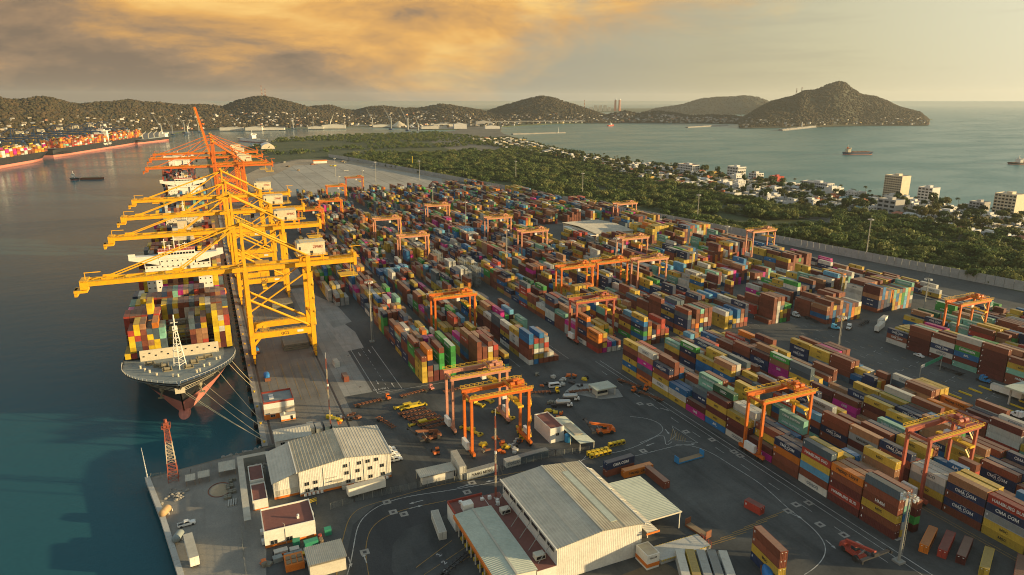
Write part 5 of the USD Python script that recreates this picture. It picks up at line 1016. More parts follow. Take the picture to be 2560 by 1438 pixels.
def wallribs(x0, x1, y, z0, zf, pitch=0.55):
    m = MB()
    for x in np.arange(x0 + 0.2, x1 - 0.1, pitch): m.box(x, x + 0.14, y - 0.045, y - 0.002, z0, zf(x) - 0.06)
    return m
# office hall
t = thing('office_hall', 'long white three-storey office hall with a dusty low-pitched roof and orange base', 'building')
x0, x1, y0, y1 = 18.0, 49.4, 216.2, 239.2; zr = lambda x, y=0: 9.6 + 1.9 * (1 - abs(x - 33.7) / 15.7)
wl = gable_box(x0, x1, y0, y1, 9.55, 11.4, 33.7).build('wall', M['wall_white'], t)
wallribs(x0, x1, y0, 0.9, zr).build('wall_rib', M['wall_white'], wl, kind='stuff')
r = ribbed(x0 - 0.5, 33.7, y0 - 0.5, y1 + .4, zr).build('roof', M['roof_old'], t); ribbed(33.72, x1 + 0.4, y0 - 0.5, y1 + .4, zr).build('roof', M['roof_metal'], t)
MB().box(33.4, 34.0, y0 - .55, y1 + .45, 11.54, 11.66).build('ridge_cap', M['roof_metal'], r)
MB().box(x0 - .75, x0 - .45, y0 - .6, y1, 9.2, 9.75).build('gutter', M['wall_white'], t); MB().box(x1 + .36, x1 + .6, y0 - .6, y1, 9.2, 9.75).build('gutter', M['wall_white'], t)
MB().box(x0, x1, y0 - 0.07, y0 - 0.004, 0.0, 0.85).build('base_band', M['band_orange'], t)
for x in (33.5, 38.3, 41.3, 44.3): win(wl, x, y0, 8.2)
for x in (33.8, 37.6, 42.0, 46.2): win(wl, x, y0, 5.4)
for x in (20.4, 23.2): win(wl, x, y0, 4.4); win(wl, x, y0, 1.9)
for x in (34.2, 38.0, 42.0, 46.4): win(wl, x, y0, 2.1)
for x in (27.2, 28.6, 30.0): MB().box(x - .45, x + .45, y0 - .25, y0 - .03, 4.7, 4.95).build('vent', M['band_grey'], wl)
MB().box(28.6, 32.4, y0 - 1.5, y0 - .04, 3.6, 3.75).build('door_canopy', M['roof_metal'], wl); MB().box(30.6, 31.7, y0 - .12, y0 - .02, 1.0, 3.1).build('door', M['wall_cream'], wl)
ld = MB()
for z in np.arange(0.6, 9.3, .5): ld.box(48.2, 48.8, y0 - .3, y0 - .24, z, z + .06)
for x in (48.2, 48.75): ld.box(x, x + .06, y0 - .3, y0 - .24, .3, 9.6)
ld.build('ladder', M['wall_cream'], wl)
stp = MB()
for k in range(6): stp.box(31.8 + k * .7, 32.5 + k * .7, y0 - 1.6, y0 - .15, 0.0, 1.0 - k * .16)
stp.build('entrance_steps', M['concrete_pale'], t)
for k, x in enumerate(list(np.arange(19.6, 26, 1.35)) + list(np.arange(36.4, 48.5, 1.25))):
    MB().box(x - .45, x + .45, y0 - .95, y0 - .5, .25, 1.05).build('air_conditioner', M['panel_white'], t)
pp = MB()
for x in (26.0, 35.2, 39.8): pp.cyl((x, y0 - .12, .9), 0.09, 8.4, 6)
pp.build('drain_pipe', M['wall_cream'], wl, kind='stuff')
# lean-to of the hall
t = thing('workshop_annex', 'grey-roofed lean-to workshop against the quay side of the office hall', 'building')
za = lambda x, y=0: 6.4 + (x - 9.8) / 8.2 * 2.4
m = MB(); m.add([(9.8, 218, 0), (17.9, 218, 0), (17.9, 218, za(17.9)), (9.8, 218, za(9.8)), (9.8, 240, 0), (17.9, 240, 0), (17.9, 240, za(17.9)), (9.8, 240, za(9.8))], [[0, 1, 2, 3], [5, 4, 7, 6], [4, 0, 3, 7]]); wl = m.build('wall', M['wall_white'], t)
ribbed(9.2, 17.4, 217.2, 240.6, lambda x, y: za(x) + .12, 'y').build('roof', M['roof_metal'], t); wallribs(9.8, 17.8, 218, 3.4, za).build('wall_rib', M['wall_white'], wl, kind='stuff')
MB().box(9.8, 17.9, 217.92, 217.996, 0, .85).build('base_band', M['band_orange'], t)
for k in range(6): MB().box(10.4 + k * 1.2, 11.45 + k * 1.2, 217.9, 217.97, 1.2, 3.1).build('roller_panel', M['wall_cream'], wl)
# gabled shed behind
t = thing('gabled_shed', 'small white shed with a pale gabled roof between the office hall and the quay', 'building')
zg = lambda x, y: 5.2 + 1.7 * (1 - abs(y - 255.2) / 5.4)
m = MB(); m.box(13.8, 26.6, 250.2, 260.2, 0, 5.1); m.add([(13.8, 250.2, 5.1), (13.8, 260.2, 5.1), (13.8, 255.2, 6.7), (26.6, 250.2, 5.1), (26.6, 260.2, 5.1), (26.6, 255.2, 6.7)], [[1, 0, 2], [3, 4, 5]]); wl = m.build('wall', M['wall_white'], t)
ribbed(13.4, 27.0, 249.8, 255.2, zg).build('roof', M['roof_metal'], t); ribbed(13.4, 27.0, 255.2, 260.6, zg).build('roof', M['roof_metal'], t)
for x in (16.2, 20.4): win(wl, x, 250.2, 3.6, 1.6, 1.3)
# flat-roofed maroon buildings
def flat_house(name, label, x0, x1, y0, y1, h, par=0.55, roof='roof_red', band=True, wins=(), parmat='wall_white', floor=None, band_h=0.9):
    t = thing(name, label, 'building'); wl = MB().box(x0, x1, y0, y1, 0, h).build('wall', M['wall_white'], t)
    p = MB()
    for a in ((x0, x1, y0, y0 + .25), (x0, x1, y1 - .25, y1), (x0, x0 + .25, y0 + .25, y1 - .25), (x1 - .25, x1, y0 + .25, y1 - .25)): p.box(*a, h, h + par)
    p.build('parapet', M[parmat], t); MB().box(x0 + .25, x1 - .25, y0 + .25, y1 - .25, h - .05, h + .06).build('roof', M[roof], t)
    if band: MB().box(x0 - .03, x1 + .03, y0 - .05, y0 - .004, 0, band_h).build('base_band', M['band_orange'], t)
    for a in wins: win(wl, *a)
    return t, wl
t, wl = flat_house('utility_building', 'white flat-roofed building with a maroon roof and orange base near the shore', 4.6, 19.5, 191.8, 204.6, 5.2, wins=((7.2, 191.8, 1.6, 2.0, 1.2), (11.6, 191.8, 1.6, 2.0, 1.2)))
MB().box(14.6, 15.3, 195.4, 196.0, 5.26, 6.1).cyl((15.0, 195.7, 6.1), .35, .5, 8).build('roof_vent', M['panel_white'], t); MB().tube([(10.6, 191.7, .2), (10.6, 191.7, 4.9), (10.6, 192.2, 6.6), (10.2, 192.6, 6.8)], .07, 6).build('drain_pipe', M['band_grey'], t)
for x, y in ((4.3, 199.5), (4.3, 194.2), (19.8, 203.0)): MB().box(x - .5, x + .5, y - .8, y + .8, .3, 1.6).build('air_conditioner', M['panel_white'], t)
for nm, a, b in (('store_house', 214.0, 225.0), ('store_house', 227.4, 238.2)):
    t, wl = flat_house(nm, 'small white maroon-roofed store house, ' + ('nearer of the walkway pair' if a < 220 else 'farther of the walkway pair'), 2.8, 7.5, a, b, 3.2, .45, wins=(), band=True, band_h=.4)
MB().box(3.0, 7.3, 225.02, 227.38, 2.6, 2.75).build('store_link_roof', M['roof_metal'], label='low grey roof joining the two small store houses', cat='roof')
t = thing('covered_walkway', 'pale roofed walkway running along the store houses and turning to the workshop', 'walkway')
MB().box(-0.4, 1.7, 203.6, 247.0, 3.5, 3.62).build('roof', M['roof_metal'], t); MB().box(1.7, 10.4, 244.9, 247.0, 3.5, 3.62).build('roof', M['roof_metal'], t)
for y in np.arange(204, 247, 4.2):
    MB().box(-.2, -.05, y, y + .15, 0.06, 3.5).build('post', M['galvanised'], t)
t = thing('gatehouse', 'two-storey gatehouse on the quay with white, grey and orange wall bands', 'building')
wl = MB().box(12.1, 24.3, 281.6, 293.4, 0, 7.2).build('wall', M['band_grey'], t)
MB().box(12.07, 24.33, 281.52, 281.596, 0, 2.3).build('base_band', M['band_orange'], t); MB().box(12.07, 24.33, 281.50, 281.594, 4.9, 7.2).build('top_band', M['wall_white'], t)
MB().box(11.98, 12.096, 281.6, 293.4, 0, 2.3).build('base_band', M['band_orange'], t)
p = MB()
for a in ((12.1, 24.3, 281.6, 281.85), (12.1, 24.3, 293.15, 293.4), (12.1, 12.35, 281.85, 293.15), (24.05, 24.3, 281.85, 293.15)): p.box(*a, 7.2, 8.0)
p.build('parapet', M['parapet_red'], t); MB().box(12.35, 24.05, 281.85, 293.15, 7.15, 7.26).build('roof', M['deck_grey'], t)
for y in (286.4, 288.8): MB().box(14.8, 16.6, y - .7, y + .7, 7.26, 8.0).build('roof_unit', M['panel_white'], t)
for x in (15.4, 20.8): win(wl, x, 281.5, 1.6, 1.8, .9)
t = thing('site_cabin', 'small white site cabin with an orange stripe in front of the gatehouse', 'cabin')
wl = MB().box(18.2, 24.0, 276.6, 279.4, .5, 3.0).build('body', M['wall_white'], t); MB().box(18.17, 24.03, 276.53, 276.596, .6, 1.2).build('stripe', M['band_orange'], t); MB().box(18, 24.2, 276.4, 279.6, 3.0, 3.12).build('roof', M['roof_metal'], t); MB().box(22.0, 22.9, 276.5, 276.59, .7, 2.6).build('door', M['window_dark'], wl); MB().cyl((19.6, 278, 3.12), .5, .9, 10).build('roof_vent', M['wall_cream'], t); MB().box(18.6, 23.6, 276.9, 279.1, .06, .5).build('chassis', M['steel_dark'], t)
# repair workshop and loading dock
t = thing('warehouse', 'big pale warehouse with a low gabled metal roof and a ribbed white end wall', 'warehouse')
zr = lambda x, y=0: 11.1 + 1.5 * (1 - abs(x - 92.0) / 14.0)
wl = gable_box(77.7, 105.7, 143.3, 181.2, 11.0, 12.5, 92.0).build('wall', M['wall_white'], t); wallribs(77.9, 105.6, 143.3, .1, zr, .62).build('wall_rib', M['wall_white'], wl, kind='stuff')
ribbed(77.2, 92.0, 142.7, 181.8, zr, 'y', .9).build('roof', M['roof_metal'], t); ro = ribbed(92.0, 106.2, 142.7, 181.8, zr, 'y', .9).build('roof', M['roof_old'], t)
MB().box(91.7, 92.3, 142.7, 181.8, 12.68, 12.8).build('ridge_cap', M['roof_metal'], ro); MB().box(96.6, 98.8, 146, 176, 12.02, 12.22).build('skylight', M['roof_green'], ro)
for x in (84.6, 99.5): MB().box(x - .06, x + .06, 142.7, 181.8, zr(x) + .02, zr(x) + .13).build('seam', M['band_grey'], ro)
MB().box(76.9, 77.22, 142.6, 181.9, 10.7, 11.25).build('gutter', M['wall_white'], t); MB().box(106.2, 106.5, 142.6, 181.9, 10.7, 11.25).build('gutter', M['wall_white'], t)
for k in range(7):
    y = 147 + k * 5.2; b = MB().box(77.55, 77.66, y - 2.0, y + 2.0, 8.3, 9.6).build('window', M['band_grey'], wl)
    for s in range(4): MB().box(77.5, 77.56, y - 1.9 + s, y - 1.0 + s, 8.4, 9.5).build('pane', M['window_dark'], b)
za = lambda x, y=0: 8.4 - (x - 106.5) * .18
ribbed(106.5, 111.0, 142.0, 181.0, za, 'x', .9).build('side_awning', M['roof_metal'], t); MB().box(106.4, 111.1, 141.86, 142.0, 7.4, 8.0).build('awning_edge', M['band_orange'], t)
for k in range(6): y = 145 + k * 7.0; MB().tube([(106.0, y, 10.6), (110.4, y, 7.8)], .09, 6).build('awning_stay', M['galvanised'], t)
MB().box(105.72, 111, 143.3, 143.5, .05, 1.2).build('base_band', M['band_orange'], t)
t = thing('loading_dock', 'loading dock hall with an orange fascia along its open truck bays', 'building')
zd_ = lambda x, y=0: 6.3 + .55 * (1 - abs(x - 65.2) / 6.4)
wl = MB().box(61.5, 71.2, 143.2, 175.8, 0, 6.2).build('wall', M['wall_white'], t); ribbed(59.2, 65.2, 142.6, 176.2, zd_, 'x', .8).build('roof', M['roof_green'], t); ribbed(65.2, 71.5, 142.6, 176.2, zd_, 'x', .8).build('roof', M['roof_green'], t); MB().box(64.9, 65.5, 142.6, 176.2, 6.9, 7.0).build('ridge_cap', M['roof_metal'], t)
MB().box(58.8, 59.2, 142.6, 176.2, 5.1, 6.3).build('fascia', M['band_orange'], t)
for k in range(9):
    y = 145 + k * 3.55; MB().box(59.4, 59.7, y - .15, y + .15, 0.06, 5.1).build('post', M['wall_white'], t)
    if k < 8: MB().box(61.3, 61.48, y + .6, y + 3.0, .9, 4.2).build('bay_door', M['steel_dark'], t); MB().box(59.6, 61.4, y + 1.4, y + 2.2, .07, 1.0).build('dock_bumper', M['machine_yellow'], t)
MB().box(71.5, 77.6, 143.2, 184.0, 0, 5.2).build('middle_block', M['wall_white'], t); MB().box(71.6, 77.5, 143.3, 183.9, 5.2, 5.3).build('middle_roof', M['roof_red'], t)
MB().box(59.5, 71.4, 176.3, 184.0, 0, 5.6).build('end_block', M['wall_white'], t); MB().box(59.8, 71.2, 176.5, 183.7, 5.6, 5.7).build('end_roof', M['roof_red'], t)
p = MB(); p.box(59.5, 71.4, 183.7, 184, 5.6, 6.5); p.box(59.5, 59.8, 176.3, 183.7, 5.6, 6.5); p.build('parapet', M['parapet_red'], t); MB().box(62.6, 66.0, 177.2, 179.8, 5.7, 7.9).build('roof_cabin', M['wall_white'], t)
for x, y in ((63.4, 182.2), (70.3, 181), (73.0, 181.2), (74.6, 178.4), (74.2, 177.0)): MB().box(x - .5, x + .5, y - .45, y + .45, 5.32 if x > 71.5 else 5.72, 6.5).build('air_conditioner', M['panel_white'], t)
for y in (172.2, 148.0):
    b = MB().box(73.0, 76.0, y - 1.1, y + 1.1, 5.5, 7.0).build('chiller', M['wall_cream'], t); MB().box(73.2, 75.8, y - 1.16, y - 1.09, 5.8, 6.7).build('fan_grille', M['window_dark'], b)
for k in range(6): y = 147 + k * 6.2; MB().tube([(77.6, y, 9.8), (73.2, y - 1.0, 5.4)], .1, 6).build('roof_strut', M['galvanised'], t)
t = thing('open_canopy', 'flat pale canopy on posts beside the big warehouse', 'canopy')
ribbed(112.0, 124.6, 149.0, 171.8, lambda x, y: 6.5 - (x - 112) * .02, 'x', .8).build('roof', M['roof_green'], t); MB().box(112.0, 124.6, 148.86, 149.0, 6.0, 6.5).build('edge_truss', M['wall_cream'], t)
for x, y in ((124.2, 149.4), (124.2, 171.2), (112.4, 149.4), (112.4, 171.2), (124.2, 160), (112.4, 160)): MB().box(x - .12, x + .12, y - .12, y + .12, 0.06, 6.3).build('post', M['wall_white'], t)
t, wl = flat_house('dock_office', 'small white and orange office box on stilts by the warehouse corner', 103.4, 107.6, 136.8, 142.6, 4.6, .12, 'roof_old', False); MB().box(103.36, 107.64, 136.74, 136.796, .8, 2.0).build('base_band', M['band_orange'], t); MB().box(103.34, 103.396, 136.8, 142.6, .8, 2.0).build('base_band', M['band_orange'], t)
v, f = text_flat('TALLER', .5); MB().add(v + [105.4, 136.76, 3.7], f).build('sign_lettering', M['letter_dark'], t)
t = thing('loading_ramp', 'concrete loading ramp with black and yellow edges below the warehouse awning', 'ramp')
m = MB(); m.add([(108.6, 137.2, 0.1), (126.6, 137.2, .1), (126.6, 143.4, .1), (108.6, 143.4, .1), (108.6, 137.2, 1.5), (126.6, 137.2, 1.2), (126.6, 143.4, 1.2), (108.6, 143.4, 1.5)], BOXF); m.build('slab', M['concrete_pale'], t)
for y in (137.15, 143.45):
    for k in range(30): MB().box(108.7 + k * .6, 109.0 + k * .6, y - .06, y + .06, 1.0, 1.56 - k * .01).build('edge_stripe', M['machine_yellow'], t)
rl = MB()
for y in np.arange(137.4, 143.3, 1.2): rl.beam((126.9, y, .1), (126.9, y, 2.2), .09)
rl.beam((126.9, 137.4, 2.2), (126.9, 142.2, 2.2), .09); rl.beam((126.9, 137.4, 1.6), (126.9, 142.2, 1.6), .09); rl.build('railing', M['parapet_red'], t)
t, wl = flat_house('workshop_office', 'white office block with a maroon roof beside the parked gantry cranes', 112.4, 118.5, 214.9, 229.2, 5.8, .5, wins=((115.6, 214.9, 3.4, 1.4, 1.1),), band=False)
t = thing('long_shed', 'long open shed with a pale metal roof beside the white office block', 'shed'); ribbed(119.0, 125.6, 203.0, 227.0, lambda x, y: 4.4 - (x - 119) * .10, 'x', .8).build('roof', M['roof_green'], t); MB().box(120.6, 124.2, 209.5, 220, 4.38, 4.5).build('roof_patch', M['roof_old'], t)
for x in (119.2, 125.3):
    for y in (203.4, 211, 219, 226.6): MB().box(x - .1, x + .1, y - .1, y + .1, .06, 3.75).build('post', M['wall_cream'], t)
t = thing('guard_canopy', 'white flat-roofed guard shelter on a kerbed island between parked trucks', 'shelter')
MB().box(150.5, 161.0, 243.5, 251.2, 3.6, 4.1).build('roof', M['roof_green'], t); MB().box(152.0, 157.6, 245.4, 249.8, 0.1, 3.0).build('cabin', M['wall_cream'], t); MB().box(152.2, 157.4, 245.32, 245.39, 1.2, 2.4).build('window', M['window_dark'], t)
for x, y in ((151, 244), (160.5, 244), (151, 250.8), (160.5, 250.8)): MB().box(x - .15, x + .15, y - .15, y + .15, .1, 3.6).build('post', M['wall_cream'], t)
flat('guard_island', [(141, 256), (150, 262), (160, 258), (165, 248), (162.5, 240), (152, 242)], M['slab_concrete'], .12)
# small sheds on the spit
for k, (a, b, c, d, w) in enumerate(((-13.6, -9.8, 239.0, 243.0, 'leftmost'), (-6.8, -1.2, 240.5, 246.5, 'middle'), (-17.6, -14.4, 238.6, 242.4, 'far left'))):
    t = thing('lean_to_shed', f'{w} rusty lean-to roof on posts along the shore fence', 'shed'); ribbed(a, b, c, d, lambda x, y, c=c: 2.3 + (y - c) * .12, 'y', .6).build('roof', M['roof_metal'], t)
    for x in (a + .2, b - .3):
        for y in (c + .2, d - .3): MB().box(x, x + .12, y, y + .12, .05, 2.3 + (y - c) * .12).build('post', M['timber'], t)
t = thing('corrugated_store', 'corrugated grey roof cut by the bottom edge beside the winding road', 'shed'); ribbed(14.6, 25.4, 172.0, 181.8, lambda x, y: 4.6 - (y - 172) * .06, 'y', .55, .12).build('roof', M['roof_metal'], t); MB().box(15, 25, 172.4, 181.3, 0, 3.8).build('wall', M['wall_cream'], t)
t = thing('orange_rack', 'rusty orange container frame with crates on it near the bottom edge', 'rack'); m = MB().box(9.0, 14.2, 177.8, 183.2, 0.06, 2.2); m.build('body', M['band_orange'], t)
for x in np.arange(9.4, 14, 1.6):
    for y in (178.4, 180.4): MB().box(x, x + 1.2, y, y + 1.5, 2.2, 2.5).build('crate', M['timber'], t)
# ------------------------------------------------------------------ lattice tower, poles, masts
paint('mast_red', (0.30, 0.075, 0.04), 0.7, 0.6, 0.5); paint('mast_white', (0.46, 0.39, 0.28), 0.7, 0.5, 0.5)
def lattice(t, x, y, z0, z1, w0, w1, n, th, bands=7):
    m, last = MB(), 0
    for k in range(n):
        a, b = k / n, (k + 1) / n; za_, zb_ = z0 + (z1 - z0) * a, z0 + (z1 - z0) * b; wa, wb = w0 + (w1 - w0) * a, w0 + (w1 - w0) * b
        now = k * bands // n
        if now != last: m.build(('red_section', 'white_section')[last % 2], M[('mast_red', 'mast_white')[last % 2]], t); m, last = MB(), now
        C = [(-1, -1), (1, -1), (1, 1), (-1, 1)]
        for i in range(4):
            p = np.array([x + C[i][0] * wa / 2, y + C[i][1] * wa / 2, za_]); q = np.array([x + C[i][0] * wb / 2, y + C[i][1] * wb / 2, zb_])
            j = (i + 1) % 4; p2 = np.array([x + C[j][0] * wa / 2, y + C[j][1] * wa / 2, za_]); q2 = np.array([x + C[j][0] * wb / 2, y + C[j][1] * wb / 2, zb_])
            m.beam(p, q, th); m.beam(p, q2, th * .6); m.beam(q, p2, th * .6); m.beam(q, q2, th * .6)
    m.build(('red_section', 'white_section')[last % 2], M[('mast_red', 'mast_white')[last % 2]], t)
t = thing('beacon_tower', 'red and white lattice beacon tower on the shore corner', 'tower'); lattice(t, -21.6, 245.6, 0.05, 20.5, 3.4, 1.5, 14, .13, 3)
hd = MB(); hd.box(-23, -20.2, 244.2, 247, 20.5, 20.65)
for x in (-23, -20.2):
    for yy in (244.2, 245.6, 247): hd.beam((x, yy, 20.6), (x, yy, 21.7), .1)
for yy in (244.2, 247): hd.beam((-23, yy, 21.7), (-20.2, yy, 21.7), .1)
hd.box(-22.4, -20.8, 244.9, 246.3, 20.65, 22.4); hd.cyl((-21.6, 245.6, 22.4), .5, 1.2, 8); hd.build('head', M['mast_red'], t)
def guyed_mast(label, x, y, z0, z1, guys=True, w=.42):
    t = thing('radio_mast', label, 'mast'); lattice(t, x, y, z0, z1, w, w * .8, 21, .07)
    MB().box(x - .5, x + .5, y - .5, y + .5, z0 - .1, z0 + .25).build('footing', M['concrete_pale'], t); MB().cyl((x, y, z1 * .62), .4, .9, 8).cyl((x, y, z1), .07, 2.5, 6).build('beacon_lamp', M['panel_white'], t)
    if guys:
        g = MB()
        for dx, dy in ((6, 4), (-6, 4), (0, -7)): g.beam((x, y, z1 * .62), (x + dx, y + dy, z0), .04)
        g.build('guy_wire', M['rope_dark'], t, kind='stuff')
guyed_mast('tall slender red and white radio mast rising from the loading dock roof', 75.0, 180.8, 5.3, 34.5); guyed_mast('slender red and white radio mast behind the office hall', 36.0, 262.0, .1, 31.0, False)
MB().tube([(-30.0, 249.5, .2), (-30.6, 250.0, 12.5)], .22, 7, r2=.10).build('flag_pole', M['panel_white'], label='thin white pole at the outer tip of the sea wall', cat='pole')
# sea wall, rocks, tanks and other things on the spit
sw = thing('sea_wall', 'long low concrete wall along the outer shore of the spit', 'wall')
pts = [(-30.2, 250.2), (-24.3, 222), (-18.4, 189), (-11.2, 140), (-6, 100)]
for (xa, ya), (xb, yb) in zip(pts[:-1], pts[1:]):
    nseg = int(math.hypot(xb - xa, yb - ya) / 6)
    for k in range(nseg):
        p = np.array([xa + (xb - xa) * k / nseg, ya + (yb - ya) * k / nseg]); q = np.array([xa + (xb - xa) * (k + .985) / nseg, ya + (yb - ya) * (k + .985) / nseg])
        MB().beam((*p, .1), (*q, .1), 1.6, 1.7).build('wall_panel', M['concrete_pale'], sw)
def rocks(name, label, c, sx, sy, n, r0, seed):
    r = np.random.default_rng(seed); t = thing(name, label, 'rocks')
    for k in range(n):
        s = trimesh.creation.icosphere(1, 1.0); v = np.array(s.vertices) * (0.7 + .5 * r.random((len(s.vertices), 1))); rad = r0 * r.uniform(.5, 1.3)
        MB().add(v * rad * r.uniform(.7, 1.2, 3) + [c[0] + r.normal() * sx, c[1] + r.normal() * sy, c[2] + rad * .2], s.faces).build('rock', M['rock'], t)
rocks('rock_pile', 'pile of broken grey rocks below the beacon tower', (-20.6, 234.5, .1), 1.6, 2.2, 46, .55, 1); rocks('rubble_slope', 'riprap of loose rocks at the waterline under the walkway corner', (3.6, 256.8, -1.4), 3.2, 1.4, 90, .75, 2); rocks('rubble_bed', 'dark rubble inside the walkway corner behind the store houses', (5.6, 242.0, .1), 2.2, 1.0, 46, .5, 3)
t = thing('sand_heap', 'low heap of sand in a reddish ring on the gravel spit', 'heap'); m = MB(); aa = np.linspace(0, 2 * math.pi, 25)[:-1]; rr_ = np.random.default_rng(3)
V = [(-6.9, 232.0, 1.0)] + [(-6.9 + 1.7 * math.cos(a) * rr_.uniform(.8, 1.2), 232 + 2.2 * math.sin(a) * rr_.uniform(.8, 1.2), .6) for a in aa] + [(-6.9 + 3.2 * math.cos(a), 232 + 4.2 * math.sin(a), .05) for a in aa]
m.add(V, [[0, 1 + k, 1 + (k + 1) % 24] for k in range(24)] + [[1 + k, 25 + k, 25 + (k + 1) % 24] for k in range(24)] + [[1 + k, 25 + (k + 1) % 24, 1 + (k + 1) % 24] for k in range(24)]); m.build('sand', M['sand_heap'], t, smooth=True)
rg = MB(); pr = np.array([(-6.9 + 3.7 * math.cos(a), 232 + 4.7 * math.sin(a), .14) for a in np.linspace(0, 2 * math.pi, 31)]); rg.tube(pr, .16, 5); rg.build('net_ring', M['rust'], t)
for k, (u, v, mt, rz, lab) in enumerate(((420, 1282, 'tan_tank', 62, 'tan horizontal tank lying against the sea wall'), (452, 1345, 'deck_grey', 65, 'grey horizontal tank beside the parked trailer by the sea wall'))):
    p = at(u, v); t = thing('storage_tank', lab, 'tank', (p[0], p[1], 0), rz); c = trimesh.creation.capsule(height=2.6, radius=1.25, count=[14, 10]); c.apply_transform(trimesh.transformations.rotation_matrix(math.pi / 2, [0, 1, 0])); MB().mesh(c, loc=(-1.3, 0, 1.6)).build('shell', M[mt], t, smooth=True); MB().box(-1.2, -.8, -1, 1, .05, .9).box(.8, 1.2, -1, 1, .05, .9).build('cradle', M['concrete_pale'], t)
for k, (x, y, c) in enumerate(((-3.6, 229, 4), (-4.2, 233, 5), (-5.2, 226, 4), (-3.2, 236.5, 3))):
    for j in range(c): MB().obox((x + (j % 2) * 1.2, y - (j // 2) * 1.1, .5 + .0 * j), (1.1, .9, .9), rng.uniform(-20, 20)).build('concrete_block', M['hatch_grey'], label=f'grey block of scrap on the gravel, {ordn(j)} of the {("near", "middle", "far", "outer")[k]} pile by the walkway', cat='block', group='scrap blocks by the walkway')
for k in range(4): MB().beam((-4.6 + k * .75, 219.6, .35), (-4.3 + k * .75, 223.4, .35), .4, .5).build('concrete_beam', M['concrete_pale'], label=f'pale concrete beam on the gravel, {ordn(k)} of four from the water', cat='beam', group='concrete beams on the spit')
# ------------------------------------------------------------------ vehicles
def wheels(P, spots, r=.5, w=.34):
    for x, y in spots: MB().hcyl((x - w / 2, y, r), (x + w / 2, y, r), r, 14).build('wheel', M['wheel_black'], P, smooth=40)
def rounded(x0, x1, y0, y1, z0, z1, tx=.1, ty0=.1, ty1=.1):
    v = [(x0, y0, z0), (x1, y0, z0), (x1, y1, z0), (x0, y1, z0), (x0 + tx, y0 + ty0, z1), (x1 - tx, y0 + ty0, z1), (x1 - tx, y1 - ty1, z1), (x0 + tx, y1 - ty1, z1)]; return np.array(v), BOXF
def pickup_proto(key, mat):
    P = stage.CreateClassPrim('/World/kind_pickup_' + key); m = M[mat]
    b = MB(); b.add(*rounded(-.92, .92, 1.1, 2.65, .45, 1.08, .08, 0, .25)); b.add(*rounded(-.92, .92, -.75, 1.1, .45, 1.1, .03, 0, 0)); b.box(-.92, .92, -2.65, -.75, .45, .62); b.box(-.92, -.82, -2.65, -.75, .62, 1.1); b.box(.82, .92, -2.65, -.75, .62, 1.1); b.box(-.82, .82, -2.65, -2.55, .62, 1.1); b.build('body', m, P)
    MB().add(*rounded(-.84, .84, -.75, 1.15, 1.1, 1.78, .16, .12, .62)).build('cab', m, P)
    g = MB(); g.add(*rounded(-.86, .86, -.62, 1.02, 1.18, 1.66, .14, .1, .5)); g.build('window', M['window_dark'], P)
    MB().box(-.8, .8, -2.5, -.8, .63, .66).build('cargo_bed', M['steel_dark'], P)
    wheels(P, ((-.8, 1.7), (.8, 1.7), (-.8, -1.6), (.8, -1.6)), .38, .26)
    for s in (-1, 1): MB().box(s * .7 - .16, s * .7 + .16, 2.55, 2.67, .78, .95).build('headlight', M['panel_white'], P); MB().box(s * .8 - .08, s * .8 + .08, -2.68, -2.6, .75, 1.02).build('tail_light', M['signal_red'], P)
    return P.GetPath()
def tractor_proto(key, mat, terminal=False):
    P = stage.CreateClassPrim('/World/kind_tractor_' + key); m = M[mat]; L = 5.2 if terminal else 6.4
    MB().box(-.45, .45, -L / 2, L / 2 - .3, .55, .95).build('chassis', M['steel_dark'], P)
    if terminal:
        c = MB(); c.add(*rounded(-1.2, .25, .7, 2.3, .8, 2.9, .08, .05, .2)); c.build('cab', m, P); MB().add(*rounded(-1.22, .27, .95, 2.32, 1.75, 2.6, .1, .05, .2)).build('window', M['window_dark'], P); MB().box(.3, 1.15, .9, 2.4, .7, 1.6).build('engine_cover', m, P)
    else:
        c = MB(); c.add(*rounded(-1.2, 1.2, -.2, 1.5, .7, 2.9, .12, .05, .35)); c.add(*rounded(-1.2, 1.2, -1.7, -.2, .7, 3.2, .1, .3, .1)); c.build('cab', m, P); MB().add(*rounded(-.95, .95, 1.5, 3.1, .7, 1.75, .1, 0, .35)).build('bonnet', m, P); MB().add(*rounded(-1.22, 1.22, .55, 1.46, 1.85, 2.6, .14, .05, .3)).build('window', M['window_dark'], P); MB().box(-.6, .6, 3.0, 3.12, .8, 1.5).build('grille', M['steel_tank'], P)
        for s in (-1, 1): MB().cyl((s * 1.15, -.3, .9), .09, 2.7, 6).build('exhaust', M['steel_tank'], P)
    wheels(P, [(s * 1.0, y) for s in (-1, 1) for y in ((L / 2 - .8, -L / 2 + .7, -L / 2 + 1.75) if not terminal else (L / 2 - .8, -L / 2 + .9))], .5, .4)
    for s in (-1, 1): MB().box(s * .8 - .14, s * .8 + .14, L / 2 - .1 if terminal else 3.05, L / 2 + .02 if terminal else 3.17, .95, 1.15).build('headlight', M['panel_white'], P)
    return P.GetPath()
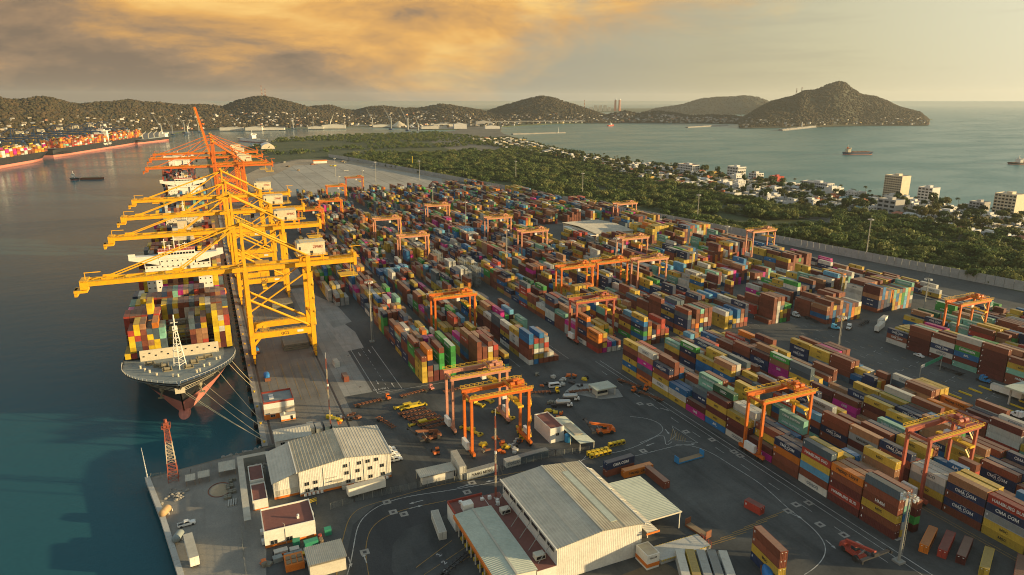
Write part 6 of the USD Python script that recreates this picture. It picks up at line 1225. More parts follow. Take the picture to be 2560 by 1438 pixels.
def chassis_proto(key, mat, L=12.4):
    P = stage.CreateClassPrim('/World/kind_chassis_' + key); m = M[mat]
    for s in (-1, 1): MB().box(s * .55 - .13, s * .55 + .13, -L / 2, L / 2, .95, 1.3).build('rail', m, P)
    for y in np.linspace(-L / 2 + .1, L / 2 - .1, 8): MB().box(-1.2, 1.2, y - .12, y + .12, 1.02, 1.36).build('cross_member', m, P)
    for s in (-1, 1): MB().box(s * .5 - .08, s * .5 + .08, L / 2 - 3.2, L / 2 - 3.0, .08, .95).build('landing_leg', M['steel_dark'], P)
    wheels(P, [(s * .95, y) for s in (-1, 1) for y in (-L / 2 + 1.2, -L / 2 + 2.4)], .48, .4)
    return P.GetPath()
PK = pickup_proto('white', 'truck_white'); CH = {'rust': chassis_proto('rust', 'rust'), 'dark': chassis_proto('dark', 'steel_dark')}
TR = {'orange': tractor_proto('orange', 'truck_orange', True), 'yellow': tractor_proto('yellow', 'machine_yellow', True), 'white': tractor_proto('white', 'truck_white'), 'blue': tractor_proto('blue', 'truck_blue'), 'sky': tractor_proto('sky', 'truck_sky'), 'darkred': tractor_proto('darkred', 'hull_red', True)}
for k in range(4): copy_of(PK, 'pickup_truck', f'white pickup truck parked at the office hall, {("nearest", "second", "third", "farthest")[k]} of four in line', 'pickup truck', (53.6 - k * .15, 226.4 + k * 2.9, .07), -88, 'pickups parked beside the office hall')
copy_of(PK, 'pickup_truck', 'white pickup truck standing on the gravel spit by the sea wall', 'pickup truck', (*at(467, 1314)[:2], .07), -84); copy_of(PK, 'pickup_truck', 'white pickup truck driving along the middle road beside tall maroon stacks', 'pickup truck', (332.0, 219.6, .07), 176)
def rig(u, v, rz, ch, tr, lab, load=None, tlab=None):
    p = at(u, v)[:2] if not isinstance(u, float) else np.array([u, v]); a = math.radians(rz); d = np.array([-math.sin(a), math.cos(a)])
    if ch: copy_of(CH[ch], 'container_chassis', lab, 'trailer', (*p, .07), rz, 'container chassis around the yard')
    if tr:
        q = p + d * (8.0 if ch else 0); copy_of(TR[tr], 'truck_tractor', tlab or lab, 'truck', (*q, .07), rz, 'truck tractors around the yard')
rig(920, 1012, -82, 'rust', 'orange', 'rusty skeletal chassis behind an orange tractor, left of the yellow spreaders', tlab='orange terminal tractor pulling a rusty chassis left of the yellow spreaders'); rig(1032, 988, -80, 'rust', 'darkred', 'rusty skeletal chassis behind the yellow spreaders, nearest the first block', tlab='dull red terminal tractor at the right end of the chassis by the first block')
rig(1140, 978, -84, 'rust', None, 'rusty chassis half hidden behind the salmon gantry crane'); rig(1342, 986, -106, 'rust', 'yellow', 'rusty chassis with a yellow tractor right of the gantry pair', tlab='yellow tractor left of the guard shelter'); rig(1455, 982, -100, 'rust', 'yellow', 'rusty chassis alongside the guard shelter', tlab='yellow tractor pulling the chassis at the guard shelter')
rig(1572, 963, -160, 'rust', 'orange', 'rusty chassis right of the guard shelter, nose towards the camera', tlab='orange tractor right of the guard shelter'); rig(1628, 996, 20, 'rust', 'orange', 'empty rusty chassis beside the front block', tlab='orange tractor head to head with another by the front block'); rig(965, 1062, -162, 'rust', None, 'short rusty chassis standing alone before the office hall pickups')
for k in range(6):
    x, y = 66.9 + k * 1.15, 263.0 - k * 3.45; rig(float(x + 3.5), float(y), -84, 'rust', None, f'rusty empty chassis, {ordn(k)} from the far end of the rank beside the gantry pair')
rig(1135, 1421, -58, 'dark', None, 'dark empty chassis backed into the numbered dock bays'); rig(1088, 1133, 178, None, 'orange', '', tlab='orange terminal tractor parked alone on dark asphalt'); rig(2030, 803, 170, 'dark', None, 'dark empty chassis behind the white truck by the depot stacks'); rig(1988, 792, -176, None, 'white', '', tlab='white long-nosed truck waiting beside the tall depot stacks'); rig(2085, 823, -150, None, 'sky', '', tlab='sky-blue long-nosed truck turning on the middle road'); rig(2122, 823, 118, None, 'white', '', tlab='white truck with a short maroon box, turning on the middle road'); rig(2458, 955, -176, None, 'blue', '', tlab='dark blue long-nosed truck on the right-hand road'); rig(2545, 1045, 4, None, 'white', '', tlab='white truck at the right edge beside the middle road'); rig(2375, 930, 4, 'dark', None, 'dark chassis carrying a short maroon box along the right-hand stacks'); rig(2160, 812, 112, 'dark', None, 'dark chassis under a short maroon box on the middle road')
def boxtrailer(u, v, rz, lab, mat='wall_white', L=13.0):
    p = at(u, v)[:2] if not isinstance(u, float) else (u, v); t = thing('box_trailer', lab, 'trailer', (*p, .07), rz); MB().box(-1.25, 1.25, -L / 2, L / 2, 1.1, 3.9).build('body', M[mat], t); MB().box(-1.27, 1.27, -L / 2 - .02, L / 2 + .02, 3.9, 3.97).build('roof', M['roof_metal'], t); MB().box(-.5, .5, -L / 2, L / 2, .8, 1.1).build('chassis', M['steel_dark'], t); wheels(t, [(s * .95, y) for s in (-1, 1) for y in (-L / 2 + 1.4, -L / 2 + 2.6)])
    for s in (-1, 1): MB().box(s * .62 - .56, s * .62 + .56, -L / 2 - .05, -L / 2 - .01, 1.2, 3.8).build('door', M[mat], t)
boxtrailer(481, 1392, 8, 'dirty white box trailer parked along the sea wall'); boxtrailer(917, 1233, -85, 'long white trailer along the fence below the office hall'); boxtrailer(2198, 826, -66, 'white refrigerated trailer on the middle road, nearer of two'); boxtrailer(2205, 810, -66, 'white refrigerated trailer on the middle road, farther of two'); boxtrailer(2515, 990, -176, 'white box trailer at the right edge beyond the green road sign')
t = thing('site_canopy', 'striped metal canopy over a white container by the workshop fence', 'canopy'); ribbed(57.0, 70.2, 205.6, 211.6, lambda x, y: 3.5, 'y', .7, .1).build('roof', M['roof_metal'], t); MB().box(58, 69.6, 206.4, 209.2, .07, 2.7).build('container_body', M['wall_white'], t)
for x in (57.2, 69.9):
    for y in (205.8, 211.3): MB().box(x - .08, x + .08, y - .08, y + .08, .06, 3.4).build('post', M['wall_cream'], t)
def tanker(u, v, rz, lab):
    p = at(u, v)[:2]; t = thing('tanker_truck', lab, 'tanker truck', (*p, .07), rz); c = trimesh.creation.capsule(height=5.6, radius=1.2, count=[14, 8]); c.apply_transform(trimesh.transformations.rotation_matrix(math.pi / 2, [1, 0, 0])); c.apply_scale([1, .86, 1]); MB().mesh(c, loc=(0, 1.0, 2.3)).build('tank', M['steel_tank'], t, smooth=True); MB().box(-.45, .45, -4.4, 4.6, .7, 1.1).build('chassis', M['steel_dark'], t)
    MB().add(*rounded(-1.15, 1.15, 2.6, 4.0, .7, 2.8, .1, .05, .3)).build('cab', M['truck_white'], t); MB().add(*rounded(-.9, .9, 4.0, 5.3, .7, 1.7, .1, 0, .3)).build('bonnet', M['truck_white'], t); MB().add(*rounded(-1.17, 1.17, 3.2, 3.98, 1.8, 2.5, .12, .05, .3)).build('window', M['window_dark'], t); wheels(t, [(s * 1.0, y) for s in (-1, 1) for y in (-3.4, -2.3, 4.2)])
    MB().cyl((0, -1.2, 3.4), .35, .25, 10).build('hatch', M['steel_tank'], t)
tanker(1402, 1017, -112, 'silver tanker truck with a white cab, nearer of the two'); tanker(1420, 1002, -112, 'silver tanker truck with a white cab, farther of the two')
p = at(1387, 969)[:2]; t = thing('minibus', 'white minibus beside the rubble island', 'van', (*p, .07), -100); MB().add(*rounded(-1.0, 1.0, -2.9, 2.9, .4, 2.4, .12, .1, .9)).build('body', M['truck_white'], t); MB().add(*rounded(-1.03, 1.03, -2.6, 2.3, 1.35, 2.1, .1, .05, .6)).build('window', M['window_dark'], t); wheels(t, ((-.85, 1.9), (.85, 1.9), (-.85, -1.9), (.85, -1.9)), .36, .26)
def reach(x, y, rz, mat, lab, load=None):
    t = thing('reach_stacker', lab, 'reach stacker', (x, y, .07), rz); m = M[mat]
    MB().box(-1.5, 1.5, -3.6, 3.0, .7, 1.6).build('chassis', m, t); MB().add(*rounded(-1.5, 1.5, -4.4, -2.4, .9, 2.5, .15, .3, .1)).build('counterweight', m, t); MB().add(*rounded(-.9, .9, -1.0, .9, 1.6, 3.5, .12, .15, .2)).build('cab', m, t); MB().add(*rounded(-.93, .93, -.8, .93, 2.2, 3.2, .12, .1, .2)).build('window', M['window_dark'], t)
    b = MB(); b.beam((0, -3.2, 3.0), (0, 6.4, 5.2), .8, .9); b.build('boom', m, t)
    for s in (-1, 1): MB().tube([(s * .5, 1.8, 1.4), (s * .5, 3.4, 4.2)], .16, 8).build('lift_cylinder', M['steel_tank'], t)
    sp = MB(); sp.box(-6.0, 6.0, 5.9, 6.9, 4.0, 4.4); sp.box(-6.1, -5.7, 5.5, 7.3, 3.6, 4.4); sp.box(5.7, 6.1, 5.5, 7.3, 3.6, 4.4); sp.box(-1, 1, 5.9, 7, 4.4, 5.2); sp.build('spreader', M['steel_dark'], t); wheels(t, ((-1.7, 2.0), (1.7, 2.0), (-2.2, 2.0), (2.2, 2.0), (-1.3, -2.8), (1.3, -2.8)), .85, .5)
reach(70.6, 237.4, 100, 'rust', 'rusty orange reach stacker beside the rank of empty chassis'); reach(136.2, 213.6, 78, 'truck_orange', 'orange reach stacker with its spreader raised, on the concrete triangle'); reach(163.4, 117.5, 180, 'parapet_red', 'red reach stacker gripping a brown container at the bottom edge')
put(163.4, 111.0, 1.0, 12.19, 2.7, 'brown', ('loose', ''), 90)
# flat racks, blue tarps, hatch covers, spreaders and odds and ends
def flatrack(x, y, rz, mat, lab, L=12.2):
    t = thing('flat_rack', lab, 'flat rack', (x, y, .07), rz); MB().box(-1.2, 1.2, -L / 2, L / 2, .1, .6).build('frame', M[mat], t); MB().box(-1.1, 1.1, -L / 2 + .3, L / 2 - .3, .6, .66).build('floor', M['timber'], t)
    for s in (-1, 1): MB().box(-1.2, 1.2, s * (L / 2 - .15) - .12, s * (L / 2 - .15) + .12, .6, 2.6).build('end_frame', M[mat], t)
flatrack(154.3, 182.6, -88, 'truck_blue', 'dark blue flat rack lying open on the asphalt'); flatrack(128.6, 145.6, 10, 'rust', 'rusty flat rack standing beside the canopy', 8.5)
def tarp(x, y, rz, lab, L=6.1, base='rust', w=2.5):
    t = thing('tarped_load', lab, 'tarped load', (x, y, .07), rz); MB().box(-w / 2, w / 2, -L / 2, L / 2, 0, 1.6).build('container_base', M[base], t); s = trimesh.creation.icosphere(3, 1.0); v = np.array(s.vertices); v *= 1 + .12 * (meshkit.noise(v * 2.2, 5)[:, None] - .5); v = np.sign(v) * np.abs(v) ** .7 * [w / 2 + .12, L / 2 * .92, 1.7]; v[:, 2] = np.maximum(v[:, 2], -.5); MB().add(v + [0, .2, 1.7], s.faces).build('tarpaulin', M['tarp_blue'], t, smooth=True)
tarp(16.9, 327.5, 2, 'bulky load under a blue tarpaulin on the quay in front of the crane'); tarp(15.3, 367.5, 4, 'load under a blue tarpaulin at the foot of the nearest crane', 5.0); tarp(131.2, 118.6, -34, 'long container with a crumpled blue tarpaulin beside the four-high stack', 11)
def hatch(x, y, n, lab, rz=0):
    t = thing('hatch_cover_stack', lab, 'hatch covers', (x, y, .075), rz)
    for k in range(n):
        h = MB().box(-6.6 + .15 * k, 6.6 - .1 * k, -6.4, 6.4, .1 + k * 1.15, 1.05 + k * 1.15).build('hatch_cover', M['hatch_grey'], t); s = MB()
        for xx in np.linspace(-6, 6, 7): s.box(xx - .1, xx + .1, -6.45, 6.45, .98 + k * 1.15, 1.08 + k * 1.15)
        s.build('stiffener', M['hatch_grey'], h, kind='stuff')
hatch(35.3, 370, 3, 'stack of ship hatch covers between the legs of the nearest crane'); hatch(37, 452, 3, 'stack of ship hatch covers behind the nearest crane on the quay'); hatch(36, 520, 3, 'farther stack of ship hatch covers beneath the second crane'); hatch(52, 500, 2, 'low stack of hatch covers outside the crane rails')
for k, (x, y) in enumerate(((70.5, 270.6), (72.5, 268.2), (71.8, 252.0))):
    t = thing('lifting_spreader', f'yellow lifting frame on the ground, {("farthest", "second", "nearest")[k]} of those beside the chassis rank', 'spreader', (x, y, .1), -84); MB().box(-.55, .55, -6, 6, .3, .8).build('main_beam', M['machine_yellow'], t)
    for s in (-1, 1): MB().box(-1.2, 1.2, s * 5.9 - .2, s * 5.9 + .2, .1, .8).build('end_beam', M['machine_yellow'], t)
    MB().box(-.9, .9, -1.8, 1.8, .8, 1.5).build('head_block', M['machine_yellow'], t)
for k, (u, v, rz) in enumerate(((1185, 1010, 30), (1207, 1000, 30), (1178, 1080, 24), (1258, 1040, 26), (1300, 1085, -20))):
    p = at(u, v)[:2]; t = thing('lifting_spreader', f'greasy yellow spreader lying under the parked gantry pair, {ordn(k)} from the left' if k < 2 else f'yellow spreader frame on the ground {("by the left gantry leg", "in the middle under the girders", "by the right gantry leg")[k - 2]}', 'spreader', (*p, .1), rz); MB().box(-.6, .6, -5.6, 5.6, .3, .9).box(-1.3, 1.3, -1.2, 1.2, .9, 1.8).build('main_beam', M['machine_yellow'], t)
    for s in (-1, 1): MB().box(-1.25, 1.25, s * 5.2 - .5, s * 5.2 + .5, .1, .9).build('end_beam', M['machine_yellow'], t)
r7 = np.random.default_rng(77)
for k in range(64):                        # scrap of the repair yard
    u, v = ((r7.uniform(1190, 1300), r7.uniform(1095, 1140)), (r7.uniform(1320, 1410), r7.uniform(1005, 1060)), (r7.uniform(1340, 1480), r7.uniform(938, 972)), (r7.uniform(660, 800), r7.uniform(1385, 1412)), (r7.uniform(820, 900), r7.uniform(1035, 1062)))[k % 5]
    p = at(u, v)[:2]; mt = ('rust', 'machine_yellow', 'hatch_grey', 'steel_dark', 'concrete_pale', 'truck_orange')[r7.integers(6)]; m = MB()
    for q in range(r7.integers(2, 5)): m.obox((r7.normal() * .7, r7.normal() * .7, r7.uniform(.2, .9)), r7.uniform(.4, 2.2, 3) * [1, 1, .6], r7.uniform(0, 180))
    m.build('machine_scrap', M[mt], move=(*p, .1), label=f'{ {"rust": "rusty", "machine_yellow": "yellow", "hatch_grey": "grey-brown", "steel_dark": "black", "concrete_pale": "pale", "truck_orange": "orange"}[mt] } heap of machine parts, {ordn(k // 5)} piece {("under the gantry pair", "by the white office block", "on the rubble island", "by the maroon-roofed building", "behind the office hall")[k % 5]}', cat='scrap', group='machine scrap of the repair yard')
t = thing('water_tank', 'round bright blue water tank beside the white office block', 'water tank'); MB().cyl((119.6, 213.6, .1), 1.35, 3.0, 18).build('shell', M['water_blue'], t, smooth=40); MB().cyl((119.6, 213.6, 3.1), 1.3, .5, 18, r2=.4).build('lid', M['water_blue'], t)
for k in range(14):
    x, y = (121.5 + (k % 5) * 1.9, 198.5 + (k // 5) * 2.1) if k < 10 else (132.5 + (k - 10) * 1.9, 203.0)
    t = thing('generator_set', f'yellow clip-on generator in the rank below the long shed, {ordn(k)} in the rank', 'generator', (x, y, .1), 0, 'yellow generators by the long shed'); MB().box(-.75, .75, -.6, .6, .1, 1.7).build('case', M['machine_yellow'], t); MB().box(-.6, .6, -.64, -.59, .3, 1.2).build('grille', M['wheel_black'], t)
for k, (x, y, c, w, h) in enumerate(((17.4, 187.8, 'green_box', 4.0, 1.7), (8.6, 187.0, 'concrete_pale', 3.8, 1.5), (12.4, 186.4, 'concrete_pale', 2.6, 1.4), (7.4, 184.4, 'deck_grey', 2.6, 1.3), (10.6, 184.2, 'deck_grey', 2.6, 1.3), (13.2, 184.6, 'deck_grey', 2.2, 1.2), (13.4, 190.0, 'darkgreen_bin', 2, 1.6), (23.0, 191.5, 'darkgreen_bin', 2.0, 1.9))):
    mt = M['green_box'] if 'bin' in c else M[c]; t = thing('equipment_box', f'{ {"green_box": "bright green", "concrete_pale": "pale", "deck_grey": "grey", "darkgreen_bin": "dark green"}[c] } equipment box outside the maroon-roofed building, {ordn(k)} of the clutter', 'box', (x, y, .07), rng.uniform(-8, 8)); MB().box(-w / 2, w / 2, -.9, .9, 0, h).build('body', mt, t); MB().box(-w / 2 - .05, w / 2 + .05, -.95, .95, h, h + .12).build('lid', mt, t)
for k in range(4): MB().cyl((20.4, 186.0 + k * 1.4, .07), .62, 1.1 + .2 * (k % 2), 12).build('cable_drum', M['timber' if k < 3 else 'parapet_red'], label=f'cable drum in the row by the building corner, {ordn(k)} from the bottom', cat='drum', group='cable drums by the building corner')
t = thing('pipe_rack', 'yellow tubular rack in front of the office hall', 'rack'); m = MB()
for y in (209.2, 210.0, 210.8): m.beam((17.8, y, 1.0), (22.6, y + 1.2, 1.0), .16)
for x in (18.2, 20.2, 22.2):
    for y in (209.4, 211): m.beam((x, y, .07), (x, y, 1.0), .12)
m.build('frame', M['machine_yellow'], t)
# fences of steel posts and mesh, bollards and fenders on the quay edge
def fence(name, label, pts, h=2.4, step=3.0, mat='fence_wire'):
    t = thing(name, label, 'fence'); pts = np.asarray(pts, float); w = MB()
    for a, b in zip(pts[:-1], pts[1:]):
        L = np.linalg.norm(b - a); n = max(1, int(L / step))
        for k in range(n + 1): p = a + (b - a) * k / n; MB().box(p[0] - .06, p[0] + .06, p[1] - .06, p[1] + .06, .06, h).build('post', M['galvanised'], t)
        for z in np.linspace(.3, h - .1, 6): w.beam((*a, z), (*b, z), .025)
        for k in range(int(L / .5)): p = a + (b - a) * k * .5 / L; w.beam((*p, .2), (*p, h - .1), .02)
    w.build('wire_mesh', M[mat], t, kind='stuff')
fence('wire_fence', 'grey wire fence along the shore behind the lean-to sheds', [(-29, 249.4), (-16, 246.8), (-2, 251.0)]); fence('wire_fence', 'grey wire fence along the winding road below the office hall', [(26, 204.5), (34, 205.8), (56, 205.4), (72, 203.2), (110, 205.6), (123, 203)]); fence('wire_fence', 'wire fence dividing the gravel spit from the offices', [(-1.2, 168), (-1.6, 190), (-1.4, 203)])
for k in range(30):
    y = 261 + k * 17.5; t = thing('bollard', f'yellow mooring bollard on the quay edge, {ordn(k)} from the near corner', 'bollard', (10.1, y, .28), 0, 'mooring bollards of the quay'); MB().cyl((0, 0, 0), .34, .55, 10).build('post', M['rail_yellow'], t); MB().cyl((0, 0, .5), .52, .2, 10).build('cap', M['rail_yellow'], t)
for k in range(26):
    y = 268 + k * 14.0; t = thing('quay_fender', f'black rubber fender on the quay face, {ordn(k)} from the near corner', 'fender', (8.3, y, -1.6), 0, 'fenders of the quay face'); MB().hcyl((0, -1.5, 0), (0, 1.5, 0), .85, 12).build('rubber', M['wheel_black'], t, smooth=40); MB().box(-.95, -.75, -1.3, 1.3, -1.2, 1.2).build('face_plate', M['hatch_grey'], t)
# green road sign over the middle road
t = thing('sign_gantry', 'green overhead road sign on two grey posts over the middle road', 'road sign')
for x, y in ((303.2, 198.6), (324.6, 203.0)): MB().cyl((x, y, .06), .22, 7.6, 8).build('post', M['galvanised'], t)
sg = MB(); sg.beam((302.6, 198.5, 7.0), (325.2, 203.1, 7.0), .3, .3); sg.build('cross_beam', M['galvanised'], t); MB().beam((306.5, 199.0, 7.0), (324.4, 202.7, 7.0), .14, 1.9).build('sign_panel', M['green_box'], t); MB().beam((302.9, 198.3, 7.0), (306.2, 198.95, 7.0), .14, 1.6).build('sign_panel', M['panel_white'], t)
t = thing('toll_canopy', 'pale canopy on posts at the right edge over the middle road', 'canopy'); MB().box(312, 332, 146, 166, 7.6, 8.4).build('roof', M['roof_green'], t)
for x, y in ((314, 164), (322, 164), (330, 164), (314, 148), (330, 148)): MB().box(x - .3, x + .3, y - .3, y + .3, .06, 7.6).build('post', M['concrete_pale'], t)
for k in range(8): MB().box(300 + (k % 4) * 7.2, 300.5 + (k % 4) * 7.2, 158 + (k // 4) * 18, 164 + (k // 4) * 18, .06, .7).build('lane_barrier', M['machine_yellow'], label=f'low yellow lane divider on the middle road, {ordn(k % 4)} lane of the {("nearer", "farther")[k // 4]} row', cat='barrier', group='lane dividers of the middle road')
# steel racks for cold boxes
def rack(x0, x1, y0, y1, lv, lab):
    t = thing('reefer_rack', lab, 'steel rack'); m = MB()
    for x in np.linspace(x0, x1, 3):
        for y in np.linspace(y0, y1, 6): MB().box(x - .12, x + .12, y - .12, y + .12, .06, lv * 2.75 + 1.1).build('post', M['galvanised'], t) if x in (x0, x1) and y in (y0, y1) else m.box(x - .08, x + .08, y - .08, y + .08, .06, lv * 2.75 + 1.1)
    for k in range(1, lv + 1):
        z = k * 2.75; MB().box(x0 - .1, x1 + .1, y0, y1, z - .1, z).build('deck', M['deck_grey'], t)
        for x in (x0, x1):
            for dz in (.55, 1.1): m.beam((x, y0, z + dz), (x, y1, z + dz), .09)
        for y in np.linspace(y0, y1, 6)[:-1]: m.beam((x0, y, z - 2.6), (x0, y + (y1 - y0) / 5, z), .09)
    m.build('railing', M['galvanised'], t)
for k, (x, y, lv) in enumerate(((169.6, 448, 5), (169.6, 474, 5), (169.2, 556, 4), (166.4, 634, 4), (160.2, 506, 5), (163, 590, 4), (166, 700, 4), (160, 720, 4))): rack(x, x + 3.0, y - 7, y + 7 if k < 4 else y + 10, lv, f'grey steel rack tower for cold boxes, {ordn(k)} from the near end of the rack lane')
# depot shed in the yard
t = thing('depot_shed', 'large grey arched-front shed standing among the block stacks', 'shed'); MB().box(331, 372, 546, 612, 0, 8.2).build('wall', M['wall_cream'], t); ribbed(330, 373, 545, 613, lambda x, y: 8.6 + 1.6 * (1 - abs(y - 579) / 34), 'x', 2.0, .15).build('roof', M['roof_metal'], t); MB().box(325, 331, 546, 600, 6.6, 7.2).build('front_awning', M['wall_white'], t)
for k in range(9): MB().box(330.9, 330.97, 548 + k * 5.6, 551.6 + k * 5.6, .1, 4.6).build('bay_door', M['steel_dark'], t)
# ------------------------------------------------------------------ boundary wall, railway, woods, village
ONES = ['', 'first', 'second', 'third', 'fourth', 'fifth', 'sixth', 'seventh', 'eighth', 'ninth']; TENS = ['', '', 'twenty', 'thirty', 'forty', 'fifty', 'sixty', 'seventy', 'eighty', 'ninety']
def nth(k):
    k += 1
    if k <= 20: return ORD1[k - 1]
    t, o = divmod(k, 10)
    return (TENS[t][:-1] + 'ieth') if o == 0 else TENS[t] + '-' + ONES[o]
paint('wall_panel', (.30, .31, .30), .85, .4, .15)
bwall = thing('boundary_wall', 'long grey concrete panel wall between the container terminal and the woods', 'wall')
WALL = [(y, wall_x(y)) for y in range(90, 1571, 6)]
for k, ((ya, xa), (yb, xb)) in enumerate(zip(WALL[:-1], WALL[1:])):
    MB().beam((xa, ya, 3.6), (xa + (xb - xa) * .965, ya + (yb - ya) * .965, 3.6), .3, 7.2).build('panel', M['wall_panel'], bwall)
MB().beam((298, 1566, 3.4), (272, 1668, 3.4), .3, 6.8).build('panel', M['concrete_pale'], bwall)
tr_ = MB()
for x in (443.6, 449.0, 454.4):
    for s in (-.72, .72): tr_.box(x + s - .06, x + s + .06, 60, 640, .06, .24)
tr_.build('railway_rails', M['steel_dark'], kind='structure'); flat('railway_bed', [(440, 60), (458.5, 60), (458.5, 640), (440, 640)], M['slab_concrete'], .055)
WG = stage.CreateClassPrim('/World/kind_wagon'); MB().box(-1.3, 1.3, -7, 7, .85, 1.12).build('deck', M['rust'], WG)
for y in (-5, 5): MB().box(-1.1, 1.1, y - 1.1, y + 1.1, .3, .85).build('bogie', M['steel_dark'], WG)
for (k, j, x, y) in WAGONS: copy_of(WG.GetPath(), 'railway_wagon', f'rusty flat wagon, {nth(k)} along the {("nearest", "middle", "farthest")[j]} track by the boundary wall', 'railway wagon', (x, y, 0), 0, 'container wagons on the railway')

def leaf_mat(key, ca, cb, cc):
    nodes = {'o': ('object_info', {}), 'g': ('geometry', {}), 'n': ('noise_texture', {'scale': .35, 'detail': 3.0}), 'nl': ('noise_texture', {'scale': .022, 'detail': 2.0}), 'al': ('math', {'math_type': 'multiply_add', 'value2': .75}), 'ad': ('math', {'math_type': 'multiply_add', 'value2': .35}), 'mu': ('math', {'math_type': 'multiply_add', 'value2': .5, 'value3': -.28}),
             'rmp': ('rgb_ramp', {'ramp': [(0.0, ca), (0.45, cb), (0.85, cc), (1.0, cc)]}), 'd': ('principled_bsdf', {'roughness': .65, 'specular_ior_level': .2}), 't': ('translucent_bsdf', {}), 'm': ('mix_closure', {'fac': .28})}
    M[key] = usdkit.material(stage, '/World/Looks/' + key, nodes, [('g.position', 'n.vector'), ('o.random', 'mu.value1'), ('n.fac', 'ad.value1'), ('g.position', 'nl.vector'), ('nl.fac', 'al.value1'), ('mu.value', 'al.value3'), ('al.value', 'ad.value3'), ('ad.value', 'rmp.fac'), ('rmp.color', 'd.base_color'), ('rmp.color', 't.color'), ('d.BSDF', 'm.closure1'), ('t.BSDF', 'm.closure2')], surface='m.closure')
leaf_mat('wood_leaves', (.034, .060, .018), (.085, .125, .034), (.185, .185, .060)); leaf_mat('garden_leaves', (.024, .046, .017), (.058, .088, .028), (.14, .125, .04)); leaf_mat('palm_leaves', (.030, .048, .018), (.065, .08, .03), (.11, .095, .04)); leaf_mat('hill_leaves', (.030, .036, .017), (.066, .055, .028), (.105, .072, .038))
paint('bark', (.12, .09, .06), .9, .4)
def crown(seed, rx, rz, n, leaf, lobes=7):
    """Leaf clumps spread over several overlapping boughs, thinner inside, with a ragged outline."""
    r = np.random.default_rng(seed); L_ = [(0, 0, rz * .1, 1.0)] + [(rx * .55 * math.cos(a), rx * .55 * math.sin(a), r.uniform(-.25, .45) * rz, r.uniform(.42, .72)) for a in r.uniform(0, 6.28, lobes)]
    P_, N_ = [], []
    for k in range(n):
        cx, cy, cz, s = L_[r.integers(len(L_))]; d = r.normal(size=3); d /= np.linalg.norm(d); d[2] = abs(d[2]) * 1.0 - .25 if d[2] < -.3 else d[2]
        q = np.array([cx, cy, cz]) + d * np.array([rx * .68, rx * .68, rz * .75]) * s * r.uniform(.82, 1.06); P_.append(q); N_.append(d + r.normal(size=3) * .45)
    P_, N_ = np.array(P_), np.array(N_); N_ /= np.linalg.norm(N_, axis=1, keepdims=True); a = np.cross(N_, r.normal(size=N_.shape)); a /= np.linalg.norm(a, axis=1, keepdims=True); b = np.cross(N_, a); s = leaf * r.uniform(.6, 1.4, (n, 1))
    v = np.stack([P_ - a * s, P_ - b * s * .7, P_ + a * s, P_ + b * s * .7], 1).reshape(-1, 3); return MB().add(v, np.arange(4 * n).reshape(-1, 4))
def scatter(name, label, pts, scales, protos, seed, mat):
    pi = UsdGeom.PointInstancer.Define(stage, path_of(name)); r = np.random.default_rng(seed); n = len(pts); tg = []
    for k, mb in enumerate(protos):
        m = mb.build('tree_form', mat, pi.GetPrim()); tg.append(m.GetPath())
    pi.CreatePrototypesRel().SetTargets(tg); pi.CreatePositionsAttr(Vt.Vec3fArray.FromNumpy(np.asarray(pts, np.float32))); pi.CreateProtoIndicesAttr(Vt.IntArray.FromNumpy(r.integers(0, len(protos), n).astype(np.int32)))
    pi.CreateScalesAttr(Vt.Vec3fArray.FromNumpy(np.asarray(scales, np.float32))); a = r.uniform(0, 2 * math.pi, n); q = np.zeros((n, 4), np.float32); q[:, 2] = np.sin(a / 2); q[:, 3] = np.cos(a / 2)
    pi.CreateOrientationsAttr(Vt.QuathArray([Gf.Quath(float(w), 0.0, 0.0, float(z)) for _, _, z, w in q])); return tag(pi, label, None, None, 'stuff')
VIL = [(672, 330), (688, 434), (700, 534), (674, 628), (664, 700), (660, 802), (669, 969), (696, 1143), (725, 1323), (752, 1561), (778, 1886), (842, 2336)]      # inner edge of the village
def vil_x(y): return float(np.interp(y, [p[1] for p in VIL], [p[0] for p in VIL]))
r8 = np.random.default_rng(88); pts, sc = [], []
for y in np.arange(180, 1660, 6.4):
    xa = wall_x(y) + 7 if y < 1560 else 310; xb = vil_x(y) + r8.uniform(-14, 22)
    for x in np.arange(xa, xb, 6.6):
        px_ = x + r8.normal() * 2.6; py_ = y + r8.normal() * 2.6
        u = to_pixel((px_, py_, 3)); 
        if u[2] < 0 or not (-60 < u[0] < 2640): continue
        gap = meshkit.noise(np.array([px_ / 60, py_ / 60, 0.0]), 9)
        if gap < .20: continue
        s = r8.choice([.62, .85, 1.1, 1.55], p=[.3, .38, .22, .10]) * r8.uniform(.85, 1.15) * (.75 + .7 * meshkit.noise(np.array([px_ / 35, py_ / 35, 3.0]), 4)); pts.append((px_, py_, 2.6 * s)); sc.append((s, s, s * r8.uniform(.85, 1.25)))
WOODF = [crown(500 + k, 4.4, 3.6, 230, .62) for k in range(6)]
scatter('mangrove_wood', 'dense green mangrove wood between the boundary wall and the village', pts, sc, WOODF, 1, M['wood_leaves'])
pts, sc = [], []
for k in range(5200):                                   # scrub and palm groves towards the harbour mouth
    y = r8.uniform(1600, 3050); x = r8.uniform(20, 1150)
    if not Point(x, y).within(Polygon(PEN)) or x > vil_x(min(y, 2336)) + 60 or (y < 1680 and x < 300): continue
    if meshkit.noise(np.array([x / 130, y / 130, 7.0]), 21) < .42 and y < 2300: continue
    s = r8.uniform(.6, 1.5); pts.append((x, y, 2.8 * s)); sc.append((s, s, s * 1.1))
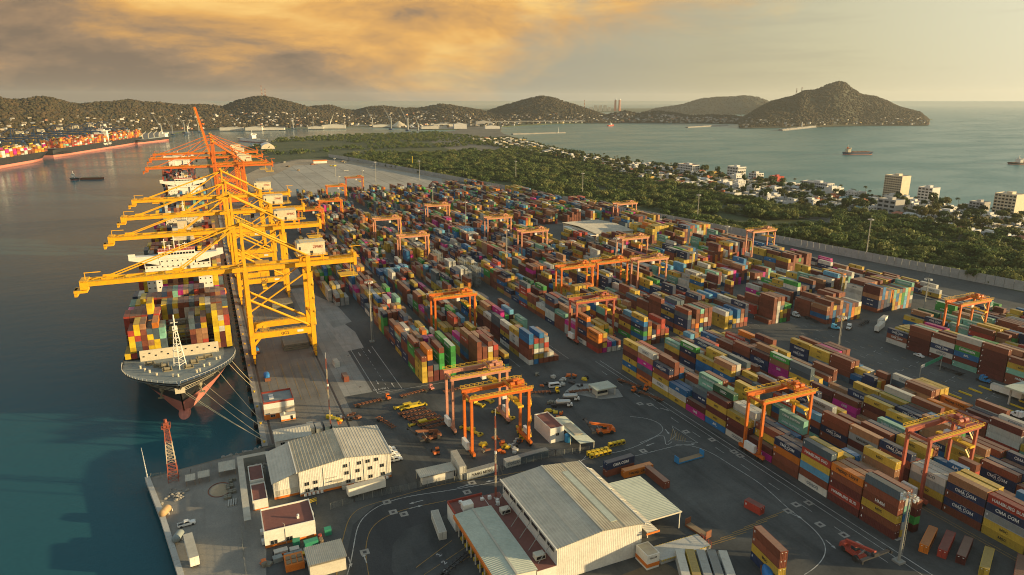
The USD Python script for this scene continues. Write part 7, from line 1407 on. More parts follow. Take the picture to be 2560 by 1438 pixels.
scatter('scrub_wood', 'scrubby green woods on the far end of the peninsula', pts, sc, [crown(520 + k, 4.6, 3.6, 110, .9) for k in range(4)], 2, M['wood_leaves'])
# houses of the village
paint('plaster_white', (.56, .55, .52), .8, .45, .2, (.36, .34, .30)); paint('plaster_cream', (.60, .52, .38), .8, .3, .2); paint('plaster_yellow', (.60, .40, .10), .8, .3, .2); paint('plaster_terracotta', (.42, .15, .08), .8, .3, .2); paint('plaster_blue', (.25, .42, .48), .8, .3, .2); paint('plaster_grey', (.36, .35, .33), .85, .4, .2); paint('plaster_red', (.40, .06, .04), .8, .3, .2); paint('tile_roof', (.32, .12, .065), .85, .5, .3); paint('flat_roof', (.42, .40, .36), .85, .5, .15, (.24, .22, .19))
def house_proto(k, mat, roof, w, d, h, gable=False, st=1):
    P = stage.CreateClassPrim(f'/World/kind_house_{k}'); wl = MB().box(-w / 2, w / 2, -d / 2, d / 2, 0, h).build('wall', M[mat], P)
    if gable:
        m = MB(); e = .5; zt = h + w * .22; m.add([(-w / 2 - e, -d / 2 - e, h - .1), (w / 2 + e, -d / 2 - e, h - .1), (w / 2 + e, d / 2 + e, h - .1), (-w / 2 - e, d / 2 + e, h - .1), (0, -d / 2 + w * .25, zt), (0, d / 2 - w * .25, zt)], [[0, 1, 4], [1, 2, 5], [1, 5, 4], [2, 3, 5], [3, 0, 4], [3, 4, 5]]); m.build('roof', M[roof], P)
    else:
        MB().box(-w / 2 + .2, w / 2 - .2, -d / 2 + .2, d / 2 - .2, h - .02, h + .06).build('roof', M[roof], P); p = MB()
        for a in ((-w / 2, w / 2, -d / 2, -d / 2 + .2), (-w / 2, w / 2, d / 2 - .2, d / 2), (-w / 2, -w / 2 + .2, -d / 2 + .2, d / 2 - .2), (w / 2 - .2, w / 2, -d / 2 + .2, d / 2 - .2)): p.box(*a, h, h + .7)
        p.build('parapet', M[mat], P); MB().cyl((w * .25, d * .2, h + .06), .55, 1.3, 10).build('water_tank', M['wheel_black'], P)
        if k % 2: MB().box(-w * .3, w * .1, -d * .2, d * .35, h + .06, h + 2.4).build('roof_room', M[mat], P)
    for s in range(st):
        for f in (-.3, .05, .33):
            MB().box(f * w - .65, f * w + .65, -d / 2 - .05, -d / 2 + .02, 1.0 + s * 3, 2.3 + s * 3).build('window', M['window_dark'], P); MB().box(-w / 2 - .05, -w / 2 + .02, f * d - .7, f * d + .7, 1.0 + s * 3, 2.3 + s * 3).build('window', M['window_dark'], P)
    MB().box(w * .42 - .5, w * .42 + .4, -d / 2 - .06, -d / 2 + .02, .05, 2.1).build('door', M['timber'], P); return P.GetPath()
HP = [house_proto(k, *a) for k, a in enumerate((('plaster_white', 'flat_roof', 10, 12, 3.6), ('plaster_white', 'flat_roof', 12, 10, 6.4, False, 2), ('plaster_white', 'flat_roof', 9, 9, 6.2, False, 2), ('plaster_white', 'plaster_white', 14, 11, 3.8), ('plaster_cream', 'flat_roof', 10, 11, 3.6), ('plaster_white', 'tile_roof', 11, 12, 3.4, True), ('plaster_white', 'plaster_grey', 10, 14, 3.4, True), ('plaster_grey', 'flat_roof', 11, 11, 3.6), ('plaster_yellow', 'flat_roof', 10, 10, 5.8, False, 2), ('plaster_terracotta', 'flat_roof', 11, 12, 3.8), ('plaster_blue', 'flat_roof', 10, 10, 3.6), ('plaster_white', 'plaster_white', 12, 16, 9.2, False, 3)))]
HW = ['white flat-roofed house', 'white two-storey house', 'white narrow two-storey house', 'white-roofed white house', 'cream flat-roofed house', 'white house under a red tiled roof', 'white house under a grey roof', 'grey concrete house', 'yellow two-storey house', 'terracotta house', 'pale blue house', 'white three-storey house']
LANES = ['lane along the beach', 'lane behind the beach road', 'middle lane', 'inner lane', 'lane by the woods', 'wood-side garden lane', 'outermost garden lane']
cells = []
for j, dx in enumerate((-16, -40, -66, -92, -120, -148, -172)):
    k = 0; y = 352 + r8.uniform(0, 8)
    while y < 2250:
        coast = float(np.interp(y, [-150, 200, 467, 719, 900, 1150, 1370, 1560, 1740, 1968, 2200, 2450], [870, 858, 851, 850, 848, 850, 842, 858, 890, 948, 1010, 1078])); x = coast + dx
        u = to_pixel((x, y, 0)); step = 15.5 if y < 900 else 19 if y < 1300 else 30
        if x > vil_x(y) + 6 and -20 < u[0] < 2600 and r8.random() < (.9 if y < 1000 else .72): cells.append((j, k, x + r8.normal() * 2, y + r8.normal() * 2))
        k += 1; y += step * r8.uniform(.85, 1.2)
BUSY = [(857, 637, 26), (748, 560, 20), (868, 598, 18), (842, 482, 24), (804, 1014, 22), (838, 927, 22), (838, 752, 26), (857, 853, 16)]
near = [c for c in cells if all(math.hypot(c[2] - a, c[3] - b) > d for a, b, d in BUSY)]; near.sort(key=lambda c: c[3])
for (j, k, x, y) in near[:285]:
    kk = int(r8.choice(12, p=[.15, .14, .10, .10, .11, .08, .08, .10, .04, .04, .02, .04]))
    copy_of(HP[kk], 'village_house', f'{HW[kk]}, {nth(k)} plot of the {LANES[j]}', 'house', (x, y, 0), r8.normal() * 5 + (90 if r8.random() < .3 else 0), 'village houses', scale=(r8.uniform(.85, 1.15),) * 3)
hm = MB(); tint = [(.50, .49, .46)] * 6 + [(.60, .52, .38)] * 3 + [(.42, .15, .08), (.60, .40, .10), (.36, .35, .33)]
for (j, k, x, y) in near[285:]:
    h = r8.uniform(3, 6.5); hm.obox((x, y, h / 2), (r8.uniform(8, 14), r8.uniform(8, 14), h), r8.normal() * 5, tint[r8.integers(len(tint))])
tinted('far_plaster', .8, .3, .1)
if hm.n: hm.build('far_village_houses', M['far_plaster'], label='crowd of small pale houses at the far end of the village', kind='stuff')
def block_house(name, label, x, y, w, d, h, mat, floors, cols, cold, rz=0, roofmat='flat_roof', balcony=False, blank=True):
    """Hotel or flats: windows floor by floor on the side towards the woods (-x) and, unless blank, on the near side (-y)."""
    t = thing(name, label, 'building', (x, y, 0), rz); wl = MB().box(-w / 2, w / 2, -d / 2, d / 2, 0, h).build('wall', M[mat], t); MB().box(-w / 2 + .3, w / 2 - .3, -d / 2 + .3, d / 2 - .3, h, h + .1).build('roof', M[roofmat], t); p = MB()
    for a in ((-w / 2, w / 2, -d / 2, -d / 2 + .3), (-w / 2, w / 2, d / 2 - .3, d / 2), (-w / 2, -w / 2 + .3, -d / 2 + .3, d / 2 - .3), (w / 2 - .3, w / 2, -d / 2 + .3, d / 2 - .3)): p.box(*a, h, h + .9)
    p.build('parapet', M[mat], t); fh = h / floors
    for f in range(floors):
        for c in range(cols):
            yy = -d / 2 + d * (c + .5) / cols; ww = d / cols * .34
            MB().box(-w / 2 - .06, -w / 2 + .02, yy - ww, yy + ww, f * fh + fh * .3, f * fh + fh * .8).build('window', M['window_dark'], wl)
            if balcony and c % 2: MB().box(-w / 2 - 1.3, -w / 2 - .06, yy - ww * 1.2, yy + ww * 1.2, f * fh + .1, f * fh + .3).build('balcony', M[mat], t)
        if not blank:
            for c in range(cold):
                xx = -w / 2 + w * (c + .5) / cold; ww = w / cold * .3; MB().box(xx - ww, xx + ww, -d / 2 - .06, -d / 2 + .02, f * fh + fh * .3, f * fh + fh * .78).build('window', M['window_dark'], wl)
    MB().box(-w * .2, w * .2, -d * .15, d * .1, h + .1, h + 3).build('stair_head', M[mat], t); return t
block_house('hotel_tower', 'tall unfinished hotel tower by the beach, grey floors and a blank sunlit end', 857, 637, 17, 26, 31, 'plaster_cream', 10, 8, 3, balcony=True); block_house('apartment_block', 'grey-green three-storey block with a blue glass front before the hotel tower', 748, 560, 16, 24, 15, 'plaster_grey', 3, 3, 2); block_house('hotel', 'stepped white hotel on the beach right of the tower', 868, 598, 15, 20, 19, 'plaster_white', 5, 4, 3); block_house('apartment_block', 'tan six-storey flats with balconies at the right edge of the beach', 842, 482, 18, 24, 26, 'plaster_cream', 7, 6, 3, balcony=True); block_house('apartment_block', 'lower grey flats beside the tan beach flats', 838, 512, 14, 16, 13, 'plaster_grey', 4, 4, 2)
block_house('hotel', 'white four-storey hotel with a dark red roof edge near the beach', 804, 1014, 16, 42, 17, 'plaster_white', 4, 9, 4, roofmat='tile_roof', blank=False); block_house('hotel', 'white four-storey hotel with a blank left wall on the beach', 838, 927, 18, 26, 19, 'plaster_white', 4, 4, 4, blank=False); block_house('hotel', 'long low white hotel facing the beach between palms', 838, 752, 14, 48, 11, 'plaster_white', 3, 12, 4, blank=False); block_house('villa', 'white villa with a dark hipped roof beside the red beach house', 842, 884, 16, 18, 12, 'plaster_white', 3, 3, 3, roofmat='hull_black', blank=False); block_house('beach_house', 'bright red beach house half hidden by palms', 857, 853, 14, 18, 9, 'plaster_red', 2, 3, 2); block_house('church', 'white chapel hall with a pale metal roof at the wood edge', 668, 742, 12, 20, 6, 'plaster_white', 1, 5, 2, roofmat='roof_metal')
# garden trees and palms
def tree_proto(k, h, rx, rz, n, leaf):
    P = stage.CreateClassPrim(f'/World/kind_tree_{k}'); m = MB(); m.tube([(0, 0, 0), (.15, .1, h * .35), (0, .1, h * .7)], .28, 7, r2=.14)
    for a in (0.4, 2.4, 4.5): m.tube([(.1, .1, h * .4), (rx * .45 * math.cos(a), rx * .45 * math.sin(a), h * .78)], .13, 5, r2=.05)
    m.build('trunk', M['bark'], P); c = crown(700 + k, rx, rz, n, leaf); c.build('crown', M['garden_leaves'], P, move=(0, 0, h * .8)); return P.GetPath()
TP = [tree_proto(k, *a) for k, a in enumerate(((6.5, 4.6, 3.2, 520, .55), (8.5, 5.5, 4.0, 600, .6), (5.0, 3.6, 2.8, 420, .5), (9.5, 4.4, 5.0, 560, .55)))]
TW = ['round dark green tree', 'broad spreading tree', 'small bushy tree', 'tall upright tree']; used_p = []
for k in range(330):
    y = 345 + (r8.random() ** 1.3) * 1150; x = r8.uniform(vil_x(y) - 6, 846 if y < 1500 else 880)
    u = to_pixel((x, y, 3))
    if not (0 < u[0] < 2580): continue
    kk = int(r8.integers(4)); hs = min(near, key=lambda c: (c[2] - x) ** 2 + (c[3] - y) ** 2); j = hs[0]
    if math.hypot(hs[2] - x, hs[3] - y) < 5: x = hs[2] - 9
    key = (kk, hs[1], j); nn = used_p.count(key); used_p.append(key)
    copy_of(TP[kk], 'garden_tree', f'{TW[kk]} beside the {nth(hs[1])} plot of the {LANES[j]}' + (('', ', second', ', third', ', fourth')[min(nn, 3)]), 'tree', (x, y, 0), r8.uniform(0, 360), 'garden trees of the village', scale=(r8.uniform(.95, 1.6),) * 3)
vg, vs_ = [], []
for k in range(3600):
    y = r8.uniform(340, 2300); x = r8.uniform(vil_x(y) - 10, 842 + max(0, (y - 1400) * .2))
    if any((c[2] - x) ** 2 + (c[3] - y) ** 2 < 46 for c in cells): continue
    s = r8.uniform(.45, 1.25); vg.append((x, y, 2.4 * s)); vs_.append((s, s, s * r8.uniform(.8, 1.3)))
scatter('village_greenery', 'shrubs and small trees filling the yards between the village houses', vg, vs_, [crown(560 + k, 3.6, 3.2, 150, .6) for k in range(4)], 12, M['garden_leaves'])
def palm_proto(k, h, lean):
    P = stage.CreateClassPrim(f'/World/kind_palm_{k}'); s = np.linspace(0, 1, 7); pt = np.c_[lean * s ** 2, 0.2 * np.sin(s * 3), h * s]; MB().tube(pt, .20, 6, r2=.11).build('trunk', M['bark'], P); r = np.random.default_rng(900 + k); top = pt[-1]
    m = MB()
    for a in np.linspace(0, 2 * math.pi, 15)[:-1]:
        e = r.uniform(.1, .9); L = r.uniform(2.6, 3.4); q = np.array([math.cos(a), math.sin(a), 0]); nrm = np.array([-q[1], q[0], 0]); prev = None
        for f in np.linspace(0, 1, 6):
            c = top + q * L * f * (1 - .12 * f) + np.array([0, 0, e * L * f * .8 - 1.9 * f * f * L * .55]); w_ = .62 * math.sin(math.pi * min(.97, f * .85 + .12))
            if prev is not None: m.quad(prev[0] - nrm * prev[1] - [0, 0, .15], c - nrm * w_ - [0, 0, .15], c, prev[0]); m.quad(prev[0], c, c + nrm * w_ - [0, 0, .15], prev[0] + nrm * prev[1] - [0, 0, .15])
            prev = (c, w_)
    m.build('fronds', M['palm_leaves'], P); return P.GetPath()
PP = [palm_proto(0, 9, .8), palm_proto(1, 11.5, 1.8), palm_proto(2, 7.5, .4)]
PWD = ['upright palm', 'tall leaning palm', 'short palm']; ky = 400.0
for k in range(96):
    ky += r8.uniform(6, 14) * (1 + k / 60); y = ky; coast = float(np.interp(y, [200, 467, 719, 900, 1150, 1370, 1560, 1740, 1968, 2200, 2450], [858, 851, 850, 848, 850, 842, 858, 890, 948, 1010, 1078])); x = coast - r8.uniform(2, 14) if k % 4 else coast - r8.uniform(40, 120); kk = k % 3
    copy_of(PP[kk], 'palm_tree', f'{PWD[kk]}, {nth(k)} along the beach from the near end', 'palm', (x, y, 0), r8.uniform(0, 360), 'palms along the beach', scale=(r8.uniform(.85, 1.2),) * 3)
flat('beach', [(850, 160), (866, 160), (859, 467), (858, 719), (856, 900), (858, 1150), (850, 1370), (866, 1560), (898, 1740), (956, 1968), (946, 1968), (886, 1740), (854, 1560), (838, 1370), (846, 1150), (844, 900), (846, 719), (847, 467)], M['beach_sand'], .03)
# works at the end of the terminal
for k in range(26):
    u, v = r8.uniform(690, 1130), r8.uniform(402, 430); p = at(u, v)
    if not (90 < p[0] < 330): continue
    m = MB(); n = r8.integers(1, 4)
    for q in range(n): m.obox((r8.normal() * 3, r8.normal() * 3, 1.2), (r8.uniform(2, 9), r8.uniform(2, 4), r8.uniform(1, 3)), r8.uniform(0, 180))
    m.build('site_material', M[('hatch_grey', 'timber', 'rust', 'concrete_pale', 'machine_yellow')[k % 5]], move=(p[0], p[1], .06), label=f'{("grey", "timber", "rusty", "pale concrete", "yellow")[k % 5]} building material on the unfinished paving, {nth(k)} of the scattered heaps', cat='building material', group='building material on the unfinished paving')
t = thing('site_office', 'white site office with an orange roof edge beyond the unfinished paving', 'building'); p = at(800, 408); MB().box(p[0] - 14, p[0] + 14, p[1] - 5, p[1] + 5, 0, 5).build('wall', M['wall_white'], t); MB().box(p[0] - 15, p[0] + 15, p[1] - 6, p[1] + 6, 5, 6.4).build('roof', M['band_orange'], t)
t = thing('drilling_rig', 'yellow drilling rig on the bare earth by the boundary wall', 'rig'); p = at(1032, 418); MB().beam((p[0], p[1], 0), (p[0], p[1], 22), 1.0).build('mast', M['machine_yellow'], t); MB().box(p[0] - 3, p[0] + 3, p[1] - 2, p[1] + 2, 0, 3).build('body', M['machine_yellow'], t)
# ------------------------------------------------------------------ the far shore: land, hills, harbour, ships
MAIN = [(-370, 1900), (-226, 2590), (-140, 2900), (-30, 3540), (354, 3516), (709, 3576), (820, 3560), (975, 3080), (1100, 3060), (1209, 3345), (1394, 3270), (1620, 3420), (1897, 3560), (2224, 3600), (2500, 3560), (2700, 3330), (3000, 3290), (3266, 3150), (3400, 3000), (3900, 3060), (4650, 3260), (4700, 4500), (5200, 6600), (7000, 9300), (3000, 10200), (-2500, 9800), (-4000, 6000), (-2000, 1500), (-560, 1000)]
land('mainland_ground', MAIN, M['low_scrub'], 0.0)
flat('lagoon', [at(u, v, .3)[:2] for u, v in ((1655, 293), (1760, 295), (1868, 292), (1862, 287), (1750, 287), (1660, 286))], M['sea_water'], .3); flat('lagoon', [at(u, v, .3)[:2] for u, v in ((1430, 287), (1640, 288), (1640, 281), (1500, 281))], M['sea_water'], .3)
flat('port_ground', [(-370, 1900), (-226, 2590), (-140, 2900), (-30, 3540), (354, 3516), (709, 3576), (820, 3560), (975, 3080), (1100, 3060), (1209, 3345), (1150, 3420), (900, 3760), (-120, 3720), (-330, 2900), (-520, 2000)], M['quay_concrete'], .06)
HT, HS, HB = [], [], MB(); r9 = np.random.default_rng(99); htint = [(.34, .33, .31)] * 6 + [(.30, .26, .20)] * 4 + [(.5, .48, .44)] * 2 + [(.40, .20, .12), (.50, .36, .16), (.34, .36, .38)]
def hill_mat(key, a, b, c):
    ground_mat(key, a, b, .006, fine=.05, c3=c)
hill_mat('hill_scrub', (.030, .034, .018), (.070, .052, .030), (.022, .032, .014)); hill_mat('island_scrub', (.032, .038, .020), (.070, .060, .032), (.020, .030, .016))
def hill(name, label, sky, D, Wf, Wb, mat, seed, trees=0, houses=0, hfrac=.45, n=150, m=46, curve_=0.0, rough=.22):
    sky = np.array(sky, float); us = np.linspace(sky[0, 0], sky[-1, 0], n); vs = np.interp(us, sky[:, 0], sky[:, 1]); V = np.zeros((n, m, 3)); ts = np.linspace(-1, 1, m)
    for i, (u, v) in enumerate(zip(us, vs)):
        d = _ray(u, v); hd_ = np.hypot(d[0], d[1]); dd = D[i * (len(D) - 1) // (n - 1)] if np.ndim(D) else D; dd = np.interp(i / (n - 1), np.linspace(0, 1, len(D)), D) if np.ndim(D) else D
        zt = CAM_H + d[2] / hd_ * dd; zt = max(zt, .5); q = d[:2] / hd_
        for j, tt in enumerate(ts):
            r_ = dd + (tt * Wf if tt < 0 else tt * Wb); sh = (1 - abs(tt) ** 1.5) ** 1.25 if abs(tt) < 1 else 0.0; V[i, j] = (*(q * r_), zt * sh)
    P_ = V.reshape(-1, 3); f1_ = meshkit.fbm(np.c_[P_[:, :2] / 230.0, np.full(len(P_), seed * 3.1)], 4, seed) - .5; f2_ = np.abs(meshkit.fbm(np.c_[P_[:, :2] / 120.0, np.full(len(P_), seed * 1.7)], 3, seed + 7) - .5)
    lift = np.minimum(P_[:, 2], 60); T = np.abs(np.tile(ts, n)); P_[:, 2] = np.where(P_[:, 2] > .6, P_[:, 2] + (f1_ * rough * 2 - f2_ * rough * 2.2 + rough * .3) * lift * np.clip(T * 2.2, 0, 1), -1.0)
    i, j = np.meshgrid(np.arange(n - 1), np.arange(m - 1), indexing='ij'); q = np.stack([i * m + j, (i + 1) * m + j, (i + 1) * m + j + 1, i * m + j + 1], -1).reshape(-1, 4)
    MB().add(P_, q).build(name, mat, smooth=True, label=label, kind='structure'); G_ = P_.reshape(n, m, 3)
    def pick(k, lo, hi, zmax):
        out = []
        for _ in range(k * 3):
            a, b = r9.uniform(0, n - 1.01), r9.uniform(lo, hi) * (m - 1.01); ia, ib = int(a), int(b); fa, fb = a - ia, b - ib; p = (G_[ia, ib] * (1 - fa) + G_[ia + 1, ib] * fa) * (1 - fb) + (G_[ia, ib + 1] * (1 - fa) + G_[ia + 1, ib + 1] * fa) * fb
            if p[2] > .5 and p[2] < zmax: out.append(p)
            if len(out) >= k: break
        return out
    for p in pick(trees, .02, .62, 1e9): s = r9.uniform(.7, 1.6); HT.append(p + [0, 0, 1.5 * s]); HS.append((s, s, s * r9.uniform(.8, 1.3)))
    zt = G_[..., 2].max()
    for p in pick(houses, .02, .30, zt * hfrac):
        h = r9.uniform(4, 8); HB.obox((p[0], p[1], p[2] + h / 2 - .5), (r9.uniform(8, 16), r9.uniform(7, 13), h), r9.uniform(0, 90), htint[r9.integers(len(htint))])
    return G_
hill('hills', 'wooded hill chain behind the container harbour on the left', [(-140, 300), (-80, 262), (0, 246), (20, 250), (50, 252), (85, 246), (110, 244), (140, 249), (170, 258), (200, 262), (235, 258), (280, 256), (325, 251), (360, 257), (400, 258), (450, 264), (500, 262), (545, 266), (580, 276), (640, 300)], [3000, 3300, 3900, 4300], 620, 700, M['hill_scrub'], 3, 5200, 170, .5)
hill('hills', 'dark wooded hill with radio masts on top in the middle distance', [(500, 300), (540, 276), (570, 262), (600, 251), (630, 244), (652, 241), (680, 245), (710, 252), (740, 260), (770, 268), (800, 276), (860, 300)], 4250, 560, 600, M['hill_scrub'], 5, 2600, 130, .45)
hill('hills', 'low wooded hills with scattered houses right of the mast hill', [(740, 300), (775, 268), (800, 265), (830, 264), (860, 275), (890, 277), (920, 268), (960, 266), (1010, 272), (1060, 270), (1100, 261), (1125, 263), (1150, 268), (1190, 274), (1240, 285), (1290, 300)], 4500, 480, 500, M['hill_scrub'], 8, 3200, 190, .55)
hill('hills', 'rounded brown hill by the bay with a road cut at its foot', [(1170, 300), (1205, 284), (1240, 271), (1280, 259), (1320, 248), (1355, 241), (1385, 245), (1410, 255), (1440, 264), (1470, 274), (1510, 287), (1550, 300)], 4650, 520, 560, M['hill_scrub'], 13, 3000, 150, .3)
hill('hills', 'small house-covered knolls along the bay shore', [(1490, 300), (1530, 284), (1565, 278), (1590, 284), (1620, 281), (1650, 278), (1690, 284), (1730, 290), (1780, 288), (1830, 290), (1900, 300)], 4500, 280, 300, M['hill_scrub'], 17, 1300, 330, .8)
hill('hills', 'distant blue-grey headland beyond the lagoon', [(1590, 288), (1640, 271), (1700, 263), (1735, 252), (1758, 246), (1780, 244), (1830, 242), (1860, 239), (1890, 242), (1915, 250), (1940, 264), (1980, 288)], 7400, 600, 800, M['island_scrub'], 23, 1600, 0)
hill('hills', 'steep green mountain at the end of the bay with radio towers on its shoulder', [(1850, 300), (1895, 272), (1930, 254), (1960, 247), (1985, 241), (2010, 229), (2040, 226), (2070, 213), (2095, 205), (2112, 207), (2130, 222), (2155, 238), (2185, 242), (2215, 252), (2245, 268), (2275, 276), (2300, 282), (2322, 301)], [4300, 4500, 4900, 5100], 780, 700, M['island_scrub'], 29, 6500, 130, .14, n=200, m=60, rough=.30)
# the low plain behind the bay and its crowd of houses
pl = Polygon(MAIN)
for k in range(900):
    u = r9.uniform(560, 1960); v = r9.uniform(290, 318); p = at(u, v)
    if not Point(p[0], p[1]).within(pl): continue
    h = r9.uniform(4, 10); HB.obox((p[0], p[1], h / 2), (r9.uniform(9, 22), r9.uniform(8, 16), h), r9.uniform(0, 90), htint[r9.integers(len(htint))])
for k in range(2600):
    u = r9.uniform(-20, 2000); v = r9.uniform(286, 322); p = at(u, v)
    if Point(p[0], p[1]).within(pl): s = r9.uniform(.8, 1.7); HT.append((p[0], p[1], 3 * s)); HS.append((s, s, s))
HB.build('hillside_houses', M['far_plaster'], label='crowd of small pale houses on the far hillsides and shore', kind='stuff')
def lump(seed): s = trimesh.creation.icosphere(1, 4.6); v = np.array(s.vertices) * (.75 + .5 * np.random.default_rng(seed).random((len(s.vertices), 1))); v[:, 2] *= .8; return MB().add(v, s.faces)
scatter('hill_woods', 'trees covering the far hills and shore', HT, HS, [lump(k) for k in range(5)], 3, M['hill_leaves'])
# harbour cranes, sheds and ships across the basin
hd0 = math.degrees(math.atan2(144, 690))
bc = quay_crane('quay_crane', 'dark blue quay crane behind the ship at the left edge, nearest of the blue ones', 0, 'crane_blue', house=True, group='blue quay cranes across the basin', bz=46, tip=-52, back=66, apex=70)
first = bc.GetPath(); BCP = []
for k in range(7):
    y = 1760 + k * 112; x = float(np.interp(y, [1700, 1900, 2590], [-412, -370, -226])) + 8; BCP.append((x, y))
bx = UsdGeom.Xformable(bc); bc.GetAttribute('xformOp:translate').Set((BCP[0][0], BCP[0][1], 0.0)); bc.GetAttribute('xformOp:rotateZ').Set(180 - hd0)
for k in range(1, 7): copy_of(first, 'quay_crane', f'dark blue quay crane across the basin, {nth(k)} from the left edge of the row', 'quay crane', (*BCP[k], 0), 180 - hd0, 'blue quay cranes across the basin')
paint('shed_pale', (.55, .53, .46), .7, .3, .05)
for k, (u, v, w, d, h, mt) in enumerate(((580, 326, 95, 40, 15, 'shed_pale'), (636, 326, 70, 42, 17, 'shed_pale'), (680, 325, 110, 36, 12, 'shed_pale'), (790, 322, 70, 40, 12, 'shed_pale'), (835, 321, 110, 36, 20, 'roof_metal'), (955, 318, 90, 44, 14, 'roof_green'), (1085, 322, 120, 40, 14, 'shed_pale'), (1110, 316, 110, 40, 14, 'shed_pale'), (1150, 322, 60, 34, 28, 'plaster_white'), (1230, 322, 70, 30, 16, 'plaster_white'), (1210, 312, 90, 30, 22, 'plaster_grey'), (60, 350, 110, 40, 14, 'shed_pale'), (250, 328, 120, 40, 12, 'shed_pale'))):
    p = at(u, v); t = thing('harbour_shed', f'pale harbour shed on the far quay, {nth(k)} of those from the mast hill rightwards' if k < 11 else f'pale harbour shed below the left hills, {("left", "right")[k - 11]} one', 'shed', (p[0], p[1], 0), -12); m = gable_box(-w / 2, w / 2, -d / 2, d / 2, h * .75, h); m.build('wall', M['shed_pale' if 'plaster' not in mt else mt], t)
    MB().add([(-w / 2 - 1, -d / 2 - 1, h * .75), (0, -d / 2 - 1, h + .3), (0, d / 2 + 1, h + .3), (-w / 2 - 1, d / 2 + 1, h * .75), (w / 2 + 1, -d / 2 - 1, h * .75), (w / 2 + 1, d / 2 + 1, h * .75)], [[0, 1, 2, 3], [1, 4, 5, 2]]).build('roof', M['roof_metal'], t)
p = at(998, 318); t = thing('cone_store', 'pale cone-roofed bulk store on the far quay', 'store', (p[0], p[1], 0)); MB().cyl((0, 0, 0), 36, 6, 20).build('wall', M['shed_pale'], t); MB().cyl((0, 0, 6), 37, 24, 20, r2=1.5).build('roof', M['roof_old'], t)
p = at(318, 330); t = thing('ore_heap', 'tan cone-shaped ore heap beside the red bulk carrier', 'heap', (p[0], p[1], 0)); MB().cyl((0, 0, 0), 60, 42, 24, r2=1).build('heap', M['sand_heap'], t, smooth=40)
HC = stage.CreateClassPrim('/World/kind_harbour_crane'); MB().box(-6, 6, -6, 6, 0, 5).build('base', M['crane_blue'], HC); MB().beam((0, 0, 5), (0, 0, 40), 3.0).build('tower', M['galvanised'], HC); MB().beam((0, 0, 26), (26, 4, 78), 2.0, 2.0, w2=.8, h2=.8).build('jib', M['galvanised'], HC); MB().beam((0, 0, 40), (20, 3, 66), .4).build('stay', M['galvanised'], HC)
for k, (u, v, rz, s) in enumerate(((405, 340, 140, 1.0), (432, 338, 160, .95), (462, 334, 150, 1.1), (470, 333, 30, .7), (498, 330, 100, .9), (733, 322, 40, .9), (783, 322, 60, .8), (827, 320, 20, .85), (932, 318, 130, 1.1), (978, 325, 135, 1.35), (1020, 328, 130, 1.3), (1018, 326, 40, .8), (1046, 328, 100, .8))):
    p = at(u, v); copy_of(HC.GetPath(), 'harbour_crane', f'slender grey harbour crane on the far quay, {nth(k)} from the left', 'harbour crane', (p[0], p[1], 0), rz, 'harbour cranes on the far quay', scale=(s, s, s))
def plain_ship(name, label, pa, pb, Bm, zd, boot, hullm, house_t, cat, hm='ship_white', derricks=0, hh=14, cargo_=None):
    pa, pb = np.array(pa[:2]), np.array(pb[:2]); L = np.linalg.norm(pb - pa); hd_ = math.degrees(math.atan2(*(pb - pa))); t = thing(name, label, cat, (pb[0], pb[1], SEA), -hd_)
    lo, _ = hull_part(L, Bm, -.6, boot, zd, L * .03, 20, 3); lo.build('boot_topping', M['hull_red'], t, smooth=40); up, V = hull_part(L, Bm, boot, zd, zd, L * .03, 20, 3); up.build('hull', M[hullm], t, smooth=40); hull_deck(V, zd - .3).build('deck', M['rust' if cargo_ else 'deck_grey'], t)
    y = -L * (1 - house_t); ho = MB().box(-Bm * .36, Bm * .36, y - L * .05, y + L * .05, zd - .5, zd + hh * .75).build('superstructure', M[hm], t); MB().box(-Bm * .48, Bm * .48, y + L * .01, y + L * .045, zd + hh * .75, zd + hh).build('wheelhouse', M[hm], t); MB().box(-Bm * .3, Bm * .3, y + L * .045, y + L * .05 + .2, zd + hh * .82, zd + hh * .93).build('window', M['window_dark'], ho)
    MB().cyl((0, y - L * .02, zd + hh), .6 * Bm / 20, hh * .7, 6).build('mast', M[hm], t); MB().box(-Bm * .1, Bm * .1, y - L * .045, y - L * .02, zd + hh * .7, zd + hh * 1.15).build('funnel', M['crane_orange' if hm == 'ship_cream' else hm], t)
    for k in range(derricks):
        yy = y + (L * .12 + L * .16 * k) * (1 if house_t < .5 else -1); MB().beam((0, yy, zd), (0, yy, zd + 14), 2.0).build('derrick_post', M['ship_cream'], t); MB().beam((0, yy, zd + 13), (2, yy + L * .09, zd + 22), 1.0).build('derrick_boom', M['ship_cream'], t)
    for k in range(4): yy = -L * (.22 + .14 * k) if house_t < .4 else -L * (.35 + .1 * k); MB().box(-Bm * .3, Bm * .3, yy - L * .05, yy + L * .05, zd - .3, zd + 1.4).build('hatch', M['rust' if cargo_ else 'deck_grey'], t)
    return t
plain_ship('bulk_carrier', 'red and black bulk carrier moored beyond the lettered container ship', at(338, 361, SEA), at(424, 350, SEA), 30, 13, 5, 'hull_black', .82, 'bulk carrier', derricks=4); plain_ship('tanker_ship', 'small dark tanker with a yellow bow stripe anchored alone in the bay', at(2109, 387, SEA), at(2182, 386, SEA), 16, 6.5, 1.2, 'crane_blue', .14, 'tanker', 'ship_cream', hh=11, cargo_=True); plain_ship('cargo_ship', 'dark cargo ship with a pale deckhouse at the right edge of the bay', at(2524, 411, SEA), at(2600, 410, SEA), 18, 4.0, 1.0, 'hull_black', .3, 'cargo ship', hh=9, cargo_=True)
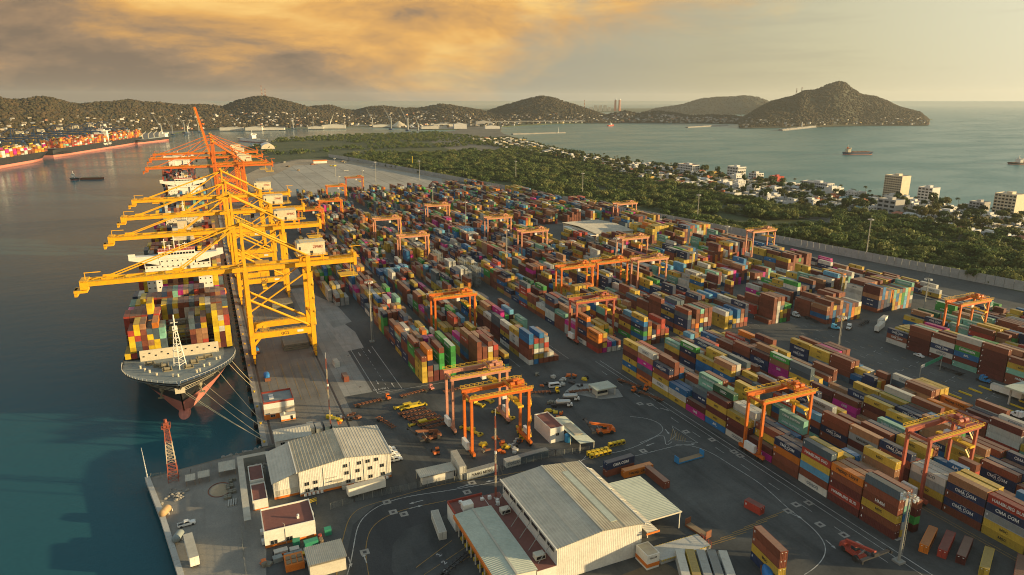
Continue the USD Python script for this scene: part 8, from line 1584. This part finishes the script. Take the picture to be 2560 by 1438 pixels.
plain_ship('tug_boat', 'small dark tug boat with a white wheelhouse pushing a rusty barge', at(196, 449, SEA), at(177, 451, SEA), 9, 3.4, .8, 'hull_black', .6, 'tug', hh=7); plain_ship('naval_ship', 'white naval vessel moored behind the hangar at the harbour edge', at(600, 352, SEA), at(668, 358, SEA), 20, 10, 2, 'ship_white', .5, 'ship', hh=16); plain_ship('tug_boat', 'red fishing boat lying off the shore of the bay town', at(1520, 316, SEA), at(1533, 315, SEA), 14, 7, 1, 'signal_red', .5, 'boat', hh=9)
pa, pb = at(203, 449, SEA), at(257, 448, SEA); t = thing('barge', 'long rusty orange barge laden with gravel in the basin', 'barge', (*((pa + pb)[:2] / 2), SEA), -math.degrees(math.atan2(*(pb - pa)[:2])) + 90); L = np.linalg.norm(pb - pa); MB().box(-L / 2, L / 2, -6, 6, -.5, 3.0).build('hull', M['band_orange' if False else 'rust'], t); MB().box(-L / 2 + 3, L / 2 - 3, -4.6, 4.6, 3.0, 4.2).build('gravel_load', M['sand_heap'], t)
p = at(670, 372); t = thing('hangar', 'white arched-roof hangar among the scrub at the water edge', 'hangar', (p[0], p[1], 0), 0); c = [(-18 * math.cos(a), 0, 14 * math.sin(a)) for a in np.linspace(0, math.pi, 17)]; m = MB()
for a, b in zip(c[:-1], c[1:]): m.quad((a[0], -8, a[2]), (b[0], -8, b[2]), (b[0], 60, b[2]), (a[0], 60, a[2]))
m.build('roof', M['plaster_white'], t, smooth=40); m = MB(); m.add([(x, -7.9, z) for x, _, z in c] + [(0, -7.9, 0)], [[k + 1, k, 17] for k in range(16)]); m.build('end_wall', M['plaster_cream'], t)
# breakwaters, pier, viaduct, power station, masts
def mole(name, label, a, b, w=16, h=5):
    a, b = at(*a, SEA)[:2], at(*b, SEA)[:2]; L = np.linalg.norm(b - a); n = max(6, int(L / 18)); d = (b - a) / L; q = np.array([-d[1], d[0]]); V = []
    for k in range(n + 1):
        c = a + d * L * k / n
        for s, z in ((-1, -1), (-.45, h), (.45, h), (1, -1)): V.append((*(c + q * s * w / 2 * r9.uniform(.8, 1.2)), SEA + z * r9.uniform(.75, 1.1)))
    i, j = np.meshgrid(np.arange(n), np.arange(3), indexing='ij'); f = np.stack([i * 4 + j, (i + 1) * 4 + j, (i + 1) * 4 + j + 1, i * 4 + j + 1], -1).reshape(-1, 4); m = MB().add(V, f); m.add(np.array(V)[:4], [[0, 1, 2], [0, 2, 3]]); m.add(np.array(V)[-4:], [[2, 1, 0], [3, 2, 0]]); m.build(name, M['rock'], label=label, cat='breakwater')
mole('breakwater', 'rock breakwater with a beacon below the mountain', (1951, 327), (2068, 315), 30, 8); mole('breakwater', 'thin rock jetty in the middle of the bay', (1717, 320), (1817, 314), 20, 6); mole('breakwater', 'dark pier jutting into the bay from the village point', (1280, 337), (1412, 333), 18, 5)
for k, (u, v, h, lab) in enumerate(((2004, 318, 26, 'pale beacon on the rock breakwater'), (1396, 332, 22, 'thin white beacon at the end of the dark pier'), (1862, 306, 34, 'orange and white lighthouse on the bay front'))):
    p = at(u, v); t = thing('beacon', lab, 'beacon', (p[0], p[1], 0)); MB().cyl((0, 0, -1), 3.0 if k != 1 else 1.2, h * .5, 10, r2=2.2 if k != 1 else .9).build('lower_tower', M['panel_white'], t); MB().cyl((0, 0, -1 + h * .5), 2.2 if k != 1 else .9, h * .5, 10, r2=1.4 if k != 1 else .6).build('upper_tower', M['band_orange' if k == 2 else 'panel_white'], t)
for k, u in enumerate((2052, 2067)): p = at(u, 308); t = thing('oil_tank', f'white storage tank at the foot of the mountain, {("left", "right")[k]} of the pair', 'tank', (p[0], p[1], 0)); MB().cyl((0, 0, 0), 17, 15, 20).build('shell', M['panel_white'], t, smooth=40); MB().cyl((0, 0, 15), 17, 2.5, 20, r2=2).build('roof', M['panel_white'], t)
a, b = at(1232, 309), at(1462, 308); t = thing('viaduct', 'pale road viaduct along the bay at the foot of the brown hill', 'viaduct'); MB().beam((*a[:2], 12), (*b[:2], 12), 14, 3).build('deck', M['concrete_pale'], t)
for k in range(15): c = a + (b - a) * (k + .5) / 15; MB().box(c[0] - 3, c[0] + 3, c[1] - 3, c[1] + 3, 0, 11).build('pier', M['concrete_pale'], t)
d = _ray(1543, 260); q = d[:2] / np.hypot(*d[:2]) * 8600; t = thing('power_station', 'distant power station with two tall striped chimneys on the coast', 'power station', (q[0], q[1], 0), -30)
for x in (-22, 26): MB().cyl((x, 0, 0), 15, 128, 14, r2=11).build('chimney', M['plaster_terracotta'], t, smooth=40); MB().cyl((x, 0, 128), 11, 14, 14, r2=10.5).build('chimney_top', M['panel_white'], t, smooth=40)
for k in range(5): MB().box(-330 + k * 55, -290 + k * 55, -30, 30, 0, 46 + 22 * (k in (1, 2, 3))).build('boiler_house', M['plaster_cream'], t)
MB().box(-420, -330, -25, 25, 0, 34).build('turbine_hall', M['plaster_grey'], t)
for k, (u, vb, vt, D, lab) in enumerate(((655, 243, 214, 4250, 'tall lattice radio mast on top of the middle hill'), (664, 244, 222, 4260, 'shorter radio mast beside the tall one on the middle hill'), (1990, 243, 221, 4550, 'left radio tower on the mountain shoulder'), (2003, 240, 218, 4560, 'right radio tower on the mountain shoulder'), (1461, 275, 250, 5200, 'radio mast behind the rounded brown hill'))):
    d = _ray(u, vb); hd_ = np.hypot(d[0], d[1]); q = d[:2] / hd_ * D; z0 = CAM_H + d[2] / hd_ * D - 6; d = _ray(u, vt); z1 = CAM_H + d[2] / np.hypot(d[0], d[1]) * D
    t = thing('radio_tower', lab, 'mast'); lattice(t, q[0], q[1], z0, z1, 7, 2.2, 14, .6)
# ------------------------------------------------------------------ the air
hz = usdkit.material(stage, '/World/Looks/haze_air', {'v': ('principled_volume', {'color': (0.78, 0.82, 0.80), 'density': 0.000030, 'anisotropy': 0.3})}, [], volume='v.volume')
MB().box(-9000, 16000, -1500, 21000, -6.0, 330.0).build('haze', hz, kind='stuff')
